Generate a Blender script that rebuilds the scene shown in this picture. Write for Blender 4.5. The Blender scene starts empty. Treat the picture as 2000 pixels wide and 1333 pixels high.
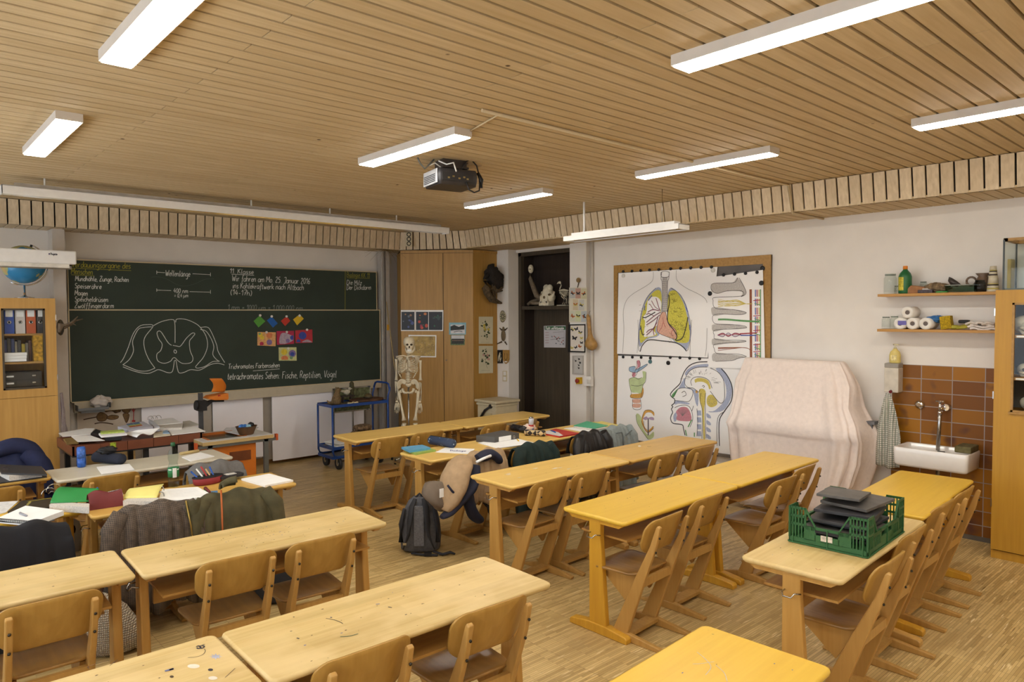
import bpy, math, random
from mathutils import Vector, Matrix
random.seed(7)
C = bpy.context.scene.collection
S = bpy.context.scene
PI = math.pi
# ---------------------------------------------------------------- camera, world, exposure
FPX, EYE = 1391.27554, Vector((0, 0, 2.0))
CM = [(0.7430062, -0.6692657, -0.0050165), (-0.0285458, -0.0242007, -0.9992995), (0.6686755, 0.742629, -0.037086)]
cam = bpy.data.cameras.new('camera'); cam.sensor_width = 36; cam.lens = FPX*36/2000
cam.clip_start = 0.05
co = bpy.data.objects.new('camera', cam); C.objects.link(co); S.camera = co
_r, _d, _f = (Vector(v) for v in CM)
mw = Matrix((_r, -_d, -_f)).transposed().to_4x4(); mw.translation = EYE
co.matrix_world = mw
w = bpy.data.worlds.new('world'); S.world = w; w.use_nodes = True
w.node_tree.nodes['Background'].inputs[0].default_value = (.88, .93, 1, 1)
w.node_tree.nodes['Background'].inputs[1].default_value = 2.3
S.view_settings.view_transform = 'Standard'; S.view_settings.look = 'None'
S.view_settings.gamma = 1; S.view_settings.use_curve_mapping = False
S.view_settings.exposure = 0.95
S.cycles.use_denoising = True
S.cycles.max_bounces = 10; S.cycles.diffuse_bounces = 6; S.cycles.transparent_max_bounces = 12
LAMP = 21.0        # emission of the lamp diffusers

def at(px, py, axis, val):
    """the point of the room that the photo shows at (px, py) on the plane axis = val"""
    v = Vector((px-1000, py-666.5, FPX))
    d = _r*v.x + _d*v.y + _f*v.z
    t = (val-EYE[axis])/d[axis]
    return EYE + d*t

# ---------------------------------------------------------------- materials
def lin(c):
    def g(u):
        u /= 255
        return u/12.92 if u <= .04045 else ((u+.055)/1.055)**2.4
    return (g(c[0]), g(c[1]), g(c[2]), 1)
def nodes(name):
    m = bpy.data.materials.new(name); m.use_nodes = True
    nt = m.node_tree; return m, nt, nt.nodes['Principled BSDF']
def N(nt, t, **kw):
    n = nt.nodes.new(t)
    for k, v in kw.items():
        if k.startswith('i_'): n.inputs[k[2:].replace('_', ' ')].default_value = v
        else: setattr(n, k, v)
    return n
def mix(nt, a, b, fac, mode='MIX'):
    n = nt.nodes.new('ShaderNodeMix'); n.data_type = 'RGBA'; n.blend_type = mode
    for i, x in ((0, fac), (6, a), (7, b)):
        if hasattr(x, 'is_output'): nt.links.new(x, n.inputs[i])
        else: n.inputs[i].default_value = x
    return n.outputs[2]
def ramp(nt, src, p0, p1):
    n = nt.nodes.new('ShaderNodeMapRange'); n.inputs[1].default_value = p0; n.inputs[2].default_value = p1
    nt.links.new(src, n.inputs[0]); return n.outputs[0]
def coords(nt, scale=(1, 1, 1), kind='Object'):
    t = nt.nodes.new('ShaderNodeTexCoord'); m = nt.nodes.new('ShaderNodeMapping')
    m.inputs['Scale'].default_value = scale; nt.links.new(t.outputs[kind], m.inputs[0]); return m.outputs[0]
def noise(nt, vec, scale, detail=3):
    n = N(nt, 'ShaderNodeTexNoise', i_Scale=scale, i_Detail=detail); nt.links.new(vec, n.inputs['Vector']); return n.outputs['Fac']
_mc = {}
def mat(name, col, rough=.55, metal=0, var=.12, scale=14, stretch=(1, 1, 1), bump=0, spec=.4):
    """painted / cloth / plastic / paper surface: one colour with a faint procedural mottling"""
    if name in _mc: return _mc[name]
    m, nt, b = nodes(name)
    vec = coords(nt, stretch)
    f = noise(nt, vec, scale)
    c = lin(col); dk = tuple(x*(1-var*1.6) for x in c[:3])+(1,); lt = tuple(min(1, x*(1+var)) for x in c[:3])+(1,)
    nt.links.new(mix(nt, dk, lt, ramp(nt, f, .25, .75)), b.inputs['Base Color'])
    b.inputs['Roughness'].default_value = rough; b.inputs['Metallic'].default_value = metal
    b.inputs['Specular IOR Level'].default_value = spec
    if bump:
        bp = N(nt, 'ShaderNodeBump', i_Strength=bump, i_Distance=.01)
        nt.links.new(noise(nt, vec, scale*3), bp.inputs['Height']); nt.links.new(bp.outputs[0], b.inputs['Normal'])
    _mc[name] = m; return m
def wood(name, col, dark, axis=0, rough=.4, grain=1.0, specks=0, worn=None, island=False, spec=.4, staves=0):
    if name in _mc: return _mc[name]
    m, nt, b = nodes(name)
    st = [38, 38, 38]; st[axis] = 2.2
    vec = coords(nt, st)
    f = noise(nt, vec, 1.0, 5)
    c = mix(nt, lin(dark), lin(col), ramp(nt, f, .5-.28/grain, .5+.18/grain))
    v1 = coords(nt, (1, 1, 1))
    big = noise(nt, v1, 3.2, 3)
    if staves:
        # glued staves of slightly different tone running along the board
        sv = N(nt, 'ShaderNodeTexBrick', offset=.5, i_Scale=1.0); nt.links.new(v1, sv.inputs['Vector'])
        sv.inputs['Brick Width'].default_value = .9; sv.inputs['Row Height'].default_value = .062; sv.inputs['Mortar Size'].default_value = 0
        sv.inputs['Color1'].default_value = (1, 1, 1, 1); sv.inputs['Color2'].default_value = (1-staves, 1-staves*1.1, 1-staves*1.3, 1)
        c = mix(nt, c, sv.outputs['Color'], 1.0, 'MULTIPLY')
    if worn: c = mix(nt, c, lin(worn), ramp(nt, big, .48, .72))
    if specks:
        vo = N(nt, 'ShaderNodeTexVoronoi', i_Scale=19.0, i_Randomness=1.0); nt.links.new(v1, vo.inputs['Vector'])
        a = ramp(nt, vo.outputs['Distance'], .12, .05)
        g = ramp(nt, noise(nt, v1, 6.0, 2), .56, .62)
        k = N(nt, 'ShaderNodeMath', operation='MULTIPLY'); nt.links.new(a, k.inputs[0]); nt.links.new(g, k.inputs[1])
        k2 = N(nt, 'ShaderNodeMath', operation='MULTIPLY'); nt.links.new(k.outputs[0], k2.inputs[0]); k2.inputs[1].default_value = specks
        c = mix(nt, c, lin((58, 48, 44)), k2.outputs[0])
    if island:
        gi = nt.nodes.new('ShaderNodeNewGeometry')
        c = mix(nt, c, lin(dark), ramp(nt, gi.outputs['Random Per Island'], .3, 1.9))
        vo = N(nt, 'ShaderNodeTexVoronoi', i_Scale=2.6, i_Randomness=1.0); nt.links.new(v1, vo.inputs['Vector'])
        c = mix(nt, c, lin((70, 48, 30)), ramp(nt, vo.outputs['Distance'], .045, .025))
    nt.links.new(c, b.inputs['Base Color'])
    b.inputs['Roughness'].default_value = rough; b.inputs['Specular IOR Level'].default_value = spec
    _mc[name] = m; return m
def glass(name, col=(252, 253, 253), rough=.02):
    """thin clear pane or bottle wall"""
    if name in _mc: return _mc[name]
    m, nt, b = nodes(name)
    tr = nt.nodes.new('ShaderNodeBsdfTransparent'); tr.inputs[0].default_value = lin(col)
    gl = nt.nodes.new('ShaderNodeBsdfGlossy'); gl.inputs['Roughness'].default_value = rough
    lw = nt.nodes.new('ShaderNodeLayerWeight'); lw.inputs[0].default_value = .35
    fr = N(nt, 'ShaderNodeMath', operation='MULTIPLY_ADD'); fr.inputs[1].default_value = .45; fr.inputs[2].default_value = .012
    pw = N(nt, 'ShaderNodeMath', operation='POWER'); pw.inputs[1].default_value = 2.5
    nt.links.new(lw.outputs['Facing'], pw.inputs[0]); nt.links.new(pw.outputs[0], fr.inputs[0])
    mx = nt.nodes.new('ShaderNodeMixShader')
    nt.links.new(fr.outputs[0], mx.inputs[0]); nt.links.new(tr.outputs[0], mx.inputs[1]); nt.links.new(gl.outputs[0], mx.inputs[2])
    nt.links.new(mx.outputs[0], nt.nodes['Material Output'].inputs[0])
    _mc[name] = m; return m
def emit(name, col, strength):
    m, nt, b = nodes(name)
    b.inputs['Base Color'].default_value = lin((240, 240, 240)); b.inputs['Emission Color'].default_value = lin(col)
    b.inputs['Emission Strength'].default_value = strength
    _mc[name] = m; return m
def checks(name, a, b_, scale, rough=.9, ax='X'):
    m, nt, b = nodes(name)
    vec = coords(nt, (1, 1, 1))
    w1 = N(nt, 'ShaderNodeTexWave', bands_direction=ax, i_Scale=scale, i_Distortion=.6)
    w2 = N(nt, 'ShaderNodeTexWave', bands_direction='Z', i_Scale=scale, i_Distortion=.6)
    for w_ in (w1, w2): nt.links.new(vec, w_.inputs['Vector'])
    mx = N(nt, 'ShaderNodeMath', operation='MAXIMUM')
    nt.links.new(ramp(nt, w1.outputs['Fac'], .82, .95), mx.inputs[0]); nt.links.new(ramp(nt, w2.outputs['Fac'], .82, .95), mx.inputs[1])
    c = mix(nt, lin(a), lin(b_), mx.outputs[0])
    nt.links.new(mix(nt, c, lin(tuple(x*.7 for x in a)), ramp(nt, noise(nt, vec, 30), .4, .9)), b.inputs['Base Color'])
    b.inputs['Roughness'].default_value = rough
    _mc[name] = m; return m

def flow(P, n=5):
    """Catmull-Rom through 3-d points"""
    P = [Vector(p) for p in P]; out = []
    for i in range(len(P)-1):
        a, b, c, d = P[max(i-1, 0)], P[i], P[i+1], P[min(i+2, len(P)-1)]
        for k in range(n):
            t = k/n; out.append(.5*((2*b)+(c-a)*t+(2*a-5*b+4*c-d)*t*t+(3*b-3*c+d-a)*t**3))
    return out+[P[-1]]
def flowr(R, n=5):
    return [R[i]+(R[i+1]-R[i])*k/n for i in range(len(R)-1) for k in range(n)]+[R[-1]]
# ---------------------------------------------------------------- mesh builder
class MB:
    def __init__(s): s.v, s.f, s.m, s.s = [], [], [], []
    def add(s, vs, fs, m=0, smooth=False, M=None):
        k = len(s.v)
        s.v += [tuple(M @ Vector(p)) if M else tuple(p) for p in vs]
        for q in fs: s.f.append([i+k for i in q]); s.m.append(m); s.s.append(smooth)
        return s
    def box(s, c, d, m=0, rz=0, M=None):
        x, y, z = (t/2 for t in d)
        R = Matrix.Translation(c) @ Matrix.Rotation(rz, 4, 'Z')
        if M: R = M @ R
        vs = [(a, b, e) for a in (-x, x) for b in (-y, y) for e in (-z, z)]
        return s.add(vs, [(0, 1, 3, 2), (4, 6, 7, 5), (0, 4, 5, 1), (2, 3, 7, 6), (0, 2, 6, 4), (1, 5, 7, 3)], m, False, R)
    def bb(s, lo, hi, m=0):
        return s.box(tuple((a+b)/2 for a, b in zip(lo, hi)), tuple(abs(b-a) for a, b in zip(lo, hi)), m)
    def prism(s, poly, h, fn, m=0, smooth=False):
        """poly (a, b) extruded over t in h, placed by fn(a, b, t)"""
        n = len(poly)
        vs = [fn(a, b, h[0]) for a, b in poly]+[fn(a, b, h[1]) for a, b in poly]
        fs = [tuple(range(n))[::-1], tuple(range(n, 2*n))]
        s.add(vs, fs, m); k = len(s.v)-2*n
        for i in range(n):
            j = (i+1) % n; s.f.append([k+i, k+j, k+n+j, k+n+i]); s.m.append(m); s.s.append(smooth)
        return s
    def rings(s, rs, m=0, smooth=True, caps=True):
        """closed rings of equal length joined in order"""
        n = len(rs[0]); k = len(s.v)
        for r in rs: s.v += [tuple(p) for p in r]
        for a in range(len(rs)-1):
            for i in range(n):
                j = (i+1) % n
                s.f.append([k+a*n+i, k+a*n+j, k+(a+1)*n+j, k+(a+1)*n+i]); s.m.append(m); s.s.append(smooth)
        if caps:
            s.f.append([k+i for i in range(n)][::-1]); s.m.append(m); s.s.append(False)
            s.f.append([k+(len(rs)-1)*n+i for i in range(n)]); s.m.append(m); s.s.append(False)
        return s
    def tube(s, pts, r, n=8, m=0, flat=1.0):
        """round bar along pts; r a number or one per point"""
        pts = [Vector(p) for p in pts]; R = r if hasattr(r, '__len__') else [r]*len(pts)
        rs = []; up = Vector((0, 0, 1))
        for i, p in enumerate(pts):
            t = (pts[min(i+1, len(pts)-1)]-pts[max(i-1, 0)]).normalized()
            a = t.cross(up)
            if a.length < .05: a = t.cross(Vector((0, 1, 0)))
            a.normalize(); b = a.cross(t).normalized()
            rs.append([p+(a*math.cos(2*PI*k/n)+b*flat*math.sin(2*PI*k/n))*R[i] for k in range(n)])
        return s.rings(rs, m)
    def lathe(s, prof, c=(0, 0, 0), n=20, m=0, M=None, sx=1, sy=1):
        c = Vector(c)
        rs = [[c+Vector((r*sx*math.cos(2*PI*k/n), r*sy*math.sin(2*PI*k/n), z)) for k in range(n)] for r, z in prof]
        if M: rs = [[M @ p for p in r] for r in rs]
        return s.rings(rs, m)
    def ball(s, c, r, n=12, m=0, M=None):
        """ellipsoid; r = (rx, ry, rz)"""
        if not hasattr(r, '__len__'): r = (r, r, r)
        k = max(5, n//2)
        pr = [(max(1e-3, math.sin(PI*i/k)), -math.cos(PI*i/k)) for i in range(k+1)]
        rs = [[Vector((c[0]+a*r[0]*math.cos(2*PI*j/n), c[1]+a*r[1]*math.sin(2*PI*j/n), c[2]+b*r[2])) for j in range(n)] for a, b in pr]
        if M: rs = [[M @ p for p in q] for q in rs]
        return s.rings(rs, m)
    def grid(s, fn, nu, nv, m=0, thick=0, smooth=True):
        """fn(u, v) -> point, u and v in 0..1; thick gives it a back side"""
        P = [[Vector(fn(i/nu, j/nv)) for j in range(nv+1)] for i in range(nu+1)]
        k = len(s.v); w_ = nv+1
        s.v += [tuple(p) for r in P for p in r]
        for i in range(nu):
            for j in range(nv):
                a = k+i*w_+j; s.f.append([a, a+w_, a+w_+1, a+1]); s.m.append(m); s.s.append(smooth)
        if thick:
            k2 = len(s.v)
            for i in range(nu+1):
                for j in range(nv+1):
                    du = P[min(i+1, nu)][j]-P[max(i-1, 0)][j]; dv = P[i][min(j+1, nv)]-P[i][max(j-1, 0)]
                    nn = du.cross(dv)
                    nn = nn.normalized() if nn.length > 1e-9 else Vector((0, 0, 1))
                    s.v.append(tuple(P[i][j]-nn*thick))
            for i in range(nu):
                for j in range(nv):
                    a = k2+i*w_+j; s.f.append([a, a+1, a+w_+1, a+w_]); s.m.append(m); s.s.append(smooth)
            edge = [(i, 0) for i in range(nu+1)]+[(nu, j) for j in range(1, nv+1)]+[(i, nv) for i in range(nu-1, -1, -1)]+[(0, j) for j in range(nv-1, 0, -1)]
            for q in range(len(edge)):
                (i, j), (i2, j2) = edge[q], edge[(q+1) % len(edge)]
                a, b = i*w_+j, i2*w_+j2
                s.f.append([k+b, k+a, k2+a, k2+b]); s.m.append(m); s.s.append(False)
        return s
    def build(s, name, mats, parent=None, world=False, bevel=0, sub=0, loc=None, keep=False):
        me = bpy.data.meshes.new(name)
        off = parent.location if (world and parent) else (loc if (world and loc) else None)
        vs = [tuple(Vector(p)-Vector(off)) for p in s.v] if off is not None else s.v
        me.from_pydata(vs, [], s.f)
        for m in (mats if isinstance(mats, (list, tuple)) else [mats]): me.materials.append(m)
        for p, m, sm in zip(me.polygons, s.m, s.s): p.material_index = m; p.use_smooth = sm
        me.validate(); me.update()
        o = bpy.data.objects.new(name, me); C.objects.link(o)
        if parent: o.parent = parent
        elif loc is not None: o.location = loc
        if bevel:
            b = o.modifiers.new('edge', 'BEVEL'); b.width = bevel; b.segments = 2; b.limit_method = 'ANGLE'; b.angle_limit = .7
        if sub:
            b = o.modifiers.new('smooth', 'SUBSURF'); b.levels = sub; b.render_levels = sub
        return o
def tag(o, label, cat, group=None, kind=None):
    o['label'] = label; o['category'] = cat
    if group: o['group'] = group
    if kind: o['kind'] = kind
    return o
def thing(name, label, cat, loc=(0, 0, 0), rz=0, group=None):
    o = bpy.data.objects.new(name, None); C.objects.link(o); o.empty_display_size = .1
    o.location = loc; o.rotation_euler = (0, 0, rz)
    return tag(o, label, cat, group)
def single(name, mb, m, label, cat, group=None, bevel=0, sub=0, loc=None):
    """a thing that is one mesh, given in room coordinates; its origin goes to the middle of its base"""
    if loc is None:
        xs, ys, zs = zip(*mb.v); loc = ((min(xs)+max(xs))/2, (min(ys)+max(ys))/2, min(zs))
    o = mb.build(name, m, None, True, bevel, sub, Vector(loc))
    return tag(o, label, cat, group)
def struct(name, mb, m, bevel=0):
    o = mb.build(name, m, bevel=bevel); o['kind'] = 'structure'; return o
def dup(root, loc, rz, label, group=None):
    r = root.copy(); C.objects.link(r); r.location = loc; r.rotation_euler = (0, 0, rz); r['label'] = label
    if group: r['group'] = group
    for ch in list(root.children):
        c = ch.copy(); C.objects.link(c); c.parent = r
        for g in list(ch.children):
            d = g.copy(); C.objects.link(d); d.parent = c
    return r
def rrect(L, W, r, n=5):
    P = []
    for cx, cy, a0 in ((L/2-r, W/2-r, 0), (-L/2+r, W/2-r, 90), (-L/2+r, -W/2+r, 180), (L/2-r, -W/2+r, 270)):
        for i in range(n+1):
            a = math.radians(a0+90*i/n); P.append((cx+r*math.cos(a), cy+r*math.sin(a)))
    return P
def slab(mb, L, W, r, z0, z1, e=.01, m=0, c=(0, 0), n=5):
    """flat board with rounded corners and a rounded nose"""
    def ring(k, z): return [(c[0]+x, c[1]+y, z) for x, y in rrect(L-2*k, W-2*k, max(r-k, .002), n)]
    t = z1-z0
    return mb.rings([ring(e, z0), ring(e*.25, z0+t*.3), ring(0, z0+t*.6), ring(e*.3, z1-t*.12), ring(e, z1)], m)
# ---------------------------------------------------------------- shared materials
WHITE = mat('white_metal', (232, 230, 226), .35, var=.03)
WALLM = mat('plaster', (228, 223, 216), .9, var=.035, scale=3, bump=.03)
WALLB = mat('plaster_board_wall', (222, 216, 208), .9, var=.04, scale=3)
CEILM = wood('ceiling_boards', (212, 192, 156), (184, 160, 120), 0, .6, .8, island=True, spec=.2)
CEILY = wood('soffit_boards_upright', (228, 211, 182), (192, 172, 140), 2, .6, .8, island=True, spec=.2)
CEILU = wood('soffit_boards_under', (218, 201, 172), (192, 172, 140), 1, .6, .8, island=True, spec=.2)
VOID = mat('dark_gap', (14, 10, 8), .9, var=.05)
OAK = wood('oak_veneer', (180, 138, 70), (160, 120, 58), 2, .42, 1.0)
OAKY = wood('honey_veneer', (188, 142, 50), (174, 128, 42), 2, .4, .9)
OAKX = wood('oak_edge', (176, 136, 74), (150, 112, 56), 0, .45)
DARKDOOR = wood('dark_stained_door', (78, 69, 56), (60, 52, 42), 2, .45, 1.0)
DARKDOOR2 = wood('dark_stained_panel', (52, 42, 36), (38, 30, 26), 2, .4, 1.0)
METAL = mat('steel', (180, 180, 180), .25, metal=1, var=.05)
CHROME = mat('chrome', (225, 225, 228), .08, metal=1, var=.02)
BLACKM = mat('black_plastic', (26, 26, 28), .5, var=.1)
GREYM = mat('grey_metal', (96, 96, 90), .5, var=.08)
PAPER = mat('paper', (242, 242, 240), .85, var=.02)
DRAWP = mat('drawing_paper', (248, 247, 246), .85, var=.012, scale=2)
CREAM = mat('cream_paint', (205, 192, 160), .5, var=.06)
INK = mat('black_ink', (40, 38, 40), .8, var=.05)

# floor: narrow parquet strips laid in bands
def floor_mat():
    m, nt, b = nodes('strip_parquet')
    v = coords(nt, (1, 1, 1))
    br = N(nt, 'ShaderNodeTexBrick', offset=.37, offset_frequency=2, squash=1, i_Scale=1.0)
    br.inputs['Brick Width'].default_value = .21; br.inputs['Row Height'].default_value = .0165
    br.inputs['Mortar Size'].default_value = .0007; br.inputs['Mortar Smooth'].default_value = .2; br.inputs['Bias'].default_value = -.1
    br.inputs['Color1'].default_value = lin((212, 184, 126)); br.inputs['Color2'].default_value = lin((168, 140, 88)); br.inputs['Mortar'].default_value = lin((100, 78, 46))
    nt.links.new(v, br.inputs['Vector'])
    c = br.outputs['Color']
    f = noise(nt, coords(nt, (5.2, 66, 1)), 1.0, 1)
    c = mix(nt, c, lin((238, 218, 170)), ramp(nt, f, .66, .74))
    f2 = noise(nt, coords(nt, (4.6, 61, 1)), 1.0, 1)
    c = mix(nt, c, lin((130, 102, 60)), ramp(nt, f2, .68, .8))
    # band joints across the strips
    w1 = N(nt, 'ShaderNodeTexBrick', offset=0, i_Scale=1.0)
    w1.inputs['Brick Width'].default_value = .42; w1.inputs['Row Height'].default_value = .30; w1.inputs['Mortar Size'].default_value = .0013
    w1.inputs['Color1'].default_value = w1.inputs['Color2'].default_value = (1, 1, 1, 1); w1.inputs['Mortar'].default_value = (.62, .56, .5, 1)
    nt.links.new(v, w1.inputs['Vector'])
    c = mix(nt, c, w1.outputs['Color'], 1.0, 'MULTIPLY')
    big = noise(nt, v, 1.1, 3)
    c = mix(nt, c, lin((168, 142, 96)), ramp(nt, big, .45, .9))
    nt.links.new(c, b.inputs['Base Color'])
    b.inputs['Roughness'].default_value = .34; b.inputs['Specular IOR Level'].default_value = .35
    return m
XR, YB, ZC, ZS = 7.16, 9.35, 3.21, 2.957
XL, YF = -1.6, -2.2
struct('floor', MB().bb((XL-.2, YF-.2, -.1), (XR+.6, YB+.4, 0)), floor_mat())
# walls
struct('wall_back', MB().bb((XL, YB, 0), (XR+.6, YB+.2, ZC+.4)), WALLB)
wr = MB()
wr.bb((XR, YF, 0), (XR+.2, 6.385, ZC+.4)); wr.bb((XR, 7.85, 0), (XR+.2, YB, ZC+.4)); wr.bb((XR, 6.385, 2.915), (XR+.2, 7.85, ZC+.4))
struct('wall_right', wr, WALLM)
wl = MB(); wl.bb((XL-.2, YF, 0), (XL, YB, .8)); wl.bb((XL-.2, YF, 2.85), (XL, YB, ZC+.4))
wy = [YF, -1.6, .3, .5, 2.4, 2.6, 4.5, 4.7, 6.6, 6.8, 8.7, YB]
for a, b in zip(wy[::2], wy[1::2]): wl.bb((XL-.2, a, .8), (XL, b, 2.85))
struct('wall_left', wl, WALLM)
PANE = glass('window_glass')
for i, (a, b) in enumerate(zip(wy[1::2], wy[2::2])):  # unseen windows, added so soft daylight brightens the walls and ceiling
    f = MB()
    for q in (a+.03, (a+b)/2, b-.03): f.bb((XL-.13, q-.03, .8), (XL-.07, q+.03, 2.85))
    for q in (.83, 2.82): f.bb((XL-.13, a, q-.03), (XL-.07, b, q+.03))
    wo = struct('window_%d' % (i+1), f, WHITE)
    MB().bb((XL-.102, a+.05, .85), (XL-.098, b-.05, 2.8)).build('pane', PANE, wo)
struct('wall_front', MB().bb((XL, YF-.2, 0), (XR+.2, YF, ZC+.4)), WALLM)
# ceiling boards with open joints
cb = MB()
cb.bb((XL, YF, ZC+.07), (XR+.2, YB, ZC+.12), 1)
p = .103; k = 0; y = YF+.02
while y < 8.9:
    js = [2.47+2.3*i for i in (-2, -1, 0, 1, 2)] if k % 2 else [3.6+2.3*i for i in (-3, -2, -1, 0, 1)]
    xe = 6.75
    xs = [XL]+[j for j in js if XL < j < xe]+[xe]
    for a, b in zip(xs, xs[1:]):
        cb.bb((a+.0025, y, ZC), (b-.0025, y+p-.017, ZC+.024), 0)
    y += p; k += 1
struct('ceiling', cb, [CEILM, VOID])
# lowered edges of the ceiling: slightly raked upright boards, boards across underneath
def Xb(y): return 6.55-(y-1.5)*.022
def soffit_run(n, a, b, a2, b2, inward):
    """upright boards between bottom points a-b; the top edge a2-b2"""
    s_ = MB(); a, b, a2, b2 = (Vector(q) for q in (a, b, a2, b2)); L = (b-a).length; k = int(L/.103); d = (b-a)/L
    for i in range(k+1):
        t0, t1 = (i*.103+.0075)/L, min(1, ((i+1)*.103-.0075)/L)
        if t1 <= t0: continue
        q = [a.lerp(b, t0), a.lerp(b, t1), a2.lerp(b2, t1), a2.lerp(b2, t0)]
        iv = Vector(inward)*.018
        s_.add([*q, *[x+iv for x in q]], [(0, 1, 2, 3), (7, 6, 5, 4), (0, 4, 5, 1), (1, 5, 6, 2), (2, 6, 7, 3), (3, 7, 4, 0)], 0)
    iv = Vector(inward)
    q = [a+iv*.03, b+iv*.03, b2+iv*.03, a2+iv*.03]
    s_.add([*q, *[x+iv*.01 for x in q]], [(0, 1, 2, 3), (7, 6, 5, 4), (0, 4, 5, 1), (1, 5, 6, 2), (2, 6, 7, 3), (3, 7, 4, 0)], 1)
    return struct('trim_%d' % n, s_, [CEILY, VOID])
Zt = ZC-.006
P1, P2, P3, P4, P5 = (XL, 8.92, ZS), (5.80, 8.90, ZS), (6.44, 8.10, ZS), (Xb(8.1), 8.1, ZS), (Xb(YF), YF, ZS)
soffit_run(1, P1, P2, (XL, 8.84, Zt), (5.77, 8.825, Zt), (0, 1, 0))
soffit_run(2, P2, (6.42, 8.09, ZS), (5.77, 8.825, Zt), (6.34, 8.05, Zt), (.7, .7, 0))
soffit_run(3, (6.42, 8.09, ZS), P5, (6.34, 8.05, Zt), (Xb(YF)-.1, YF, Zt), (1, 0, 0))
u = MB()
y = YF+.03
while y < 8.1:
    u.bb((Xb(y)+.005, y+.006, ZS), (XR, y+.097, ZS+.018)); y += .103
u.bb((Xb(YF)-.05+.1, YF, ZS+.03), (XR, 9.3, ZS+.04), 1)
u.bb((6.45, 8.12, ZS), (XR, YB, ZS+.018))
u2 = MB(); x = XL
while x < 5.8:
    u2.bb((x+.006, 8.92, ZS), (x+.097, YB, ZS+.018)); x += .103
u2.bb((5.82, 8.92, ZS), (6.6, YB, ZS+.018)); u2.bb((XL, 8.96, ZS+.03), (6.6, YB, ZS+.04), 1)
struct('trim_4', u, [CEILM, VOID]); struct('trim_5', u2, [CEILU, VOID])
# columns beside the door, white post left of the board, tiled wall behind the sink
struct('trim_6', MB().bb((7.0, 7.849, 0), (XR, 8.5, ZS)), WALLM)
struct('trim_7', MB().bb((7.08, 6.385, 0), (XR, 6.683, ZS)), WALLM)
pa, pb = at(103, 500, 1, 9.1), at(127, 500, 1, 9.1)
struct('trim_8', MB().bb((pa.x, 9.1, 0), (pb.x, YB, ZS)), mat('post_paint', (200, 192, 182), .6, var=.03))
def tile_mat():
    m, nt, b = nodes('brown_tiles')
    v = coords(nt, (1, 1, 1))
    sp = nt.nodes.new('ShaderNodeSeparateXYZ'); nt.links.new(v, sp.inputs[0])
    cbn = nt.nodes.new('ShaderNodeCombineXYZ'); nt.links.new(sp.outputs[1], cbn.inputs[0]); nt.links.new(sp.outputs[2], cbn.inputs[1])
    br = N(nt, 'ShaderNodeTexBrick', offset=0, i_Scale=1.0)
    br.inputs['Brick Width'].default_value = .2525; br.inputs['Row Height'].default_value = .1255; br.inputs['Mortar Size'].default_value = .0035
    br.inputs['Mortar Smooth'].default_value = 0.0
    br.inputs['Color1'].default_value = lin((160, 106, 22)); br.inputs['Color2'].default_value = lin((112, 66, 20)); br.inputs['Mortar'].default_value = lin((150, 140, 132))
    nt.links.new(cbn.outputs[0], br.inputs['Vector'])
    f = noise(nt, v, 5, 2)
    c = mix(nt, br.outputs['Color'], lin((86, 52, 36)), ramp(nt, f, .58, .74))
    c = mix(nt, c, lin((150, 140, 132)), br.outputs['Fac'])
    nt.links.new(c, b.inputs['Base Color']); b.inputs['Roughness'].default_value = .4; b.inputs['Specular IOR Level'].default_value = .25
    return m
tb = MB().bb((XR-.012, 1.55, .02), (XR, 2.581, 1.518))
o = tb.build('trim_9', tile_mat(), loc=(XR, 2.583, .012), world=True); o['kind'] = 'structure'
bs = mat('baseboard_paint', (140, 120, 92), .6)
struct('baseboard_back', MB().bb((XL, YB-.02, 0), (6.9, YB, .085)), wood('baseboard_wood', (140, 104, 58), (112, 80, 42), 0, .5))
struct('baseboard_right', MB().bb((XR-.02, 1.5, 0), (XR, 6.38, .04)), mat('grey_skirting', (92, 84, 74), .6))

# ---------------------------------------------------------------- ceiling lamps
DIFF = emit('lamp_diffuser', (255, 250, 240), LAMP)
def ceiling_lamp(x, y, label):
    t = thing('ceiling_lamp', label, 'ceiling lamp', (x, y, ZC-.05), 0, 'surface mounted strip lamps')
    h = MB(); L, W = 1.22, .142
    for sx in (-1, 1): h.box((sx*(W/2-.004), 0, .025), (.008, L, .05))
    for sy in (-1, 1): h.box((0, sy*(L/2-.004), .025), (W-.016, .008, .05))
    h.box((0, 0, .046), (W-.016, L-.016, .008))
    h.build('housing', mat('lamp_housing', (206, 199, 190), .5, var=.03), t)
    d = MB().box((0, 0, .004), (W-.018, L-.018, .02)); d.build('diffuser', DIFF, t)
    return t
for x, y, l in ((.875, 3.08, 'white strip lamp cut by the upper frame edge, nearest the projection screen side'),
                (.91, 5.52, 'white strip lamp on the ceiling in front of the globe cupboard'),
                (2.89, 4.28, 'white strip lamp on the ceiling just before the projector'),
                (4.87, 5.49, 'smallest looking strip lamp, beyond the projector towards the corner cupboard'),
                (4.92, 3.21, 'white strip lamp with a white conduit meeting its middle'),
                (2.89, 1.40, 'largest looking long strip lamp above the yellow desks'),
                (4.94, 1.06, 'strip lamp cut by the frame near the wooden bulkhead above the sink'),
                (.9, .6, 'strip lamp on the ceiling above the camera'), (2.9, -1.0, 'strip lamp on the ceiling behind the camera'), (4.9, -1.2, 'strip lamp on the ceiling at the rear of the room')):
    ceiling_lamp(x, y, l)

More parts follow.
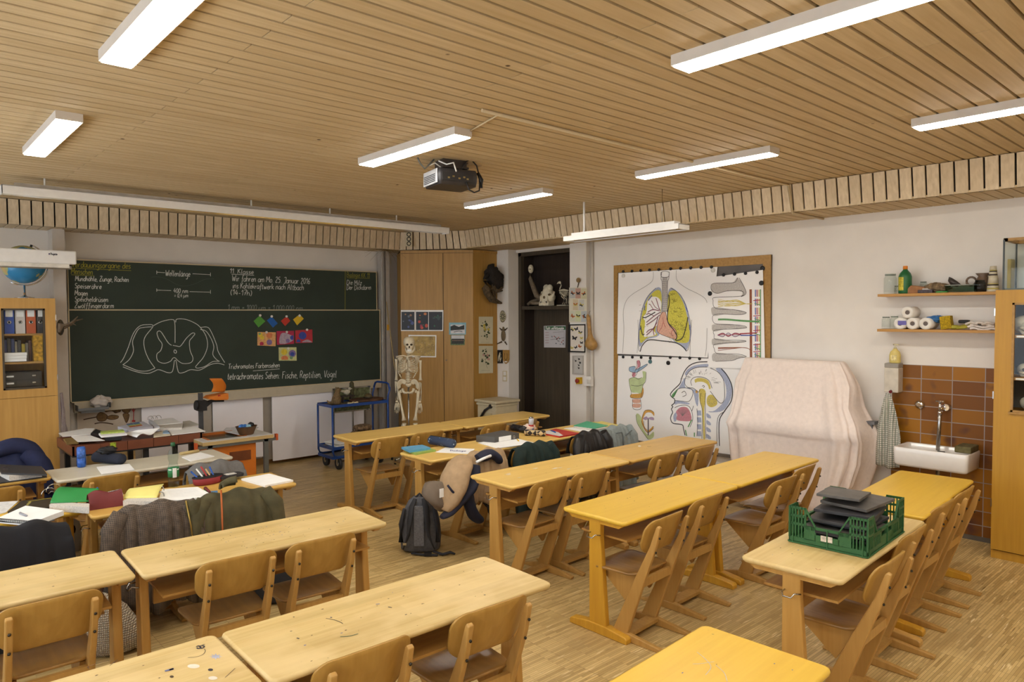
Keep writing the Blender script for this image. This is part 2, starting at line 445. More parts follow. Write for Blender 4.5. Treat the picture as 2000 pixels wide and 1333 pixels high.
# ---------------------------------------------------------------- school desks
TBL = {'yellow': wood('desk_yellow', (228, 188, 70), (218, 174, 58), 0, .32, .8, .5, staves=.05),
       'worn': wood('desk_worn', (218, 192, 132), (202, 170, 108), 0, .42, 1.1, 1.0, (224, 198, 144), staves=.16),
       'pale': wood('desk_pale', (236, 200, 116), (222, 180, 96), 0, .36, 1.0, .8, (226, 188, 106), staves=.08),
       'honey': wood('desk_honey', (218, 178, 94), (200, 156, 76), 0, .36, 1.0, .8, (204, 162, 84), staves=.1),
       'grey': mat('desk_laminate', (206, 198, 178), .4, var=.03)}
LEGW = wood('desk_leg_wood', (196, 152, 82), (178, 134, 66), 2, .4, 1.0)
LEGY = wood('desk_leg_yellow', (206, 156, 50), (192, 140, 42), 2, .38, 1.0)
LEGX = wood('desk_rail_wood', (180, 136, 70), (160, 116, 56), 0, .45, 1.0)
TL, TW = 1.348, .512
def desk(x, y, deg, tone, label, hook=True):
    t = thing('school_desk', label, 'desk', (x, y, 0), math.radians(deg), 'two seat wooden school desks')
    slab(MB(), TL, TW, .035, .722, .75, .011).build('tabletop', TBL[tone], t)
    lm = LEGY if tone == 'yellow' else LEGW
    for s in (-1, 1):
        cx = s*(TL/2-.05)
        l = MB(); h = .022
        l.prism([(-.09, .04), (.046, .04), (.046, .722), (-.046, .722), (-.046, .6)], (cx-h, cx+h), lambda a, b, q: (q, a, b))
        l.build('leg', lm, t, bevel=.008)
        f = MB().prism([(-.255, .0), (.205, .0), (.205, .03), (.19, .042), (.05, .06), (-.1, .06), (-.24, .042), (-.255, .03)], (cx-.03, cx+.03), lambda a, b, q: (q, a, b))
        f.build('foot', lm, t, bevel=.006)
        MB().prism([(-.2, .722), (-.23, .722), (-.19, .695), (.19, .695), (.23, .722)], (cx-.02, cx+.02), lambda a, b, q: (q, a, b)).build('bearer', lm, t)
    MB().bb((-TL/2+.1, -.2, .598), (TL/2-.1, .17, .61)).build('book_shelf', LEGX, t)
    MB().bb((-TL/2+.1, -.012, .51), (TL/2-.1, .012, .598)).build('rail', LEGX, t)
    if hook:
        hk = MB(); X = -TL/2+.027
        hk.tube([(X, .03, .63), (X-.03, .03, .63), (X-.045, .02, .612), (X-.045, -.02, .612), (X-.03, -.03, .63), (X, -.05, .625)], .004, 6)
        hk.build('hook', METAL, t)
    return t
desk(4.226, 6.505, -1.2, 'pale', 'honey wooden desk in front of the skeleton and blue trolley')
desk(5.58, 6.478, .8, 'pale', 'bare honey desk in front of the corner cupboard, nearest the dark door')
desk(4.219, 5.237, .6, 'pale', 'wooden desk carrying the starry pencil case and the black ring binder')
desk(5.576, 5.248, 0, 'pale', 'wooden desk carrying the drink can and the mint green folder')
desk(4.104, 4.060, -.6, 'pale', 'pale wooden desk with chalky smears, beside the beige and navy jacket')
desk(5.467, 4.054, .5, 'honey', 'dark honey desk standing before the head drawing')
desk(3.978, 2.952, 1.2, 'yellow', 'bright yellow desk with its whole end leg showing in mid room')
desk(5.337, 2.982, 1.2, 'yellow', 'bright yellow desk next to the cloth covered stand')
desk(3.984, 1.699, 3.4, 'worn', 'worn desk carrying the green plastic crate')
desk(5.395, 1.819, 4.0, 'yellow', 'yellow desk standing in front of the sink')
desk(1.645+.16, 1.30, 2.9, 'yellow', 'yellow desk cut off by the bottom frame edge')
desk(1.66, 2.573, -.8, 'worn', 'long worn desk with blue pen scribbles, tucked chairs at its near side')
desk(.295, 2.60, -.8, 'worn', 'worn desk with star sticker and pen doodles')
desk(1.623, 3.94, -2, 'worn', 'worn desk with many dark ink specks beside the backpack')
desk(.257, 4.017, -2, 'worn', 'worn desk above the white knitted bag')
desk(1.671, 5.267, -1.6, 'honey', 'wooden desk with water bottle and red and black pencil case')
desk(.324, 5.50, -.6, 'yellow', 'yellow desk with green folder and open spiral notebook')
desk(.354, 6.785, -1.6, 'honey', 'wooden desk carrying the thick black file, before the globe cupboard')
desk(1.694, 6.582, .4, 'grey', 'grey laminate topped desk with the blue can')

# ---------------------------------------------------------------- school chairs
CH = wood('chair_ply', (176, 136, 66), (160, 120, 54), 2, .38, .9)
CHS = wood('chair_seat_worn', (164, 124, 66), (138, 102, 54), 1, .28, .9, 0, (112, 84, 54), spec=.5)
CHL = wood('chair_leg_wood', (188, 146, 80), (168, 126, 64), 2, .4, .9)
SCREW = mat('screw_head', (70, 66, 60), .35, metal=1)
def plate(mb, outline, nr, fn, th, m=0):
    """thin curved board: outline (a, b) shrunk in rings to the middle; fn(a, b) -> point, thickness along d"""
    n = len(outline); ca = sum(p[0] for p in outline)/n; cb_ = sum(p[1] for p in outline)/n
    rs = [[(ca+(a-ca)*k/nr, cb_+(b-cb_)*k/nr) for a, b in outline] for k in range(1, nr+1)]
    top = [[Vector(fn(a, b)) for a, b in r] for r in rs]
    d = Vector(th)
    seq = top+[[q+d*.15 for q in [Vector(fn(ca+(a-ca)*1.012, cb_+(b-cb_)*1.012)) for a, b in outline]]]
    bot = [[q+d for q in r] for r in top][::-1]
    return mb.rings(seq+[[q+d*.85 for q in seq[-1]]]+bot, m)
def chair_proto():
    t = thing('school_chair', 'x', 'chair', (0, 0, 0), 0, 'wooden skid base school chairs')
    X = .158
    for s in (-1, 1):
        x = s*X
        sk = MB().prism([(-.295, 0), (.2, 0), (.215, .012), (.06, .052), (-.06, .052), (-.305, .022)], (x-.016, x+.016), lambda a, b, q: (q, a, b))
        sk.build('skid', CHL, t, bevel=.005)
        pr = [(.055, .045), (-.115, .42), (-.213, .62), (-.256, .742), (-.268, .755), (-.285, .745), (-.256, .62), (-.185, .42), (-.055, .045)]
        MB().prism(pr, (x-.014, x+.014), lambda a, b, q: (q, a, b)).build('leg', CHL, t, bevel=.006)
        MB().prism([(-.02, .24), (-.12, .415), (.17, .417), (.17, .40)], (x-s*.026-.012, x-s*.026+.012), lambda a, b, q: (q, a, b)).build('seat_bracket', CHL, t)
        for yy, zz in ((-.246, .59), (-.272, .68)): MB().ball((x, yy-.004, zz), (.007, .006, .007), 8).build('screw', SCREW, t)
    MB().bb((-.15, -.165, .36), (.15, -.14, .408)).build('seat_rail', CHL, t)
    MB().bb((-.145, -.075, .03), (.145, .005, .052)).build('stretcher', CHL, t)
    so = [(x_, y_+.045) for x_, y_ in rrect(.40, .375, .085, 6)]
    so = [(a*(1-.12*max(0, (.1-b)/.3)), b) for a, b in so]
    def sf(a, b):
        return (a, b, .432-.012*math.exp(-((a/.13)**2+((b-.0)/.12)**2))-.02*max(0, (b-.15)/.08)**2+.01*max(0, (-.06-b)/.08)**2)
    plate(MB(), so, 6, sf, (0, 0, -.013)).build('seat', CHS, t)
    bo = []
    for a, b in rrect(.405, .215, .075, 7):
        bo.append((a*(1-.05*max(0, -b/.1)), b-.012*(1-(a/.2)**2)*(1 if b < 0 else .55)))
    def bf(a, b):
        z = .678+b; return (a, -.214-(z-.62)*.35+.042*(a/.2)**2, z)
    plate(MB(), bo, 6, bf, (0, .011, 0)).build('backrest', CH, t)
    return t
CHAIRS = [
 (3.77, 6.01, -2, 'chair at the honey desk before the skeleton, with its whole side and skid in view'),
 (4.23, 6.02, -3, 'second chair along the desk before the skeleton, partly behind the pencil case'),
 (5.06, 5.93, 6, 'empty chair behind the black ring binder'),
 (5.50, 5.90, 8, 'empty chair behind the drink can'),
 (3.655, 3.645, 3, 'chair at the pale smeared desk beside the beige and navy jacket'),
 (4.08, 3.64, 1, 'chair in the second place at the pale smeared desk'),
 (5.06, 3.64, -2, 'chair at the dark honey desk under the intestine drawing'),
 (5.55, 3.60, -1, 'chair at the wall end of the dark honey desk, next to the covered stand'),
 (3.50, 2.50, 4, 'chair pulled out at the free end of the bright yellow desk'),
 (4.07, 2.58, 2, 'chair with its back against the bright yellow desk edge'),
 (4.92, 2.49, 0, 'chair in front of the cloth covered stand, dark glossy seat'),
 (5.42, 2.57, 3, 'chair standing closest to the cloth covered stand'),
 (3.69, 1.30, 2, 'first chair of the row at the crate desk, its dark seat in full view'),
 (4.27, 1.39, 2, 'second chair of the row, beside the green crate'),
 (5.00, 1.468, 1, 'third chair of the row, at the yellow sink desk'),
 (5.50, 1.486, 2, 'last chair of the row, nearest the sink and tiled wall'),
 (1.30, 2.225, -1, 'chair cut by the bottom frame edge at the long worn desk'),
 (1.89, 2.21, -2, 'chair with dark shiny seat at the free end of the long worn desk'),
 (.54, 3.55, 0, 'chair with two green stickers on its back, before the knitted bag'),
 (1.335, 3.54, -3, 'chair with a round dark knot on its back, at the ink specked desk'),
 (1.785, 3.52, -3, 'chair with a scratched mark on its back, at the end of the ink specked desk'),
 (.60, 6.14, 2, 'chair at the desk with the black file'),
 (1.34, 6.06, 4, 'chair with a white chalk mark on its back, at the grey desk'),
 (3.95, 4.78, 4, 'chair under the beige and navy jacket'),
 (4.47, 4.74, 2, 'chair under the dark green coat'),
 (5.33, 4.82, 0, 'chair under the black leather jacket'),
 (5.77, 4.85, 2, 'chair under the pale denim jacket'),
 (.58, 4.87, 0, 'chair under the black coat'),
 (1.29, 4.86, -2, 'chair under the brown checked jacket'),
 (1.78, 4.83, -2, 'chair under the olive parka'),
 (2.03, 5.90, 2, 'chair under the grey sweatshirt'),
]
proto = chair_proto()
CH_AT = {}
for i, (x, y, a, l) in enumerate(CHAIRS):
    x, y = x*1.018, y*1.004; a = math.radians(a); px_, py_ = x-.272*math.sin(a), y+.272*math.cos(a)
    if i == 0:
        proto.location = (px_, py_, 0); proto.rotation_euler.z = a; proto['label'] = l; o = proto
    else: o = dup(proto, (px_, py_, 0), a, l)
    CH_AT[l] = o
# ---------------------------------------------------------------- handwriting: one-stroke letters as thin ribbons
GL = {}
def _g(ch, w_, s): GL[ch] = (w_, [[tuple(float(q)/10 for q in p.split(',')) for p in st.split()] for st in s.split('|')])
for r in """a 5 5,5 2,5.5 0,3.5 .3,1 2,0 4,1 5,4|5,5.5 5,1 6,0
b 5 0,10 0,0|0,3 2,5.5 4,5 5,3 4,.5 2,0 0,1
c 4 4.3,4.8 2.5,5.5 .5,4 .3,1.5 2,0 4.3,.8
d 5 5,4 3,5.5 .8,4.5 .2,2 1.5,0 3.5,.5 5,2|5,10 5,0
e 4.5 .3,3 4.5,3.2 3.8,5.2 2,5.5 .5,3.8 .5,1.3 2,0 4.5,.8
f 4 5,9.5 3.5,10 2.5,8.5 2,0 1.2,-3|.5,5 4,5.3
g 5 5,5 2.5,5.5 .5,4 .5,1.5 2.2,.5 4.8,2|5,5.5 5,-2 3.5,-4 1,-3.5
h 5 0,10 0,0|0,3 2,5.5 4,5 4.5,3 4.5,0
i 2 1,5.5 1,.5 2,0|1,8 1.3,8.4
j 2.5 2,5.5 2,-2.5 .5,-4 -1,-3|2,8 2.3,8.4
k 4.5 0,10 0,0|4,5.5 .3,2.5|1.3,3.3 4.5,0
l 2.2 1,10 .8,1 2,0
m 8 0,5.5 0,0|0,3.5 2,5.5 3.6,5 3.8,0|3.8,3.5 5.6,5.5 7.3,5 7.6,0
n 5 0,5.5 0,0|0,3.5 2,5.5 4,5 4.6,0
o 4.8 2.4,5.5 .5,4.5 .2,2 1.5,.1 3.5,.3 4.7,2.5 4,5 2.4,5.5
p 5 .3,5.5 0,-4|.2,3.5 2,5.5 4.2,5 4.8,3 3.5,.4 1.5,.2 .2,1.2
r 3.8 0,5.5 .2,0|.2,3 1.8,5.3 3.6,5.2
s 4 4,5 2,5.6 .6,4.4 1.5,3.2 3.3,2.4 3.8,1 2,0 .2,.6
t 3.5 1.6,8.5 1.5,1 2.5,0 3.5,.6|0,5.6 3.4,5.8
u 5 0,5.5 .2,1.2 1.8,0 3.8,.8 4.8,3|4.8,5.5 4.8,.5 5.5,0
v 4.5 0,5.5 2.2,0 4.5,5.5
w 7 0,5.5 1.6,0 3.4,4.5 5,0 7,5.5
x 4.5 0,5.5 4.5,0|4.5,5.5 0,0
y 4.8 0,5.5 .5,2.5 2.2,1.5 4.5,3|4.8,5.5 4.3,-2 2.8,-4 .8,-3.3
z 4.5 .2,5.3 4.3,5.4 .2,.1 4.6,.3
A 6.5 0,0 3.2,10 6.5,0|1.2,3.6 5.3,3.8
B 5.8 0,0 0,10 3.5,9.8 4.8,8 3.5,5.5 0,5.2|3.5,5.5 5.6,3.5 4.6,.8 2.5,0 0,0
D 6.3 .3,10 0,0 3,.2 5.8,2.5 6,6.5 4,9.5 .3,10
F 5.5 .5,10 .2,0|-.5,9.8 5.8,10.2|.4,5.4 4,5.7
J 5 1,9.6 5.5,10 4.5,2 3,-.5 1,0
K 5.8 .2,10 0,0|5.2,10 .4,4.6|1.6,5.4 5.8,0
M 7.5 0,0 .6,10 3.8,3.5 6.9,10 7.6,0
R 5.8 0,0 0,10 3.6,9.8 5,7.8 3.6,5.4 .2,4.8|2.2,5 5.8,0
S 5.2 5,9 3,10 .8,8.6 1,6.4 3.6,4.8 5,3 4,.6 2,0 .2,1
T 6 -.3,9.7 6.2,10.2|3,10 2.6,0
V 6 0,10 2.8,0 6,10.3
W 8.5 0,10 2,0 4.3,7 6.2,0 8.6,10.3
Z 5.8 .2,9.8 5.6,10 0,.1 6,.4
0 4.8 2.5,10 .5,8 .2,3 1.8,0 3.8,.8 4.8,5 4,9 2.5,10
1 3 0,6.8 2.6,10 2.4,0
2 4.8 .3,7.8 1.8,10 4,9.2 4.2,7 .1,.2 4.9,.3
4 5 3,10 .1,3.4 5,3.8|3.8,6.5 3.6,0
5 4.6 4.5,10 1,9.8 .6,5.8 3,6.2 4.6,4 3.6,.8 1.6,0 .1,.8
6 4.6 4,10 1.4,7 .3,3 1.5,.2 3.5,.4 4.5,2.6 3,4.8 .6,3.4
7 4.8 .2,9.8 4.8,10 1.8,0|1.2,5 4,5.2
. 1.6 .6,.1 .9,.5
, 1.8 1,.6 .3,-1.6
: 2 .8,.4 1,.8|.9,4.6 1.1,5
- 4 .5,3.5 3.5,3.6
= 5.5 .5,2.6 5,2.8|.5,4.8 5,5
( 2.6 2.4,10.5 .6,7 .5,3 2,-1
) 2.6 .2,10.5 2,7 2.1,3 .5,-1
3 4.6 .4,9.2 2.4,10 4.2,8.6 3.6,6.2 1.8,5.4 4,4.4 4.6,2.2 3,.2 .2,.8
8 4.6 2.4,5.4 .6,7.6 2.4,10 4.2,7.8 2.4,5.4 .2,2.6 2.2,0 4.6,2.4 2.4,5.4
E 5 5,10 .3,9.9 0,0 5.2,.2|.2,5.2 4,5.4
P 5.4 0,0 0,10 3.6,9.8 5.2,7.6 3.6,5.2 .2,4.8
H 6 0,0 0,10|6,10 6,0|0,5 6,5.2
N 6.2 0,0 .2,10 6,0 6.2,10
O 6.4 3.2,10 .6,8 .2,3 2.2,0 4.6,.6 6.3,5 5,9 3.2,10
C 5.8 5.6,8.6 3.4,10 .8,7.6 .4,3 2.4,0 5.6,1.4
I 2 1,10 1,0
U 6 0,10 .3,2 2.6,0 5.2,1.6 6,10
Y 6 0,10 3,5 6,10|3,5 2.8,0
G 6 5.8,8.8 3.4,10 .8,7.6 .4,3 2.6,0 5.6,1.2 5.8,4.6 3.6,4.6
L 4.6 .2,10 0,.2 4.8,.2""".split('\n'):
    a, b, s_ = r.split(' ', 2); _g(a, float(b)/10, s_)
for u_, b_ in (('ä', 'a'), ('ö', 'o'), ('ü', 'u')):
    w_, st = GL[b_]; GL[u_] = (w_, st+[[(.15, .75), (.17, .8)], [(.35, .75), (.37, .8)]])
GL['µ'] = (.55, GL['u'][1]+[[(0, .55), (-.05, -.35)]])
def strokes(text, p0, p1, h, slant=.08, gap=.17):
    """polylines of text in photo pixels, fitted between baseline points p0 and p1 with cap height h"""
    W_, out = 0, []
    for ch in text:
        if ch == ' ': W_ += .42; continue
        w_, st = GL[ch]
        for s_ in st: out.append([(W_+x, y) for x, y in s_])
        W_ += w_+gap
    dx, dy = p1[0]-p0[0], p1[1]-p0[1]; k = 1/W_
    rnd = random.Random(len(text))
    res = []
    for s_ in out:
        jy = rnd.uniform(-.04, .04)
        res.append([(p0[0]+dx*(x*k)+slant*h*y, p0[1]+dy*(x*k)-h*(y+jy)) for x, y in s_])
    return res
def ribbon(mb, pts, wd, nrm, m=0, th=.0012, closed=False):
    """thin raised line of width wd along 3-d points lying on a plane with normal nrm"""
    pts = [Vector(p) for p in pts]; n = Vector(nrm)
    if closed: pts = pts+[pts[0]]
    P = []
    for i, p in enumerate(pts):
        t = pts[min(i+1, len(pts)-1)]-pts[max(i-1, 0)]
        if t.length < 1e-9: t = Vector((0, 0, 1))
        s_ = n.cross(t.normalized())*wd/2
        P.append((p+s_+n*th, p-s_+n*th))
    k = len(mb.v)
    for a, b in P: mb.v += [tuple(a), tuple(b)]
    for i in range(len(P)-1):
        mb.f.append([k+2*i, k+2*i+1, k+2*i+3, k+2*i+2]); mb.m.append(m); mb.s.append(False)
    return mb
def curve(pts, n=6, closed=False):
    """Catmull-Rom through 2-d points"""
    if len(pts) < 3: return pts
    out = []; L = len(pts)
    rng = range(L if closed else L-1)
    for i in rng:
        if closed: p0, p1, p2, p3 = pts[i-1], pts[i], pts[(i+1) % L], pts[(i+2) % L]
        else: p0, p1, p2, p3 = pts[max(i-1, 0)], pts[i], pts[i+1], pts[min(i+2, L-1)]
        for k in range(n):
            t = k/n
            out.append(tuple(.5*((2*b)+(-a+c)*t+(2*a-5*b+4*c-d)*t*t+(-a+3*b-3*c+d)*t**3) for a, b, c, d in zip(p0, p1, p2, p3)))
    if not closed: out.append(pts[-1])
    return out
def zpts(s_, ox=0, oy=0, k=1):
    """'x,y x,y' in the pixels of a zoomed view -> photo pixels"""
    return [(ox+float(a)/k, oy+float(b)/k) for a, b in (p.split(',') for p in s_.split())]
class Sheet:
    """lines and filled shapes drawn on a flat sheet; points are photo pixels on that sheet's plane"""
    def __init__(s, axis, val, nrm): s.axis, s.val, s.n = axis, val, Vector(nrm); s.mb = MB(); s.mats = []; s.lift = .0006
    def mi(s, m):
        if m not in s.mats: s.mats.append(m)
        return s.mats.index(m)
    def P(s, p): return at(p[0], p[1], s.axis, s.val)
    def line(s, pts, wd, m, smooth=True, closed=False):
        if smooth: pts = curve(pts, 5, closed)
        s.lift += .00001
        ribbon(s.mb, [s.P(p) for p in pts], wd, s.n, s.mi(m), s.lift+.0006, closed); return s
    def fill(s, pts, m, smooth=True):
        if smooth: pts = curve(pts, 4, True)
        s.lift += .00002
        q = [s.P(p)+s.n*s.lift for p in pts]
        s.mb.add(q, [tuple(range(len(q)))], s.mi(m)); return s
    def text(s, t, p0, p1, h, wd, m, slant=.08):
        for st in strokes(t, p0, p1, h, slant): s.line(st, wd, m, True)
        return s
    def build(s, name, parent):
        o = s.mb.build(name, s.mats, parent, True); s.mb = MB(); s.mats = []; return o

# ---------------------------------------------------------------- sliding chalkboard
SLATE = mat('green_slate', (50, 61, 53), .62, var=.1, scale=2.2, spec=.3)
CHALK = mat('white_chalk', (205, 208, 202), .95, var=.12, scale=60)
CHALKY = mat('yellow_chalk', (150, 146, 62), .95, var=.15, scale=60)
RIM = mat('board_rim', (196, 180, 146), .5, var=.05)
ALU = mat('aluminium', (186, 182, 176), .45, metal=.3, var=.05)
YL, YU = 9.20, 9.245
la, lb = at(135, 607, 1, YL), at(742.5, 741, 1, YL); ua, ub = at(132.5, 508, 1, YU), at(735.5, 620, 1, YU)
bt = thing('chalkboard', 'large dark green sliding chalkboard covered with white and yellow chalk writing', 'chalkboard', ((la.x+lb.x)/2, YL, lb.z-.15))
pn = MB().bb((la.x, YL, lb.z), (lb.x, YL+.025, la.z)).build('lower_panel', SLATE, bt, True)
r_ = MB()
r_.bb((la.x-.012, YL-.006, lb.z-.012), (la.x, YL+.028, la.z+.012)); r_.bb((lb.x, YL-.006, lb.z-.012), (lb.x+.012, YL+.028, la.z+.012))
r_.bb((la.x-.012, YL-.012, la.z), (lb.x+.012, YL+.028, la.z+.014)); r_.bb((la.x-.012, YL-.006, lb.z-.012), (lb.x+.012, YL+.028, lb.z))
r_.build('lower_rim', RIM, bt, True)
MB().bb((ua.x, YU, ub.z-.1), (ub.x, YU+.025, ua.z)).build('upper_panel', SLATE, bt, True)
r_ = MB()
r_.bb((ua.x-.008, YU-.004, ub.z-.1), (ua.x, YU+.028, ua.z)); r_.bb((ub.x, YU-.004, ub.z-.1), (ub.x+.01, YU+.028, ua.z)); r_.bb((ua.x-.008, YU-.004, ua.z), (ub.x+.01, YU+.028, ua.z+.012))
r_.build('upper_rim', RIM, bt, True)
MB().bb((la.x+.02, YL-.035, lb.z-.125), (lb.x, YL+.03, lb.z-.012)).build('ledge', mat('board_ledge', (188, 178, 156), .55, var=.04), bt, True)
for s in (0, 1):
    rx = la.x-.075 if s == 0 else lb.x+.03
    ra = MB()
    ra.bb((rx, YL-.01, .02), (rx+.055, YL+.09, ZS-.002)); ra.bb((rx+.012, YL-.03, .02), (rx+.02, YL-.01, ZS-.002)); ra.bb((rx+.036, YL-.03, .02), (rx+.044, YL-.01, ZS-.002))
    if s: ra.bb((rx+.075, YL-.02, .02), (rx+.14, YL+.1, ZS-.002))
    ra.build('guide_rail', ALU, bt, True)
nY = (0, -1, 0)
W = .0075
d = Sheet(1, YU-.001, nY)
d.text('Verdauungsorgane des', (140, 522), (256, 525), 11.5, W, CHALKY); d.line([(139, 524), (256, 529)], .006, CHALKY)
d.text('Menschen', (139, 535), (182, 537), 11, W, CHALKY); d.line([(139, 537), (184, 539)], .006, CHALKY)
d.build('chalk_text', bt)
for t_, a, b in (('Mundhöhle, Zunge, Rachen', (147, 549), (252, 551)), ('Speiseröhre', (146, 563), (199, 565)), ('Magen', (146, 577), (172, 578)),
                 ('Speicheldrüsen', (146, 589), (212, 590)), ('Zwölffingerdarm', (146, 602), (223, 602))):
    d.text(t_, a, b, 9.5, .007, CHALK)
d.build('chalk_text', bt)
d.text('Wellenlänge', (323, 539), (372, 541), 11, .0065, CHALK)
for a, b in (((306, 532), (322, 533)), ((376, 535), (411, 537)), ((306, 567), (334, 568)), ((370, 570), (410, 571)), ((306, 529), (306, 536)), ((411, 533), (411, 540)), ((306, 564), (306, 570)), ((411, 567), (411, 574))): d.line([a, b], .006, CHALK)
d.line([(295, 542), (306, 541), (325, 545), (345, 556), (362, 559), (382, 554), (400, 546), (418, 545)], .003, mat('faint_chalk', (84, 94, 86), .95))
d.text('400 nm', (339, 572), (368, 573), 8.5, .006, CHALK); d.text('= 0,4 µm', (340, 581), (368, 581), 7.5, .005, CHALK)
d.build('chalk_text', bt)
d.text('11. Klasse', (449, 534), (496, 536), 9, .007, CHALK); d.line([(452, 536), (496, 538)], .006, CHALK)
d.text('Wir fahren am Mo. 25. Januar 2016', (453, 549), (606, 555), 11, .007, CHALK)
d.text('ins Kohlekraftwerk nach Altbach', (454, 563), (594, 567), 10.5, .007, CHALK); d.text('(14-17h)', (450, 576), (493, 578), 10, .007, CHALK)
d.build('chalk_text', bt)
d.text('1 mm = 1000 µm = 1.000.000 nm', (445, 605), (592, 607), 9.5, .006, mat('thin_chalk', (140, 146, 140), .95))
d.build('chalk_text', bt)
d.line([(674, 530), (673.6, 607)], .007, CHALKY)
d.text('Biologie KK 11', (677, 541), (722, 543), 9, .006, CHALKY); d.line([(677, 543), (722, 544)], .005, CHALKY)
d.text('Die Milz', (677, 556), (707, 557), 9, .007, CHALK); d.text('Der Dickdarm', (677, 566), (725, 566), 9, .007, CHALK)
d.build('chalk_text', bt)
d = Sheet(1, YL-.001, nY)
d.text('Trichromates Farbensehen', (446, 721), (547, 718), 9.5, .007, CHALK); d.line([(494, 725), (546, 721)], .006, CHALK)
d.text('tetrachromates Sehen: Fische, Reptilien, Vögel', (444, 742), (658, 737), 13, .0075, CHALK); d.build('chalk_text', bt)
Zm = lambda t_: zpts(t_, 0, 440, 4)
for t_ in ("940,1075 965,1040 1000,960 1040,850 1090,790 1150,778 1195,790 1130,880 1128,960 1160,1045 1210,1118", "1185,795 1120,800 1080,815 1045,880 1035,920 1042,985 1010,1050 962,1090",
           "958,1090 1010,1112 1080,1138 1150,1140 1210,1118", "960,1108 1060,1145 1150,1160 1200,1145 1240,1130 1310,1153 1345,1145 1358,1090 1362,1062 1375,1062 1385,1120 1400,1155 1440,1150 1490,1130 1560,1133 1640,1092 1700,1080 1752,1093",
           "1200,785 1260,755 1340,738 1365,765 1367,920", "1372,760 1382,735 1450,737 1520,765 1565,800 1610,870 1620,950 1590,1030 1545,1085 1528,1108 1545,1118 1600,1105 1660,1068 1715,1065",
           "1565,800 1620,798 1650,835 1690,930 1705,990 1755,1075", "1565,815 1610,830 1650,890 1670,950 1662,1010 1690,1050 1715,1065",
           "1340,940 1310,915 1262,840 1240,828 1226,845 1240,890 1266,930 1255,980 1225,1010 1232,1060 1280,1080 1330,1065 1350,1040 1368,1038 1390,1060 1430,1082 1490,1075 1507,1040 1485,980 1480,910 1500,880 1522,850 1500,845 1455,885 1410,945 1380,945 1350,940",
           "1358,985 1365,975 1378,985 1375,1000 1362,998 1358,985"): d.line(Zm(t_), .0075, CHALK)
d.build('chalk_drawing', bt)
# magnets, colour cards and colour pictures on the lower board
MAGW = mat('magnet_white', (222, 220, 214), .4)
def card(name, poly, m, label, grp, fills=()):
    t = thing(name, label, 'card' if name == 'colour_card' else 'picture', at(*poly[0], 1, YL-.004), 0, grp)
    s_ = [at(*p, 1, YL-.004) for p in poly]
    n = len(s_); b = MB().add([*s_, *[q+Vector((0, .003, 0)) for q in s_]], [tuple(range(n)), tuple(range(n, 2*n))[::-1]]+[(i, i+n, (i+1) % n+n, (i+1) % n) for i in range(n)])
    b.build('card', m, t, True)
    if fills:
        d_ = Sheet(1, YL-.0042, nY)
        for q, mm in fills:
            # keep every blot inside its sheet
            xs, ys = [p[0] for p in poly], [p[1] for p in poly]
            q = [(min(max(x, min(xs)+1.2), max(xs)-1.2), min(max(y, min(ys)+1.8), max(ys)-1.8)) for x, y in curve(q, 4, True)]
            d_.fill(q, mm, False)
        d_.build('print', t)
for nm, q, col, l in (('green', "428,708 473,752 420,800 381,750", (84, 150, 58), 'green square card hung by a magnet on the chalkboard'), ('blue', "522,714 570,768 533,801 486,745", (32, 92, 168), 'blue square card hung by a magnet on the chalkboard'),
                      ('red', "640,712 668,748 628,789 594,750", (186, 56, 42), 'red square card hung by a magnet on the chalkboard'), ('yellow', "742,697 773,732 722,783 690,738", (214, 178, 40), 'yellow square card hung by a magnet on the chalkboard')):
    card('colour_card', zpts(q, 400, 440, 4), mat('card_'+nm, col, .7, var=.04), l, 'coloured square cards on the board')
def blob(cx, cy, r, sq=1): return [(cx+r*math.cos(2*PI*i/9), cy+r*sq*math.sin(2*PI*i/9)) for i in range(9)]
PK, PB, PY, PO, PV, PG, PL = (mat('print_'+n, c, .6, var=.15, scale=40) for n, c in (('crimson', (176, 44, 78)), ('blue', (58, 76, 160)), ('yellow', (222, 196, 64)), ('orange', (214, 130, 84)), ('violet', (130, 110, 160)), ('green', (120, 160, 120)), ('pale', (176, 160, 176))))
card('colour_print', zpts("412,835 555,838 553,947 411,941", 400, 440, 4), mat('print_peach', (220, 168, 110), .6, var=.2, scale=30), 'yellow and orange printed picture, outer one of the row of three', 'colour prints on the board',
     ((blob(508, 654, 5), PY), (blob(526, 655, 6), PO), (blob(526, 669, 5.5), PV), (blob(512, 660, 4), PY), (blob(511, 672, 4), PK), (blob(507, 652, 2.4), PG)))
card('colour_print', zpts("561,829 697,826 698,928 564,936", 400, 440, 4), PK, 'crimson printed picture with a pale lilac shape, middle of the row of three', 'colour prints on the board',
     ((zpts("590,860 620,842 690,870 690,900 640,925 585,928", 400, 440, 4), PL), (blob(571, 660, 4.5), PB), (blob(562, 666, 4), PV)))
card('colour_print', zpts("707,823 840,816 842,918 710,923", 400, 440, 4), mat('print_red', (184, 50, 62), .6, var=.1), 'red printed picture with a large blue blot, end of the row of three', 'colour prints on the board',
     ((blob(591, 656, 7.5), PB), (blob(583, 667, 4), PB), (zpts("760,912 800,895 836,912 830,918 770,921", 400, 440, 4), PL)))
card('colour_print', zpts("577,956 716,955 718,1060 579,1060", 400, 440, 4), mat('print_mint', (196, 198, 142), .6, var=.15, scale=30), 'printed picture with yellow, violet and orange blots hanging alone below the row', 'colour prints on the board',
     ((blob(555, 688, 6), PY), (blob(571, 691, 7), PV), (blob(571, 692, 4), PB), (blob(556, 700, 7, .7), PO), (blob(569, 699, 3), PG)))
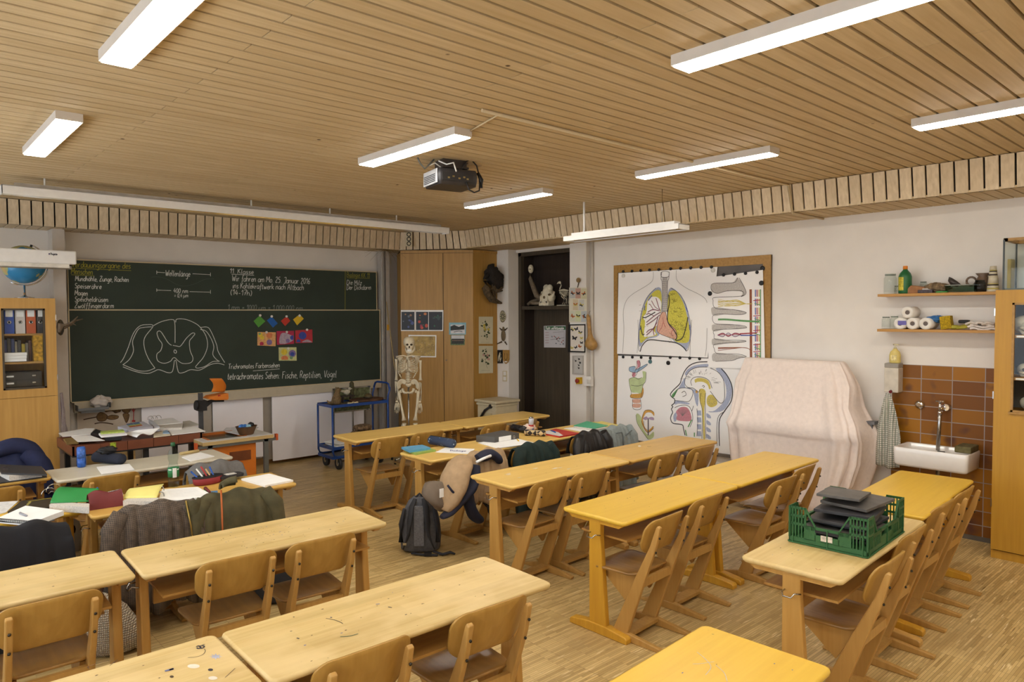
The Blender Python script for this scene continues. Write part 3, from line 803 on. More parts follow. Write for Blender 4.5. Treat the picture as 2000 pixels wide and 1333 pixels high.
for x, y, l in ((508, 616.5, 'green card'), (530.5, 618.5, 'blue card'), (559.5, 618.5, 'red card'), (585, 617, 'yellow card'), (520.5, 649.5, 'yellow and orange picture'), (560, 649, 'crimson picture'), (599.5, 644.5, 'red picture'), (563, 681, 'single lower picture')):
    c = at(x, y, 1, YL-.005)
    b = MB().rings([[(c.x+r*math.cos(2*PI*i/14), c.y-h, c.z+r*math.sin(2*PI*i/14)) for i in range(14)] for r, h in ((.0165, 0), (.0165, .006), (.012, .009))])
    b.lathe([(.005, 0), (.005, .0005)], (c.x, c.y-.009, c.z), 8)
    single('magnet', b, MAGW, 'round white magnet holding the '+l, 'magnet', 'white magnets on the board')
# chalk tray with cloth under the board
ta, tb_ = at(150, 795, 1, YL-.06), at(210, 805, 1, YL-.06)
t = thing('chalk_tray', 'grey metal chalk tray hanging under the chalkboard', 'tray', (ta.x, YL-.1, tb_.z))
b = MB()
zt = at(152, 800, 1, YL-.16).z
xa, xb = at(152, 800, 1, YL-.16).x, at(210, 797, 1, YL-.16).x
b.bb((xa, YL-.2, zt-.02), (xb, YL-.036, zt-.01)); b.bb((xa, YL-.21, zt-.02), (xb, YL-.2, zt+.01)); b.bb((xa-.005, YL-.2, zt-.02), (xa, YL-.036, zt+.04)); b.bb((xb, YL-.2, zt-.02), (xb+.005, YL-.036, zt+.04)); b.bb((xa+.03, YL-.17, zt-.05), (xb-.03, YL-.036, zt-.022))
b.build('tray', mat('tray_grey', (110, 112, 114), .45), t, True)
def rag(mb, c, r, seed, m=0, n=16, k=9):
    rn = random.Random(seed); ph = [rn.uniform(0, 6) for _ in range(5)]
    def fn(u, v):
        a, e = 2*PI*u, PI*(v-.5)
        q = 1+.13*math.sin(5*a+ph[0])+.10*math.sin(3*a+7*e+ph[1])+.07*math.sin(9*a-4*e+ph[2])
        return (c[0]+r[0]*q*math.cos(a)*math.cos(e), c[1]+r[1]*q*math.sin(a)*math.cos(e), c[2]+r[2]*(math.sin(e)*q))
    return mb.grid(fn, n*2, k*2, m)
cr = at(197, 789, 1, YL-.12)
single('wiping_cloth', rag(MB(), (cr.x, YL-.12, zt+.06), (.10, .065, .062), 3), mat('grey_rag', (196, 188, 180), .95, bump=.3), 'crumpled pale wiping cloth lying in the chalk tray', 'cloth')
single('board_sponge', MB().bb((xa+.27, YL-.15, zt-.009), (xa+.33, YL-.07, zt+.05)), mat('dark_sponge', (60, 62, 66), .95), 'dark sponge in the chalk tray beside the cloth', 'sponge')
for i, (x, c) in enumerate(((.05, 'white'), (.13, 'yellow'), (.2, 'white'))):
    single('chalk_stick', MB().tube([(xa+x, YL-.12, zt-.004), (xa+x+.06, YL-.11, zt-.004)], .006, 8), CHALK if c == 'white' else mat('chalk_stick_yellow', (214, 190, 70), .9), ('yellow chalk stick in the tray' if c == 'yellow' else 'white chalk stick in the tray, '+('at its open end' if i == 0 else 'next to the sponge')), 'chalk', 'chalk sticks in the tray')
# white boards and posts on the wall under the chalkboard
POST = mat('lower_post', (172, 164, 152), .7, var=.03)
n_ = 10
for a, b in ((449, 476), (512, 532), (637, 652), (712, 735), (253, 275), (391, 412)):
    q0, q1 = at(a, 840, 1, YB-.01), at(b, 840, 1, YB-.01)
    struct('trim_%d' % n_, MB().bb((q0.x, YB-.05, .06), (q1.x, YB, 1.1)), POST); n_ += 1
def panel(name, a, b, y, m, label, cat='panel', zb=None):
    p0, p1 = at(*a, 1, y), at(*b, 1, y)
    return single(name, MB().bb((p0.x, y, max(p1.z, .02) if zb is None else zb), (p1.x, y+.02, min(p0.z, lb.z-.128))), m, label, cat, bevel=.003)
WB = mat('white_sheet', (244, 242, 248), .6, var=.03, scale=2)
panel('white_sheet', (531, 752), (650, 880), YL+.0, WB, 'white sheet panel standing under the chalkboard by the blue trolley', zb=.05)
panel('white_sheet', (653, 748), (712, 880), YL+.03, WB, 'white sheet panel behind the blue trolley under the chalkboard', zb=.05)
panel('white_sheet', (415, 760), (515, 868), YL+.06, WB, 'white panel with a horizontal joint behind the overhead projector cart', zb=.12)
panel('white_sheet', (276, 775), (392, 868), YL+.06, WB, 'white panel behind the paper strewn brown table', zb=.12)
p0, p1 = at(150, 790, 1, YB-.06), at(255, 850, 1, YB-.06)
t = thing('root_chart', 'wall chart with brown ginger like root drawing below the chalkboard', 'poster', ((p0.x+p1.x)/2, YB-.06, .2))
MB().bb((p0.x, YB-.055, .2), (p1.x, YB-.045, p0.z)).build('sheet', mat('chart_paper', (200, 188, 172), .8, var=.04), t, True)
d = Sheet(1, YB-.057, nY)
ROOT, ROOTD = mat('root_brown', (120, 92, 58), .8, var=.3, scale=30), mat('root_dark', (72, 52, 34), .8)
zz = lambda s_: zpts(s_, 90, 760, 7.4)
for q in ("730,400 780,340 850,360 890,400 850,460 760,465", "850,330 900,260 980,240 1050,260 1080,320 1020,340 940,320", "870,420 940,380 1040,390 1030,430 940,445", "1080,240 1200,230 1220,300 1180,350 1110,330", "1110,370 1150,350 1200,370 1190,440 1160,490 1130,430", "960,300 1010,290 1060,320 1000,350"):
    d.fill(zz(q), ROOT); d.line(zz(q), .006, ROOTD, closed=True)
for q in ("540,445 640,425 740,405", "700,505 780,490 880,495 970,512"): d.line(zz(q), .012, ROOTD)
RED_INK = mat('red_ink', (170, 50, 50), .8)
d.line(zz("1262,470 1265,360 1262,250"), .008, RED_INK); d.line(zz("1235,280 1262,330 1290,290"), .006, RED_INK); d.line(zz("1240,465 1290,465"), .02, RED_INK)
d.build('root_drawing', t)
p0, p1 = at(170, 880, 1, YB-.06), at(265, 905, 1, YB-.06)
single('landscape_chart', MB().bb((p0.x, YB-.058, p1.z), (p1.x, YB-.05, p0.z)), mat('chart_tan', (206, 178, 124), .8, var=.3, scale=9), 'tan landscape chart low behind the brown table', 'poster')

# ---------------------------------------------------------------- projection screen case, globe cupboard
YC = 8.6
a, b = at(-40, 490, 1, YC-.35), at(150, 518, 1, YC-.35)
t = thing('projection_screen', 'long white roll up projection screen case crossing before the globe', 'projection screen', (0, YC-.3, b.z))
MB().bb((-1.2, YC-.35, at(150, 517, 1, YC-.35).z), (b.x, YC-.24, at(150, 491, 1, YC-.35).z)).build('case', WHITE, t, True, bevel=.012)
e = at(138, 514, 1, YC-.34)
MB().bb((-1.2, YC-.325, at(138, 513, 1, YC-.34).z-.055), (at(136, 510, 1, YC-.34).x, YC-.27, at(150, 517, 1, YC-.35).z+.004)).build('screen_roll', mat('screen_cloth', (222, 216, 204), .7), t, True)
c0 = at(139, 513, 1, YC-.3)
MB().tube([(-1.2, YC-.3, c0.z-.055), (c0.x, YC-.3, c0.z-.055)], .018, 10).build('bottom_bar', ALU, t, True)
br_ = MB()
for x in (-1.0, a.x-.2): br_.tube([(x, YC-.3, at(150, 491, 1, YC-.35).z-.01), (x, YC-.3, ZC-.002)], .008, 6)
br_.tube([(b.x-.06, YC-.24, at(150, 500, 1, YC-.35).z), (b.x-.06, 9.1, at(150, 500, 1, YC-.35).z)], .008, 6)
br_.build('bracket', METAL, t, True)
d = Sheet(1, YC-.351, nY); d.fill([(95, 494.8), (97.4, 494.8), (97.4, 498), (95, 498)], mat('blue_print', (40, 40, 90), .7), False); d.text('Projecta', (99, 498.3), (112, 498.6), 4, .004, mat('dark_print', (60, 60, 70), .7), 0); d.build('lettering', t)
# cupboard
OAK2 = wood('light_oak_veneer', (198, 154, 84), (180, 136, 70), 2, .42, 1.0)
CX1, CX0 = at(111, 700, 1, YC).x, .55
CZT = at(80, 583, 1, YC).z
t = thing('glazed_cupboard', 'tall wooden cupboard with one glass door and files inside, under the globe', 'cupboard', ((CX0+CX1)/2, YC+.25, 0))
b = MB(); D = .45
b.bb((CX0, YC+.02, 0), (CX0+.02, YC+D, CZT)); b.bb((CX1-.02, YC+.02, 0), (CX1, YC+D, CZT)); b.bb((CX0, YC+.02, CZT-.02), (CX1, YC+D, CZT)); b.bb((CX0, YC+D-.015, 0), (CX1, YC+D, CZT)); b.bb((CX0, YC+.02, .0), (CX1, YC+D, .08))
b.build('carcass', OAK2, t, True)
dz = lambda y: at(60, y, 1, YC).z
gx1, gx0 = at(89.5, 680, 1, YC).x, at(4, 680, 1, YC).x
gz1, gz0 = dz(603), dz(760); zs_ = dz(776)
b = MB()
b.bb((gx1, YC, zs_), (CX1, YC+.02, CZT)); b.bb((CX0, YC, zs_), (gx0, YC+.02, CZT)); b.bb((gx0, YC, gz1), (gx1, YC+.02, CZT)); b.bb((gx0, YC, zs_), (gx1, YC+.02, gz0))
dr = b.build('glass_door', OAK2, t, True)
fr = MB(); q = .018
fr.bb((gx0, YC-.004, gz0), (gx0+q, YC+.022, gz1)); fr.bb((gx1-q, YC-.004, gz0), (gx1, YC+.022, gz1)); fr.bb((gx0, YC-.004, gz0), (gx1, YC+.022, gz0+q)); fr.bb((gx0, YC-.004, gz1-q), (gx1, YC+.022, gz1))
o = fr.build('glass_frame', DARKDOOR, None); o.parent = dr; o.location = -t.location
o = MB().bb((gx0+q, YC+.008, gz0+q), (gx1-q, YC+.012, gz1-q)).build('pane', PANE); o.parent = dr; o.location = -t.location
MB().bb((CX0, YC, .06), (CX1, YC+.02, zs_-.004)).build('lower_door', OAK2, t, True)
for zz_ in (dz(621), dz(740)):
    MB().bb((CX1-.004, YC-.004, zz_-.03), (CX1+.006, YC+.02, zz_+.03)).build('hinge', METAL, t, True)
SH1, SH2 = dz(652), dz(707)
SHZ = []
for z_ in (SH1, SH2):
    MB().bb((CX0+.02, YC+.03, z_-.02), (CX1-.02, YC+D-.02, z_)).build('shelf', OAKX, t, True)
# files, books and boxes inside
fx = gx0+.03
for wd, col, l in ((.085, (52, 84, 170), 'blue lever arch file behind the glass door'), (.085, (208, 202, 198), 'white lever arch file next to the blue one'), (.085, (190, 92, 50), 'wide orange lever arch file behind the glass door'), (.066, (66, 64, 66), 'dark grey lever arch file between two orange ones'), (.05, (184, 88, 50), 'narrow orange lever arch file near the cupboard frame'), (.03, (110, 116, 112), 'thin grey green file against the cupboard side')):
    f = thing('lever_arch_file', l, 'file', (fx+wd/2, YC+.2, SH1), 0, 'lever arch files in the glazed cupboard')
    MB().box((0, 0, .155), (wd-.004, .28, .31)).build('cover', mat('file_%d_%d' % col[:2], col, .6, var=.05), f)
    if wd > .04:
        MB().box((0, -.141, .235), (wd-.025, .002, .13)).build('spine_label', PAPER, f)
        MB().rings([[(r*math.cos(2*PI*i/12), -.14-h, .115+r*math.sin(2*PI*i/12)) for i in range(12)] for r, h in ((.018, 0), (.018, .003), (.01, .003), (.01, -.002))]).build('finger_ring', METAL, f)
    fx += wd+.006
bx = gx0+.03; rb = random.Random(5)
BC = [(60, 66, 110), (88, 84, 80), (64, 78, 120), (150, 146, 130), (70, 72, 76), (166, 150, 60), (120, 116, 112), (96, 70, 60), (70, 90, 110), (160, 156, 150), (110, 60, 60), (140, 140, 66), (90, 94, 110), (150, 130, 110)]
ORD = ('first', 'second', 'third', 'fourth', 'fifth', 'sixth', 'seventh', 'eighth', 'ninth', 'tenth', 'eleventh', 'twelfth', 'thirteenth', 'fourteenth')
for i in range(14):
    wd = rb.uniform(.018, .03); h = rb.uniform(.17, .24)
    single('book', MB().bb((bx, YC+.13, SH2), (bx+wd, YC+.3, SH2+h)), mat('book_%d' % i, BC[i], .6), '%s book from the cabinet frame on the middle shelf behind glass' % ORD[i], 'book', 'books on the middle shelf of the glazed cupboard')
    bx += wd+.004
for i in range(3):
    single('paper_stack', MB().box((gx0+.11, YC+.075, SH2+.02+.03*i), (.19, .10, .028), rz=.08*(i-1)), PAPER, ('lowest', 'middle', 'uppermost')[i]+' bundle of white papers lying on the middle cupboard shelf', 'papers', 'paper bundles in the glazed cupboard')
single('yellow_box', MB().bb((gx1-.1, YC+.04, SH2), (gx1-.02, YC+.12, SH2+.28)), mat('yellow_box', (196, 150, 40), .6, var=.5, scale=30), 'yellow printed box at the end of the middle cupboard shelf', 'box')
t2 = thing('drawer_box', 'dark drawer box with three small label plates in the cupboard bottom', 'drawer box', (gx1-.2, YC+.2, gz0-.06))
MB().box((0, 0, .115), (.34, .26, .23)).build('case', mat('box_black', (50, 46, 44), .4), t2)
for i in range(3):
    dw = MB().box((0, -.132, .045+i*.07), (.32, .006, .062)).build('drawer', mat('drawer_black', (64, 60, 56), .35), t2)
    MB().box((-.1, -.137, .05+i*.07), (.06, .004, .016)).build('label_plate', PAPER, dw); MB().box((.1, -.137, .05+i*.07), (.03, .008, .014)).build('handle', METAL, dw)
MB().bb((CX0+.02, YC+.03, gz0-.08), (CX1-.02, YC+D-.02, gz0-.06)).build('shelf', OAKX, t, True)
# globe on the cupboard
gc = at(46, 517, 1, YC+.22); gr = .195
t = thing('globe', 'desk globe with blue oceans on a chrome stand on top of the cupboard', 'globe', (gc.x, YC+.22, CZT))
def globe_mat():
    m, nt, b = nodes('globe_map'); v = coords(nt, (1, 1, 1))
    f = noise(nt, v, 4.6, 4)
    c = mix(nt, lin((36, 120, 176)), lin((64, 148, 196)), noise(nt, v, 12, 2))
    c = mix(nt, c, lin((170, 176, 120)), ramp(nt, f, .51, .52)); c = mix(nt, c, lin((190, 160, 100)), ramp(nt, f, .57, .63))
    nt.links.new(c, b.inputs['Base Color']); b.inputs['Roughness'].default_value = .25; return m
gh = gc.z-CZT
MB().ball((0, 0, gh), gr, 32).build('sphere', globe_mat(), t)
ar = MB(); ar.tube([(gr*1.1*math.sin(a_), 0, gh+gr*1.1*math.cos(a_)) for a_ in [math.radians(q) for q in range(20, 220, 8)]], .007, 8); ar.build('meridian_arc', CHROME, t)
MB().lathe([(.09, 0), (.09, .012), (.03, .02), (.014, .04), (.012, gh-gr*1.1)], (0, 0, 0), 20).build('stand', CHROME, t)
pp = MB(); pp.tube([(gr*1.12*math.sin(.35), 0, gh+gr*1.12*math.cos(.35)), (gr*.98*math.sin(.35), 0, gh+gr*.98*math.cos(.35))], .012, 8); pp.build('pole_knob', BLACKM, t)
single('flat_tray', MB().bb((CX0+.05, YC+.08, CZT), (CX0+.42, YC+.32, CZT+.012)), BLACKM, 'thin black tray beside the globe foot on the cupboard', 'tray') if False else None
# antlers on the cupboard side
t = thing('roe_antlers', 'small pair of antlers mounted at the edge of the globe cupboard', 'antlers', at(116, 640, 1, YC+.1))
AN = mat('antler_bone', (112, 96, 78), .7, var=.3, scale=40)
zz = lambda s_, y: [at(*p, 1, y) for p in zpts(s_, 80, 560, 3.33)]
MB().ball(at(118, 640, 1, YC+.08), (.035, .06, .085), 12).build('mount_plate', DARKDOOR, t, True)
MB().tube(zz("118,300 125,250 160,252 200,235 240,195", YC+.02), [.02, .035, .014, .012, .004], 8).build('antler', AN, t, True)
MB().tube(zz("140,270 170,258 205,240 225,222 272,212", YC+.06), [.02, .016, .013, .01, .004], 8).build('antler', AN, t, True)
MB().tube(zz("200,240 228,252", YC+.04), [.01, .003], 6).build('tine', AN, t, True)
# checked cloth hanging at the cupboard side
x0 = CX1+.012; zt_, zb_ = at(119, 768, 1, YC+.06).z, at(128, 885, 1, YC+.06).z
single('checked_towel', MB().grid(lambda u, v: (x0+.012+.075*u*(.35+v)+.01*math.sin(9*u+5*v), YC+.02+.09*u, zt_+(zb_-zt_)*v), 8, 12, 0, .004), checks('towel_check', (196, 186, 184), (96, 70, 96), 34), 'checked towel hanging down the side of the globe cupboard', 'towel')
# ---------------------------------------------------------------- planes that follow no axis
def atp(px, py, P0, n):
    v = Vector((px-1000, py-666.5, FPX)); d_ = _r*v.x+_d*v.y+_f*v.z; n = Vector(n)
    return EYE+d_*((Vector(P0)-EYE).dot(n)/d_.dot(n))
class SheetP(Sheet):
    def __init__(s, P0, n): Sheet.__init__(s, 0, 0, n); s.P0 = P0
    def P(s, p): return atp(p[0], p[1], s.P0, s.n)
def quadboard(mb, pts, n, th, m=0):
    """board whose face corners are pts, thickness th behind the face"""
    pts = [Vector(p) for p in pts]; b = [p-Vector(n)*th for p in pts]; k = len(pts)
    return mb.add([*pts, *b], [tuple(range(k)), tuple(range(k, 2*k))[::-1]]+[(i, i+k, (i+1) % k+k, (i+1) % k) for i in range(k)], m)

# ---------------------------------------------------------------- corner cupboard
PA, PB_, PC, PD = Vector((5.95, 9.2, 0)), Vector((5.79, 8.86, 0)), Vector((6.54, 8.10, 0)), Vector((6.995, 8.10, 0))
CT = 2.945
t = thing('corner_cupboard', 'tall built in oak corner cupboard with two doors, hung with pictures', 'cupboard', (6.3, 8.7, 0))
b = MB()
pl = [PA, PB_, PC, PD, Vector((6.995, 9.2, 0))]
b.prism([((p.x-6.47)*.985+6.47, (p.y-8.7)*.985+8.7) for p in pl], (0, CT-.005), lambda a, c, q: (a, c, q))
b.build('carcass', mat('cupboard_inside', (70, 52, 32), .7), t, True)
ndir = Vector((-(PC.y-PB_.y)*-1, -(PC.x-PB_.x), 0)); ndir = Vector((PC.y-PB_.y, -(PC.x-PB_.x), 0)).normalized()
def face(name, a, c, z0, z1, n, th=.02, m=OAK, par=t, off=0):
    a, c = a+n*off, c+n*off
    return quadboard(MB(), [a+Vector((0, 0, z0)), c+Vector((0, 0, z0)), c+Vector((0, 0, z1)), a+Vector((0, 0, z1))], n, th).build(name, m, par, True)
def onf(px): return atp(px, 612, PB_, ndir)*Vector((1, 1, 0)) if False else Vector((atp(px, 612, PB_, ndir).x, atp(px, 612, PB_, ndir).y, 0))
s0, s1, s2 = PB_, onf(866), PC
e_ = (PC-PB_).normalized()*.003
face('door', s0+e_, s1-e_*1.6, .08, CT-.045, ndir); face('door', s1+e_*1.6, s2-e_, .08, CT-.045, ndir)
face('side_panel', PC+Vector((.004, 0, 0)), PD, .0, CT-.03, Vector((0, -1, 0)))
nl = Vector((-(PA.y-PB_.y), PA.x-PB_.x, 0)).normalized(); nl = nl if nl.x < 0 else -nl
face('side_panel', PB_+(PA-PB_)*.01, PA, 0, CT-.03, nl)
face('top_rail', PB_, PC, CT-.04, CT, ndir, off=.004); face('top_rail', PC, PD, CT-.04, CT, Vector((0, -1, 0)), off=.012); face('plinth', PB_, PC, 0, .075, ndir, off=-.01)
k_ = atp(872, 704, PB_, ndir); MB().ball(k_+ndir*.01, .012, 10).build('lock_knob', METAL, t, True)
F0 = PB_+ndir*.002
# pictures on the doors
def picture(name, poly, P0, n, m, label, cat='picture', grp=None, th=.004, draw=None, rim=None):
    t_ = thing(name, label, cat, atp(*poly[3], P0, n), 0, grp)
    n = Vector(n)
    quadboard(MB(), [atp(*p, P0, n)+n*th for p in poly], n, th-.0005).build('sheet' if not rim else 'frame', rim or m, t_, True)
    d_ = SheetP(Vector(P0)+n*th, n)
    if rim:
        cx_, cy_ = sum(p[0] for p in poly)/4, sum(p[1] for p in poly)/4
        d_.fill([(p[0]+(2.2 if p[0] < cx_ else -2.2), p[1]+(2.4 if p[1] < cy_ else -2.4)) for p in poly], m, False)
    if draw: draw(d_)
    if d_.mb.v: d_.build('print', t_)
    return t_
rp = random.Random(11)
def cells(x0, x1, y0, y1, cols, n):
    def f(d_):
        d_.fill([(x0, y0), (x1, y0), (x1, y1), (x0, y1)], mat('night_print', (16, 18, 26), .4, var=.1), False)
        for i in range(n):
            c_ = cols[i % len(cols)]; r = rp.uniform(1.2, 3.0)
            d_.fill(blob(rp.uniform(x0+3.5, x1-3.5), rp.uniform(y0+4, y1-4), r, rp.uniform(.7, 1.5)), mat('glow_%d_%d_%d' % c_, c_, .4), True)
    return f
picture('cell_photograph', [(783, 606), (810.5, 606), (810, 647), (783, 647)], F0, ndir, PAPER, 'dark microscope print with pale blue cells at the cupboard edge', draw=cells(784, 809.4, 609.5, 645, [(70, 80, 130), (90, 100, 110), (150, 110, 70), (40, 50, 110)], 9))
def two(d_):
    cells(812.5, 836.5, 609.5, 645, [(190, 70, 40), (60, 90, 60), (150, 40, 70), (200, 120, 60)], 9)(d_); cells(837.5, 864, 609.5, 645, [(30, 90, 60), (60, 80, 40), (40, 60, 60)], 7)(d_)
picture('cell_photograph', [(811, 606), (866, 606), (865.5, 647), (811, 647)], F0, ndir, PAPER, 'dark microscope print in two halves with orange and green cells', draw=two)
def mapd(d_):
    for i in range(70):
        c_ = ((70, 60, 60), (150, 70, 50), (210, 196, 80), (110, 110, 120), (220, 214, 200))[i % 5]
        d_.fill(blob(rp.uniform(804, 849), rp.uniform(660, 694), rp.uniform(.35, .7)), mat('map_%d' % (i % 5), c_, .7), False)
picture('pin_map', [(798, 654.5), (852.5, 655), (852, 698.5), (797, 698)], F0, ndir, mat('map_tan', (184, 158, 100), .7, var=.3, scale=12), 'tan map with many coloured dots behind the skeleton skull', 'map', rim=PAPER, draw=mapd)
GR_, SNOW, WOODS = mat('photo_green', (92, 116, 76), .5, var=.5, scale=60), mat('photo_snow', (206, 206, 208), .5, var=.1), mat('photo_dark', (44, 46, 42), .5, var=.3, scale=60)
def ph1(d_):
    d_.fill([(880, 634.5), (908, 634.5), (908, 652), (880, 652)], SNOW, False); d_.fill([(880, 638), (887, 635), (896, 639), (907, 635), (907, 644), (880, 646)], WOODS, False); d_.line([(886, 649), (896, 647), (903, 648)], .008, WOODS)
picture('photo_print', [(877, 630.5), (910.5, 630.5), (910, 654), (877, 654)], F0, ndir, mat('sky_blue_card', (132, 178, 190), .6), 'winter photograph on light blue card, on the cupboard door', draw=ph1)
def ph2(d_):
    d_.fill([(881.5, 655.5), (907, 655.5), (907, 663), (881.5, 663)], SNOW, False); d_.fill([(882, 662), (906.5, 662), (906, 672), (882, 672)], WOODS, False)
    for i in range(9): d_.fill(blob(884+2.6*i, 665.5, .9), mat('photo_faces', (150, 120, 100), .6), False)
picture('photo_print', [(880, 655), (908, 655), (907.5, 674.5), (880, 674.5)], F0, ndir, GR_, 'green group photograph below the winter photograph', draw=ph2)
nS = Vector((0, -1, 0)); FS = PC+Vector((0, -.002, 0))
LEAF, STEM = mat('leaf_ink', (58, 72, 46), .8, var=.2, scale=50), mat('stem_ink', (84, 88, 60), .8)
def flower(x, y, col):
    rf = random.Random(int(x+y))
    def f(d_):
        d_.line([(x, y-20), (x+2, y-8), (x-1, y+6), (x+3, y+20)], .004, STEM); d_.line([(x-5, y+2), (x, y+2), (x+7, y-8)], .003, STEM)
        for i in range(20):
            q = (x+rf.uniform(-8, 8), y+rf.uniform(-19, 14)); d_.fill(blob(*q, rf.uniform(1, 2.1), rf.uniform(.6, 1.4)), LEAF)
        for i in range(4): d_.fill(blob(x+rf.uniform(-5, 6), y+rf.uniform(-10, 5), 2.3), mat('petal_%d' % col[0], col, .8))
        d_.line([(x-9, y+24), (x+8, y+24)], .002, STEM)
    return f
PRINTP = mat('print_paper', (206, 200, 172), .8, var=.03)
picture('botanical_print', [(935, 619), (962.5, 619), (962, 672), (935, 672)], FS, nS, PRINTP, 'botanical print of a yellow rose, upper of the pair', 'picture', 'botanical prints on the cupboard side', draw=flower(948, 645, (196, 176, 74)))
picture('botanical_print', [(935, 676), (962.5, 676), (962.5, 729), (935, 730)], FS, nS, PRINTP, 'botanical print of a pink rose, lower of the pair', 'picture', 'botanical prints on the cupboard side', draw=flower(949, 700, (190, 150, 140)))
# dark natural mount on the cupboard corner
t = thing('animal_mount', 'dark shaggy taxidermy mount on a curved branch, over the botanical prints', 'mount', (6.85, 8.0, 2.2))
YM = 7.98
def am(x, y, yy=YM): return at(900+x/6.667, 420+y/6.667, 1, yy)
FUR = mat('dark_fur', (44, 38, 34), .9, var=.4, scale=60, bump=.6)
b = MB(); c = am(440, 820)
rn = random.Random(4)
def furf(u, v):
    a, e = 2*PI*u, PI*(v-.5); q = 1+.16*math.sin(6*a+2)*math.cos(e)+.12*math.sin(11*a+5*e)
    return (c.x+.16*q*math.cos(a)*math.cos(e), c.y+.09*math.sin(a)*math.cos(e), c.z+.145*q*math.sin(e)+.05*math.cos(a)*-1)
b.grid(furf, 28, 14); b.tube([am(470, 700), am(430, 720), am(400, 790)], [.03, .05, .04]); b.tube([am(520, 800), am(585, 850)], [.05, .012]); b.tube([am(350, 780), am(298, 838)], [.05, .012])
b.build('fur', FUR, t, True)
BARK = mat('bark', (92, 76, 54), .85, var=.4, scale=30, bump=.5)
b = MB(); b.tube([am(330, 860), am(325, 950), am(345, 1020), am(400, 1100), am(470, 1130), am(530, 1150)], [.05, .06, .055, .05, .035, .015], 10)
b.tube([am(420, 1010), am(500, 960), am(610, 905)], [.05, .03, .012], 8); b.tube([am(430, 990), am(500, 990), am(555, 985)], [.04, .02, .008], 8); b.tube([am(425, 880), am(430, 960), am(440, 1090)], [.03, .04, .02], 8)
b.tube([am(360, 980), am(400, 960), Vector((6.95, 8.08, am(400, 960).z))], .02, 6)
b.build('branch', BARK, t, True)
# small specimens on the column face (x = 7.0)
nX = Vector((-1, 0, 0)); F7 = Vector((6.998, 8, 1))
def disc(mb, px, py, r, x, h, n=18, m=0, ry=None):
    c = at(px, py, 0, x); ry = ry or r
    return mb.rings([[(c.x-hh, c.y+r*k*math.cos(2*PI*i/n), c.z+ry*k*math.sin(2*PI*i/n)) for i in range(n)] for k, hh in ((1, 0), (1, h*.7), (.85, h))], m)
t = thing('seed_plate', 'small round plate with a dark star pattern on the white column', 'plate', at(982, 632, 0, 6.995))
disc(MB(), 982, 618.5, .06, 6.997, .015, 20, 0, .088).build('plate', mat('plate_olive', (110, 100, 74), .6), t, True)
d = SheetP(Vector((6.981, 8, 1)), nX)
d.fill(blob(982, 618.5, 5.8, 1.7), mat('plate_cream', (190, 182, 150), .6))
for i in range(10):
    a = 2*PI*i/10; d.line([(982+1.5*math.cos(a), 618.5+2.4*math.sin(a)), (982+5.2*math.cos(a), 618.5+8.6*math.sin(a))], .012, WOODS, False)
d.build('pattern', t)
t = thing('mole_skin', 'small stretched brown mole pelt pinned on the white column', 'pelt', at(983, 672, 0, 6.99))
b = MB(); c = at(983, 656, 0, 6.985); b.ball(c, (.012, .05, .085), 14); b.ball(c+Vector((0, 0, .1)), (.01, .022, .035), 10)
b.build('pelt', mat('mole_fur', (112, 98, 74), .9, var=.2, scale=60), t, True)
b = MB()
for px, py, qx, qy in ((980, 645, 975.5, 641), (986, 645, 991, 641), (980, 668, 971, 672), (986, 668, 990, 674)): b.tube([at(px, py, 0, 6.99), at(qx, qy, 0, 6.99)], [.012, .006], 6)
b.build('paw', mat('mole_paw', (86, 70, 52), .9), t, True)
t = thing('bone_plaque', 'small black plaque with white bird bones beside the brown shield', 'plaque', at(976, 710, 0, 6.99))
quadboard(MB(), [at(*p, 0, 6.985) for p in ((971.5, 684), (981, 684), (981, 710), (971.5, 710))], nX, .012).build('board', BLACKM, t, True)
BONE = mat('bone', (222, 214, 190), .55, var=.08, scale=30)
b = MB(); b.tube([at(977, 689, 0, 6.983), at(974, 697, 0, 6.98), at(973, 706, 0, 6.983)], .008, 6); b.tube([at(978, 692, 0, 6.983), at(979, 700, 0, 6.98), at(977, 707, 0, 6.983)], .007, 6); b.tube([at(976, 690, 0, 6.983), at(976.5, 705, 0, 6.983)], .006, 6)
b.build('bone', BONE, t, True)
t = thing('shield_plaque', 'small brown shield shaped wooden plaque on the white column', 'plaque', at(988, 711, 0, 6.99))
quadboard(MB(), [at(*p, 0, 6.985) for p in ((982, 684), (994, 684), (994, 703), (991, 709), (988, 711), (985, 709), (982, 703))], nX, .012).build('board', OAKX, t, True)
d = SheetP(Vector((6.985, 8, 1)), nX); d.line([(986, 690), (985, 698), (988, 704), (991, 698), (990, 690)], .008, ROOTD); d.fill([(985.5, 706.2), (990.5, 706.2), (990.5, 708), (985.5, 708)], PAPER, False); d.build('mark', t)
t = thing('light_switch', 'tall white double light switch plate on the white column', 'switch', at(985, 745, 0, 6.99))
quadboard(MB(), [at(*p, 0, 6.988) for p in ((981.5, 725), (989.5, 725), (989.5, 745.5), (981.5, 745.5))], nX, .012).build('plate', CREAM, t, True)
for y in (730, 740):
    quadboard(MB(), [at(*p, 0, 6.984) for p in ((983, y-3.5), (988, y-3.5), (988, y+3.5), (983, y+3.5))], nX, .006).build('rocker', WHITE, t, True)
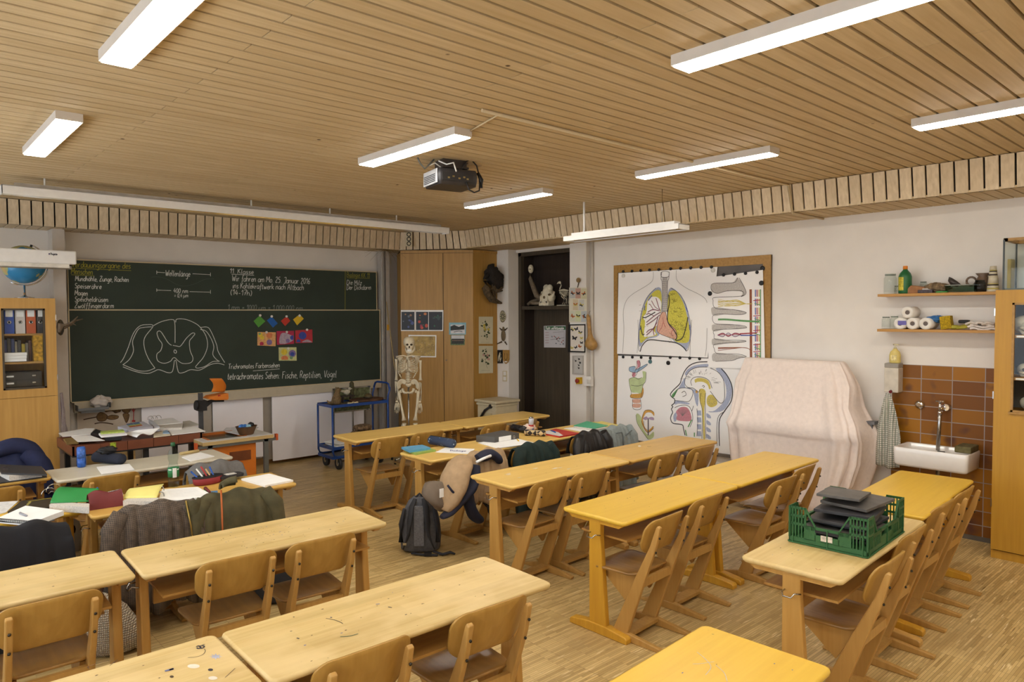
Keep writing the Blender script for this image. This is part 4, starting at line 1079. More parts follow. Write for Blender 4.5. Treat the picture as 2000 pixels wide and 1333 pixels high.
# cream box cabinet with a lever
t = thing('cream_cabinet', 'small cream painted wooden chest with an iron lever, beside the dark door', 'cabinet', (6.61, 7.66, 0))
b = MB().box((0, 0, .38), (.40, .40, .76)); b.build('body', CREAM, t, bevel=.005)
MB().box((0, 0, .78), (.46, .47, .035)).build('top', CREAM, t, bevel=.008)
MB().box((0, 0, .735), (.43, .43, .03)).build('moulding', CREAM, t, bevel=.008)
pm = mat('cream_panel', (192, 176, 138), .5)
MB().box((.0, -.203, .40), (.24, .012, .44)).build('panel', pm, t, bevel=.004); MB().box((-.203, 0, .40), (.012, .24, .44)).build('panel', pm, t, bevel=.004)
b = MB(); b.tube([(-.215, -.1, .72), (-.23, .0, .66), (-.25, .12, .5), (-.26, .15, .46)], [.012, .018, .016, .02], 8); b.tube([(-.2, -.1, .72), (-.225, -.1, .72)], .03, 10)
b.build('lever', mat('dark_iron', (54, 52, 52), .4, metal=.6), t)

# ---------------------------------------------------------------- recessed dark door with shelf
DX, DB = 7.2, 7.46
b = MB()
b.bb((DX, 7.79, 0), (DX+.06, 7.849, 2.915)); b.bb((DX, 6.45, 2.86), (DX+.06, 7.849, 2.915)); b.bb((DX, 6.6, 0), (DX+.06, 6.66, 2.915))
o = b.build('door_1', DARKDOOR); o['kind'] = 'structure'
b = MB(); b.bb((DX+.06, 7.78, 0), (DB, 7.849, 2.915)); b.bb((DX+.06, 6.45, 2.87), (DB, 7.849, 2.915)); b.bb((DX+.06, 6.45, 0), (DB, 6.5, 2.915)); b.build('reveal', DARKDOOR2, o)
MB().bb((DB, 6.3, 0), (DB+.04, 7.95, 2.93)).build('panel', DARKDOOR, o)
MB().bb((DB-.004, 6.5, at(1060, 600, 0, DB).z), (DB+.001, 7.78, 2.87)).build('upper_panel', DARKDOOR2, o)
shz = at(1060, 598, 0, DX).z
single('door_shelf', MB().bb((DX+.005, 6.66, shz-.05), (DB-.006, 7.78, shz)), DARKDOOR, 'dark wooden shelf across the door niche carrying skulls', 'shelf')
# escape plan
def esc(d_):
    G = mat('sign_green', (44, 104, 62), .5); d_.fill([(1064, 637.8), (1104.5, 637.8), (1104.5, 644.5), (1064, 644.5)], G, False)
    d_.text('Flucht- und Rettungsplan', (1066, 643.5), (1102, 643.5), 5, .0075, PAPER, 0)
    rq = random.Random(2)
    for y in (650, 655, 660, 665, 670): d_.line([(1065, y), (1072, y)], .006, mat('plan_red', (170, 110, 110), .6))
    for i in range(16):
        x, y = rq.uniform(1076, 1100), rq.uniform(656, 672); d_.fill([(x, y), (x+2.2, y), (x+2.2, y+2), (x, y+2)], mat('plan_grey_%d' % (i % 3), ((90, 94, 100), (150, 150, 154), (170, 90, 80))[i % 3], .6), False)
    d_.line([(1075, 664), (1102, 660)], .004, INK, False); d_.line([(1080, 650), (1102, 648), (1102, 675)], .003, INK, False)
picture('escape_plan', [(1063, 637), (1105.5, 636), (1105, 679.5), (1063.5, 679)], (DB-.002, 7, 1), nX, mat('plan_paper', (206, 204, 208), .6, var=.02), 'white escape plan sign with green header on the dark door', 'sign', draw=esc, th=.01)
# specimens on the door shelf
SX = DX+.1
def sp(x, y): return at(900+x/6.667, 420+y/6.667, 0, SX)
t = thing('snake_specimen', 'raised snake specimen with a pale skull head on the door shelf', 'specimen', (SX, sp(960, 1180).y, shz))
SN = mat('snake_brown', (120, 106, 88), .4, var=.25, scale=40)
b = MB(); b.tube([sp(905, 760), sp(905, 830), sp(930, 900), sp(960, 980), sp(990, 1050), sp(1030, 1080), sp(1010, 1120)+Vector((.06, 0, 0)), sp(960, 1100)+Vector((.1, 0, 0)), sp(900, 1140)+Vector((.02, 0, 0)), sp(870, 1170)], [.022, .03, .034, .038, .042, .04, .036, .034, .03, .022], 10)
q = sp(1000, 1155); b.tube([q+Vector((.0, .14, 0)), q+Vector((-.04, .05, .01)), q+Vector((-.03, -.08, 0))], [.02, .034, .02], 10)
b.build('body', SN, t, True)
hd = MB(); c = sp(912, 705); hd.ball(c, (.04, .042, .065), 14); o = hd.build('head', BONE, t, True)
e = MB(); e.ball(c+Vector((-.036, .02, -.005)), .009, 8); e.ball(c+Vector((-.036, -.02, -.005)), .009, 8); e.build('eye_socket', BLACKM, t, True)
t = thing('large_skull', 'large pale animal skull facing the room, middle of the door shelf', 'skull', (SX, sp(1140, 1180).y, shz))
b = MB(); c = sp(1135, 1060)
def skf(u, v):
    a, e = 2*PI*u, PI*(v-.5); z = math.sin(e)
    wv = .105*(1-.45*max(0, z))*(1+.25*max(0, 1-((z+.1)/.3)**2)); return (c.x+.09*math.cos(e)*math.cos(a), c.y+wv*math.cos(e)**.6*math.sin(a), c.z+.165*z)
b.grid(skf, 24, 14); b.ball(sp(1115, 950), (.05, .045, .05), 10); b.ball(sp(1160, 950), (.05, .045, .05), 10)
for y in (1060, 1215): b.tube([sp(y, 1000), sp(y, 1060)+Vector((-.02, 0, 0)), sp(1140, 1130)+Vector((-.06, 0, 0))], [.015, .022, .015], 8)
jz = c.z-.2
b.box((c.x-.03, c.y, shz+.035), (.12, .19, .06)); b.box((c.x-.06, c.y-.06, shz+.09), (.06, .03, .09)); b.box((c.x-.06, c.y+.06, shz+.09), (.06, .03, .09))
b.build('bone', BONE, t, True)
e = MB()
e.ball(sp(1142, 1075)+Vector((-.09, 0, 0)), (.016, .018, .022), 10)
for y in (1085, 1190): e.ball(sp(y, 1040)+Vector((-.055, 0, 0)), (.03, .016, .018), 10)
e.build('hollow', mat('bone_hollow_pale', (112, 94, 70), .9), t, True)
t = thing('bird_skeleton', 'small long necked bird skeleton standing at the end of the door shelf', 'skeleton', (SX, sp(1345, 1160).y, shz))
b = MB()
b.tube([sp(1275, 880), sp(1300, 890), sp(1308, 920), sp(1290, 960), sp(1282, 985), sp(1300, 1010)], .008, 6)
b.ball(sp(1285, 880), (.016, .03, .018), 10); b.tube([sp(1270, 882), sp(1252, 900)], [.01, .003], 6)
b.tube([sp(1290, 985), sp(1340, 975), sp(1400, 985)], [.012, .014, .008], 8); b.tube([sp(1300, 1010), sp(1340, 1050), sp(1370, 1060)], [.01, .012, .006], 6)
for i in range(6):
    x = 1300+16*i; b.tube([sp(x, 985), sp(x+4, 1015)+Vector((-.03, 0, 0)), sp(x+12, 1050)], .004, 5); b.tube([sp(x, 985), sp(x+4, 1015)+Vector((.03, 0, 0)), sp(x+12, 1050)], .004, 5)
for dx in (-.02, .02):
    o_ = Vector((dx, 0, 0)); b.tube([sp(1320, 1060)+o_, sp(1360, 1100)+o_, sp(1345, 1150)+o_, sp(1335, 1160)+o_], .006, 6); b.tube([sp(1385, 1010)+o_, sp(1395, 1090)+o_, sp(1390, 1158)+o_], .006, 6)
q = sp(1340, 1160); b.bb((q.x-.05, q.y-.09, shz), (q.x+.05, q.y+.09, shz+.012))
b.build('bone', BONE, t, True)

# ---------------------------------------------------------------- things on the column right of the door
K0 = Vector((7.078, 6.5, 1)); KX = 7.078
def bfly(d_, x, y, s, a, wing, dark):
    ca, sa = math.cos(a), math.sin(a)
    T_ = lambda q: [(x+(u*ca-v*sa)*s, y+(u*sa+v*ca)*s) for u, v in q]
    for sg in (-1, 1):
        d_.fill(T_([(0, 0), (sg*.5, -.7), (sg*1, -.8), (sg*.8, -.1)]), wing); d_.fill(T_([(0, 0), (sg*.75, .05), (sg*.6, .7), (sg*.15, .4)]), dark if s > 3.3 else wing)
    d_.line(T_([(0, -.45), (0, .5)]), .006, INK, False)
WO, WY, WK = mat('wing_orange', (190, 104, 44), .7, var=.3, scale=60), mat('wing_yellow', (206, 190, 96), .7, var=.2, scale=60), mat('wing_dark', (46, 44, 50), .7, var=.3, scale=60)
def bp(d_):
    for i, (x, y, wd, h, c_) in enumerate(((1113, 563, 10.5, 20, (186, 186, 182)), (1124, 563.5, 10.5, 20, (186, 150, 134)), (1135, 564, 11, 20, (200, 194, 160)), (1119, 585, 10, 21, (204, 190, 160)), (1130, 585.5, 11, 21, (196, 196, 190)), (1113, 608, 10.5, 20, (206, 206, 186)), (1124, 608, 10, 20, (204, 210, 170)), (1135, 608, 11, 21, (182, 188, 190)))):
        d_.fill([(x, y), (x+wd, y), (x+wd, y+h), (x, y+h)], mat('plate_tint_%d' % i, c_, .7, var=.05), False); bfly(d_, x+wd/2, y+h/2, 4, (.6, 0, -.5, 0, .4, .7, .2, 1.2)[i], (WO, WK, WO, WO, WY, WO, WK, WK)[i], (WK, WK, WK, WY, WK, WO, WY, WO)[i])
picture('butterfly_poster', [(1112, 562), (1146.5, 561.5), (1146.5, 630), (1112, 630)], K0, nX, mat('poster_cream', (216, 210, 190), .7, var=.02), 'pale poster with eight butterfly and insect pictures above the framed butterflies', 'poster', draw=bp)
def fb(d_):
    for x, y, s, a, w_, k in ((1118, 644, 4, .6, WY, WK), (1126, 643, 4, -.4, WK, WK), (1133, 650, 4, .3, WK, WY), (1122, 661, 5, .2, WK, WK), (1136, 661, 3.2, 0, WY, WY), (1117, 680, 3.2, .3, WY, WY), (1125, 679, 3.2, -.5, WK, WY), (1132, 677, 3.6, .6, WO, WO), (1136, 670, 3.2, 0, WK, WO)): bfly(d_, x, y, s, a, w_, k)
picture('butterfly_case', [(1112, 634), (1143.5, 633.5), (1143.5, 689), (1112, 688)], K0, nX, mat('frame_ground', (216, 210, 200), .7, var=.02), 'black framed case of mounted butterflies', 'frame', draw=fb, rim=BLACKM, th=.03)
def sm(d_):
    for x, y, r in ((1124.5, 705.5, 1.6), (1131, 702, 1.8), (1133, 709, 2), (1130.5, 714, 1.5), (1130.5, 719.5, 1.6)): d_.fill(blob(x, y, r), mat('pebble_dark', (64, 62, 62), .6)); d_.line([(x-2.5, y-2.5), (x+1.5, y+1)], .005, INK, False)
picture('pebble_picture', [(1119, 695), (1140, 694.5), (1140, 732.5), (1119, 731)], K0, nX, mat('frame_grey', (190, 188, 184), .4, var=.03), 'small grey framed picture with five dark spots', 'frame', draw=sm, rim=ALU, th=.015)
t = thing('emergency_stop', 'red mushroom emergency stop button on a yellow box', 'button', at(1128, 751, 0, 7.05))
quadboard(MB(), [at(*p, 0, 7.03) for p in ((1124.5, 738), (1133, 737.5), (1133, 750.5), (1124.5, 751))], nX, .048).build('box', mat('signal_yellow', (212, 170, 34), .5), t, True, bevel=.004)
c = at(1126.5, 744.5, 0, 7.0); b = MB().rings([[(c.x+h, c.y+r*math.cos(2*PI*i/16), c.z+r*math.sin(2*PI*i/16)) for i in range(16)] for r, h in ((.016, .03), (.016, .012), (.03, .008), (.03, -.004), (.02, -.012))])
b.build('button', mat('signal_red', (150, 52, 40), .4), t, True)
t = thing('poppy_head', 'dried seed head on a thin stem above the butterfly poster', 'dried plant', at(1129, 562, 0, 7.06))
c = at(1129.5, 547.5, 0, 7.05); b = MB().ball(c, (.02, .036, .034), 12); b.build('pod', mat('dry_tan', (150, 124, 84), .8, var=.3), t, True); MB().tube([c+Vector((0, 0, -.02)), at(1130, 553, 0, 7.06), at(1128, 562, 0, 7.074)], .006, 6).build('stem', mat('dry_dark', (70, 60, 44), .8), t, True)
# pipe, junction box, gourd
c = at(1156, 600, 0, 7.13)
b = MB().tube([(7.13, c.y, .05), (7.13, c.y, ZS)], .022, 10); single('wall_pipe', b, mat('pipe_paint', (206, 200, 190), .5, var=.03), 'white painted pipe running up the wall beside the column', 'pipe')
c2 = at(1155, 745, 0, 7.1)
t = thing('junction_box', 'white square junction box on the wall pipe', 'junction box', (7.1, c2.y, c2.z-.06)); MB().box((-.02, .03, .06), (.06, .12, .13)).build('box', WHITE, t, bevel=.006); MB().box((-.053, .0, .055), (.008, .06, .06)).build('cover', mat('white_plastic', (216, 212, 204), .4), t)
g = at(1155, 672, 0, 7.05); g1 = at(1151, 632, 0, 7.07); g2 = at(1151, 614, 0, 7.09)
t = thing('bottle_gourd', 'dry long necked bottle gourd hanging on the wall pipe', 'gourd', (7.06, g.y, g.z-.1))
b = MB().rings([[(7.06+r*.9*math.cos(2*PI*i/16), g.y+(g2.y-g.y)*k+r*math.sin(2*PI*i/16), g.z-.09+(g2.z-g.z+.09)*k) for i in range(16)] for k, r in ((0, .01), (.04, .055), (.12, .085), (.2, .088), (.28, .07), (.36, .042), (.46, .03), (.6, .024), (.75, .026), (.88, .028), (.96, .022), (1, .006))])
b.build('gourd', mat('gourd_skin', (176, 136, 78), .45, var=.2, scale=18), t, True); MB().tube([g2, at(1151, 610, 0, 7.11), Vector((7.115, c.y, g2.z+.05))], .004, 6).build('hanger', METAL, t, True)

# ---------------------------------------------------------------- poster board with anatomical drawings
BX = 7.13
f0, f1 = at(1199, 519, 0, BX), at(1506, 499, 0, BX); fzb = at(1420, 888, 0, BX).z
t = thing('poster_board', 'large wood framed grey pin board hung with anatomical drawings', 'pin board', (BX, (f0.y+f1.y)/2, fzb-.05))
MB().bb((BX+.008, f1.y, fzb), (XR-.001, f0.y, f0.z)).build('board', mat('grey_board', (104, 100, 98), .7, var=.12, scale=5), t, True)
b = MB(); q = .085
b.bb((BX-.004, f0.y-.065, fzb), (BX+.02, f0.y, f0.z)); b.bb((BX-.004, f1.y, fzb), (BX+.02, f1.y+.09, f0.z)); b.bb((BX-.003, f1.y, f0.z-.095), (BX+.02, f0.y, f0.z))
b.build('frame', OAKX, t, True)
MB().bb((BX-.03, f1.y, fzb-.03), (BX+.02, f0.y-.05, fzb)).build('ledge', mat('grey_ledge', (112, 102, 92), .5), t, True)
A_ = lambda s_: zpts(s_, 1180, 470, 4)
B_ = lambda s_: zpts(s_, 1200, 660, 5.554)
DY, DYG, DBL, DPK, DGR, DSK, DBR, DGY, DOR, DRD, DBLU = (mat('pencil_'+n, c, .85, var=.12, scale=70) for n, c in (('yellow', (216, 208, 88)), ('ochre', (214, 196, 104)), ('pale_blue', (176, 184, 208)), ('pink', (206, 140, 152)), ('green', (104, 160, 104)), ('skin', (226, 178, 156)), ('brown', (150, 92, 68)), ('grey', (198, 194, 190)), ('orange', (218, 166, 84)), ('red', (170, 60, 70)), ('blue', (84, 100, 176))))
PEN, PENL = mat('pen_line', (62, 60, 62), .85), mat('pencil_line', (128, 124, 124), .85)
DLG = mat('pencil_lime', (196, 212, 160), .85, var=.1)
def poster(name, poly, x, label):
    t_ = thing(name, label, 'drawing', at(*poly[3], 0, x), 0, 'anatomical drawings')
    quadboard(MB(), [at(*p, 0, x) for p in poly], nX, .0015).build('sheet', DRAWP, t_, True)
    return t_, Sheet(0, x-.0005, nX)
t1, d = poster('head_drawing', B_("40,195 1010,225 1400,235 1380,1285 20,1100"), BX-.005, 'large drawing of a head in section and a larynx, under the other sheets')
for q in ("765,390 800,340 880,300 1010,285 1010,315 880,325 810,365 780,410", "1100,335 1165,335 1240,430 1275,560 1255,680 1180,790 1060,810 1020,800 1090,790 1190,690 1215,590 1195,480 1130,380", "700,540 740,470 765,440 770,540 850,560 910,590 905,740 880,700 850,580 780,545 690,555", "650,690 720,690 810,710 800,725 700,715 660,725", "640,850 670,810 675,890 650,910"): d.fill(B_(q), DBL)
for q in ("640,600 660,570 690,555 660,600 640,650 622,640"): pass
d.fill(B_("622,625 650,590 690,555 650,640 630,645"), DGR)
d.fill(B_("870,460 900,440 960,440 1020,470 1045,540 1030,560 1010,510 960,480 900,480 880,490"), DYG); d.fill(B_("920,570 960,555 990,590 985,700 975,800 985,1090 965,1090 955,800 925,680"), DYG); d.fill(B_("1010,640 1060,620 1110,680 1110,730 1050,755 1005,720"), DYG); d.fill(B_("880,580 900,570 900,600 885,600"), DOR)
d.fill(B_("670,800 720,755 790,760 830,830 830,900 740,905 675,890 680,840"), DPK)
for i in range(4): y = 790+75*i; d.fill(B_("895,%d 940,%d 945,%d 900,%d" % (y, y, y+55, y+55)), DBL, False); d.fill(B_("1000,%d 1040,%d 1045,%d 1005,%d" % (y+30, y+55, y+85, y+75)), DBL)
for i in range(4): y = 1000
d.line(B_("840,890 800,970"), .014, DGR); d.line(B_("770,1000 785,1065"), .014, DGR); d.line(B_("868,1030 868,1075"), .014, DGR)
for q in ("1010,262 900,268 820,300 765,360 730,440 710,500 640,570 608,615 625,645 655,670 650,710 622,735 635,750 620,775 632,810 615,850 612,890 640,930 735,945 750,990 768,1060", "1160,335 1230,420 1278,540 1270,680 1200,790 1145,880 1135,990 1140,1175"): d.line(B_(q), .011, PEN)
for q in ("1010,318 900,322 820,360 775,430 765,500 800,540 860,550 910,590 930,560", "1040,330 1120,370 1180,450 1195,560 1190,680 1140,705 1040,580", "640,640 690,560 760,545 840,560 850,620 810,690 740,690 650,680", "840,520 830,470 870,430 960,430 1030,470 1060,550", "955,530 965,518 978,530 965,542", "655,760 720,735 800,740 840,800 850,890 820,970", "895,770 905,900 895,1070", "1200,800 1120,880 1115,1175", "940,600 930,690 955,800 950,1095", "990,600 985,720 995,1095", "730,600 760,580 780,620 740,640", "860,740 840,800"): d.line(B_(q), .006, PEN)
rq = random.Random(9)
for i in range(34):
    a = rq.uniform(-.4, 2.9); c_ = (930, 480); r0 = rq.uniform(110, 170); r1 = r0+rq.uniform(20, 55)
    d.line([(1200+(c_[0]+r*math.cos(a)*1.15)/5.554, 660+(c_[1]-r*math.sin(a)*.72)/5.554) for r in (r0, r1)], .003, PENL, False)
for i in range(10):
    a = 2*PI*i/10; d.line([(1200+(1058+r*math.cos(a))/5.554, 660+(690+r*math.sin(a))/5.554) for r in (18, 46)], .003, PENL, False)
for i in range(9): d.line([(1200+(740)/5.554, 660+850/5.554), (1200+(690+14*i)/5.554, 660+(775+3*abs(i-4))/5.554)], .003, PENL, False)
# larynx
d.fill(B_("245,255 275,250 278,310 240,345 225,420 195,420 200,370 250,320"), DPK); d.fill(B_("165,320 225,310 230,345 340,290 350,300 240,375 165,360"), mat('pencil_sky', (160, 188, 214), .85, var=.1))
d.fill(B_("160,450 215,430 260,440 310,430 305,370 320,365 345,380 335,470 310,520 290,640 260,600 185,590 165,510"), DLG); d.fill(B_("180,615 240,610 290,600 310,540 318,590 290,650 180,650"), DOR)
for y in (670, 720): d.fill(B_("200,%d 280,%d 278,%d 205,%d" % (y, y, y+36, y+36)), DSK)
for q in ("165,320 225,312 240,345 345,290 352,302 245,375 165,362 165,320", "160,450 215,430 260,450 300,430", "345,375 340,470 310,520 290,650", "160,450 165,510 185,600 180,650 290,655 315,590", "180,515 250,525 310,510", "200,665 205,770 290,770 282,665", "245,250 240,330 195,420", "275,250 280,310 230,420"): d.line(B_(q), .005, PEN)
d.fill(B_("235,840 260,825 300,880 310,980 370,1060 425,1020 425,1080 370,1105 320,1040 250,930"), DLG); d.fill(B_("300,870 330,795 390,785 430,810 430,850 400,815 350,815 325,850 310,900 330,970 365,1010 420,960 420,985 370,1030 320,980 295,920"), DOR)
d.fill(B_("310,875 350,855 365,870 400,860 428,870 428,895 390,890 370,880 340,895"), mat('pencil_violet', (182, 160, 190), .85)); d.line(B_("368,880 368,1060"), .018, mat('pencil_dark_grey', (110, 106, 108), .85), False)
for q in ("235,840 250,930 320,1040 370,1105", "300,870 330,795 390,785 430,810", "295,900 320,980 365,1030 425,985", "320,905 325,970 362,1005"): d.line(B_(q), .005, PEN)
d.build('pencil_drawing', t1)
t2, d = poster('lung_drawing', A_("112,256 885,207 808,916 101,886"), BX-.012, 'large drawing of lungs and heart on a white sheet, upper half of the board')
d.fill(A_("405,372 445,380 452,470 450,560 420,640 430,740 330,775 275,830 270,700 290,560 330,450"), DBL)
d.fill(A_("395,395 440,395 450,470 440,580 400,700 415,740 340,760 285,800 278,700 300,560 340,460"), DY)
d.fill(A_("345,460 405,440 445,480 440,560 440,640 380,690 405,735 330,755 310,740 320,640 305,600 330,560"), DRAWP)
d.fill(A_("520,370 580,410 640,500 665,620 680,720 665,800 640,860 600,820 540,780 500,640 495,440"), DBL)
d.fill(A_("520,395 565,400 620,490 650,600 668,700 660,790 600,800 545,775 500,640 500,440"), DY)
d.fill(A_("450,560 480,560 500,640 560,700 565,770 500,755 415,715 420,640"), DSK)
d.fill(A_("455,290 495,290 495,560 455,560"), DGY, False)
rq = random.Random(6)
for i in range(120):
    x, y = rq.uniform(505, 650), rq.uniform(410, 790)
    if (x-505) > 40+110*min(1, (y-400)/250): continue
    x, y = 1180+x/4, 470+y/4; r = rq.uniform(1.6, 3.2); d.line([(x+r*math.cos(a+rq.uniform(-.3, .3)), y+r*math.sin(a)) for a in (0, 1.2, 2.4, 3.6)], .003, mat('olive_line', (120, 116, 60), .85), False)
for i in range(26):
    x, y = 1180+rq.uniform(280, 340)/4, 470+rq.uniform(480, 790)/4; r = 1.8; d.line([(x+r*math.cos(a), y+r*math.sin(a)) for a in (0, 1.2, 2.4)], .003, mat('olive_line', (120, 116, 60), .85), False)
for i in range(17): y = 290+16*i; d.line(A_("456,%d 495,%d" % (y, y+2)), .003, PENL, False)
for q in ("405,450 420,500 435,545", "440,545 400,520 370,470", "435,550 380,540 340,560", "440,560 390,590 330,640", "435,580 390,620 330,660", "420,600 390,680 330,740", "410,640 385,700 390,740", "385,540 360,500 350,500", "390,590 350,570 330,580", "380,690 350,700 330,720"): d.line(A_(q), .007, mat('bronchi', (84, 66, 90), .85)); d.line([(x+.8, y+.8) for x, y in A_(q)], .004, DRD)
for q in ("385,245 380,310 330,355 230,415 175,470 150,560 155,700 145,880", "565,232 570,310 640,370 740,420 790,455 805,487", "805,685 800,830 790,905", "265,620 268,760 258,880", "685,620 675,760 672,905"): d.line(A_(q), .004, PENL)
for q in ("283,868 300,820 350,778 450,785 560,800 620,835 643,865", "505,425 510,490 498,560 500,640 545,700 570,750 560,780 610,765 640,680 655,600", "285,665 300,735 315,730", "300,600 330,600 400,560"): d.line(A_(q), .012, PEN)
for q in ("405,372 340,440 295,550 275,700 270,840 283,868", "520,370 600,430 655,560 680,700 660,840 643,865", "420,640 450,570 480,560 500,640 560,700 565,770 500,755 420,715 420,640", "450,245 445,300 455,340 456,560", "510,245 505,300 496,340 495,560", "445,250 475,240 508,250 500,285 450,285 445,250"): d.line(A_(q), .005, PEN)
for q in ("460,640 450,680 430,710", "545,690 525,720 540,750", "460,600 465,640 480,680"): d.line(A_(q), .005, DRD)
for q in ("375,430 345,470", "320,510 315,545", "285,680 282,700", "640,520 655,560", "668,660 670,700"): d.line(A_(q), .012, DBLU)
d.build('pencil_drawing', t2)
t3, d = poster('intestine_drawing', A_("805,292 1240,230 1256,932 1075,1002 815,993"), BX-.019, 'drawing of folded intestine villi with coloured vessels, on the narrow sheet')
for q in ("835,360 860,335 1000,332 1045,292 1110,405 1070,440 1075,400 960,395 880,412 840,395", "838,555 855,520 1000,540 1060,545 1110,565 1060,580 960,575 860,590", "842,680 860,655 1000,655 1115,680 1060,690 960,690 860,712", "842,800 860,765 1000,785 1110,785 1060,795 960,805 860,820", "845,930 860,880 1000,890 1110,908 1060,920 1000,935 870,945"): d.fill(A_(q), DGY)
for q in ("1045,290 1010,330 860,335 835,365 850,400 890,413 960,395 1075,395 1072,435 870,445 852,470 870,530 1000,540 1060,550 1112,565 1060,580 900,575 850,590 855,640 900,655 1060,662 1115,680 1050,690 870,700 860,740 880,775 1060,780 1110,788 1050,798 870,810 862,850 890,885 1040,888 1112,908 1050,920 1000,938 870,945", "1055,292 1110,405 1070,440"): d.line(A_(q), .005, PEN)
d.line(A_("1145,382 1148,930"), .028, DBR, False); d.line(A_("1222,382 1222,930"), .012, DGR, False)
for k, c_ in ((1182, DBLU), (1195, DRD), (1210, DYG)):
    for i in range(8): d.line(A_("%d,%d %d,%d" % (k, 385+70*i, k+1, 440+70*i)), .011, c_, False)
d.line(A_("890,618 960,618 1080,628 1215,635"), .02, DGR)
rq = random.Random(3)
for i in range(12): y = rq.uniform(465, 520); d.line(A_("1160,495 1110,495 1040,%d 960,%d 890,%d" % (y, y+rq.uniform(-12, 12), y+rq.uniform(-14, 14))), .004, DYG)
for i in range(8): y = rq.uniform(720, 755); d.line(A_("1070,735 1020,%d 970,%d 930,%d 885,%d" % (y, 1476-y, y, 740)), .004, DRD if i % 2 else mat('pencil_mauve', (120, 90, 130), .85))
d.line(A_("1060,730 1195,722"), .012, DRD); d.line(A_("1065,742 1190,742"), .012, DBLU)
for i in range(6): y = rq.uniform(822, 866); d.line(A_("1150,900 1135,850 1080,838 980,%d 890,%d" % ((y+838)/2, y)), .006, DBR)
for y in (470, 590, 705, 815, 870): d.line(A_("1165,%d 1222,%d" % (y, y-4)), .008, DRD); d.line(A_("1175,%d 1222,%d" % (y+22, y+36)), .008, DGR)
d.build('pencil_drawing', t3)
# magnets on the sheets
def wmag(px, py, x, m, label, grp, r=.022):
    c = at(px, py, 0, x); b_ = MB().rings([[(c.x-h, c.y+k*math.cos(2*PI*i/14), c.z+k*math.sin(2*PI*i/14)) for i in range(14)] for k, h in ((r, 0), (r, .01), (r*.6, .014))])
    single('magnet', b_, m, label, 'magnet', grp)
MAGK = mat('magnet_black', (32, 32, 34), .4)
NTH = ORD
for i, q in enumerate(A_("150,243 219,240 287,236 356,231 428,228 521,222 598,218 678,215 758,211 840,208")): wmag(*q, BX-.014, MAGK, '%s black magnet along the top of the lung drawing' % NTH[i], 'black round magnets on the pin board', .018)
for i, q in enumerate(A_("934,270 1020,263 1106,257 1196,249")): wmag(*q, BX-.021, MAGK, '%s black magnet along the top of the intestine drawing' % NTH[i], 'black round magnets on the pin board', .018)
for i, q in enumerate(A_("150,911 222,912 291,914 362,919 518,914 594,916 670,919 747,924")): wmag(*q, BX-.012 if False else BX-.0075, MAGK, '%s black magnet in the row over the larynx and head' % NTH[i], 'black round magnets on the pin board', .018)
for q, m, x, l in (("152,275", MAGW, -.014, 'white magnet at the top corner of the lung drawing'), ("853,233", MAGW, -.014, 'white magnet just over the intestine drawing'), ("361,947", mat('magnet_teal', (86, 124, 130), .4), -.007, 'teal magnet near the larynx drawing'), ("502,957", MAGK, -.007, 'large black magnet between larynx and head'),
                   ("1230,333", MAGK, -.021, 'large black magnet at the edge of the intestine drawing'), ("828,415", MAGK, -.021, 'large black magnet where lung and intestine sheets overlap'), ("1240,218", MAGK, -.002, 'black magnet on the bare grey board corner')):
    wmag(*A_(q)[0], BX+x, m, l, 'magnets on the pin board', .026)
# ---------------------------------------------------------------- stand covered by a pale cloth
CL = mat('pale_cloth', (234, 220, 211), .95, var=.04, scale=26, bump=.12)
t = thing('covered_stand', 'tall stand hidden under a pale pink cloth between pin board and sink', 'covered stand', (6.78, 3.4, 0))
def loop(z, x0, x1, y0, y1, amp, seed=0, n=120):
    """rounded outline at height z with hanging folds"""
    P = []; rx, ry = (x1-x0)/2, (y1-y0)/2; cx_, cy_ = (x0+x1)/2, (y0+y1)/2
    for i in range(n):
        a = 2*PI*i/n; c_, s_ = math.cos(a), math.sin(a); e = .32
        X = cx_+rx*math.copysign(abs(c_)**e, c_); Y = cy_+ry*math.copysign(abs(s_)**e, s_)
        f = amp*(math.sin(9*a+1.2*z+.4)+.7*math.sin(17*a-2*z+1)+.6*math.sin(5*a+2.2)); f += amp*.9*math.sin(29*a+3*z)*.35
        if amp > .004 and c_ < 0: f += .022*max(0, math.sin(5.2*Y+3.4*z+1.0))**6+.016*max(0, math.sin(9*Y+4.5*z))**8-.02*max(0, math.sin(3.1*Y+5*z))**10
        P.append((min(X+f*c_, 7.092), Y+f*s_, z))
    return P
lv = [(1.532, 6.93, 6.97, 2.98, 3.94, 0), (1.53, 6.88, 7.0, 2.95, 3.97, .002), (1.50, 6.865, 7.02, 2.93, 3.975, .004), (1.40, 6.83, 7.05, 2.88, 3.98, .007), (1.30, 6.80, 7.07, 2.84, 4.02, .011), (1.1, 6.74, 7.09, 2.80, 4.03, .014), (.95, 6.67, 7.10, 2.72, 4.03, .016), (.86, 6.60, 7.10, 2.68, 4.04, .018), (.8, 6.655, 7.10, 2.68, 4.04, .022), (.6, 6.65, 7.10, 2.70, 4.02, .028), (.4, 6.63, 7.09, 2.76, 3.98, .034), (.2, 6.585, 7.08, 2.84, 3.94, .04), (.05, 6.575, 7.07, 2.88, 3.92, .044)]
MB().rings([loop(*q) for q in lv]).build('cloth', CL, t, True)
q = at(1697, 825, 0, 7.0); b = MB(); b.box((7.0, q.y+.02, q.z), (.1, .18, .03)); b.box((7.02, q.y+.1, q.z+.07), (.06, .05, .1)); b.box((7.0, q.y-.02, q.z-.05), (.04, .04, .07)); b.build('bracket', mat('grey_bracket', (112, 112, 116), .4, metal=.4), t, True)
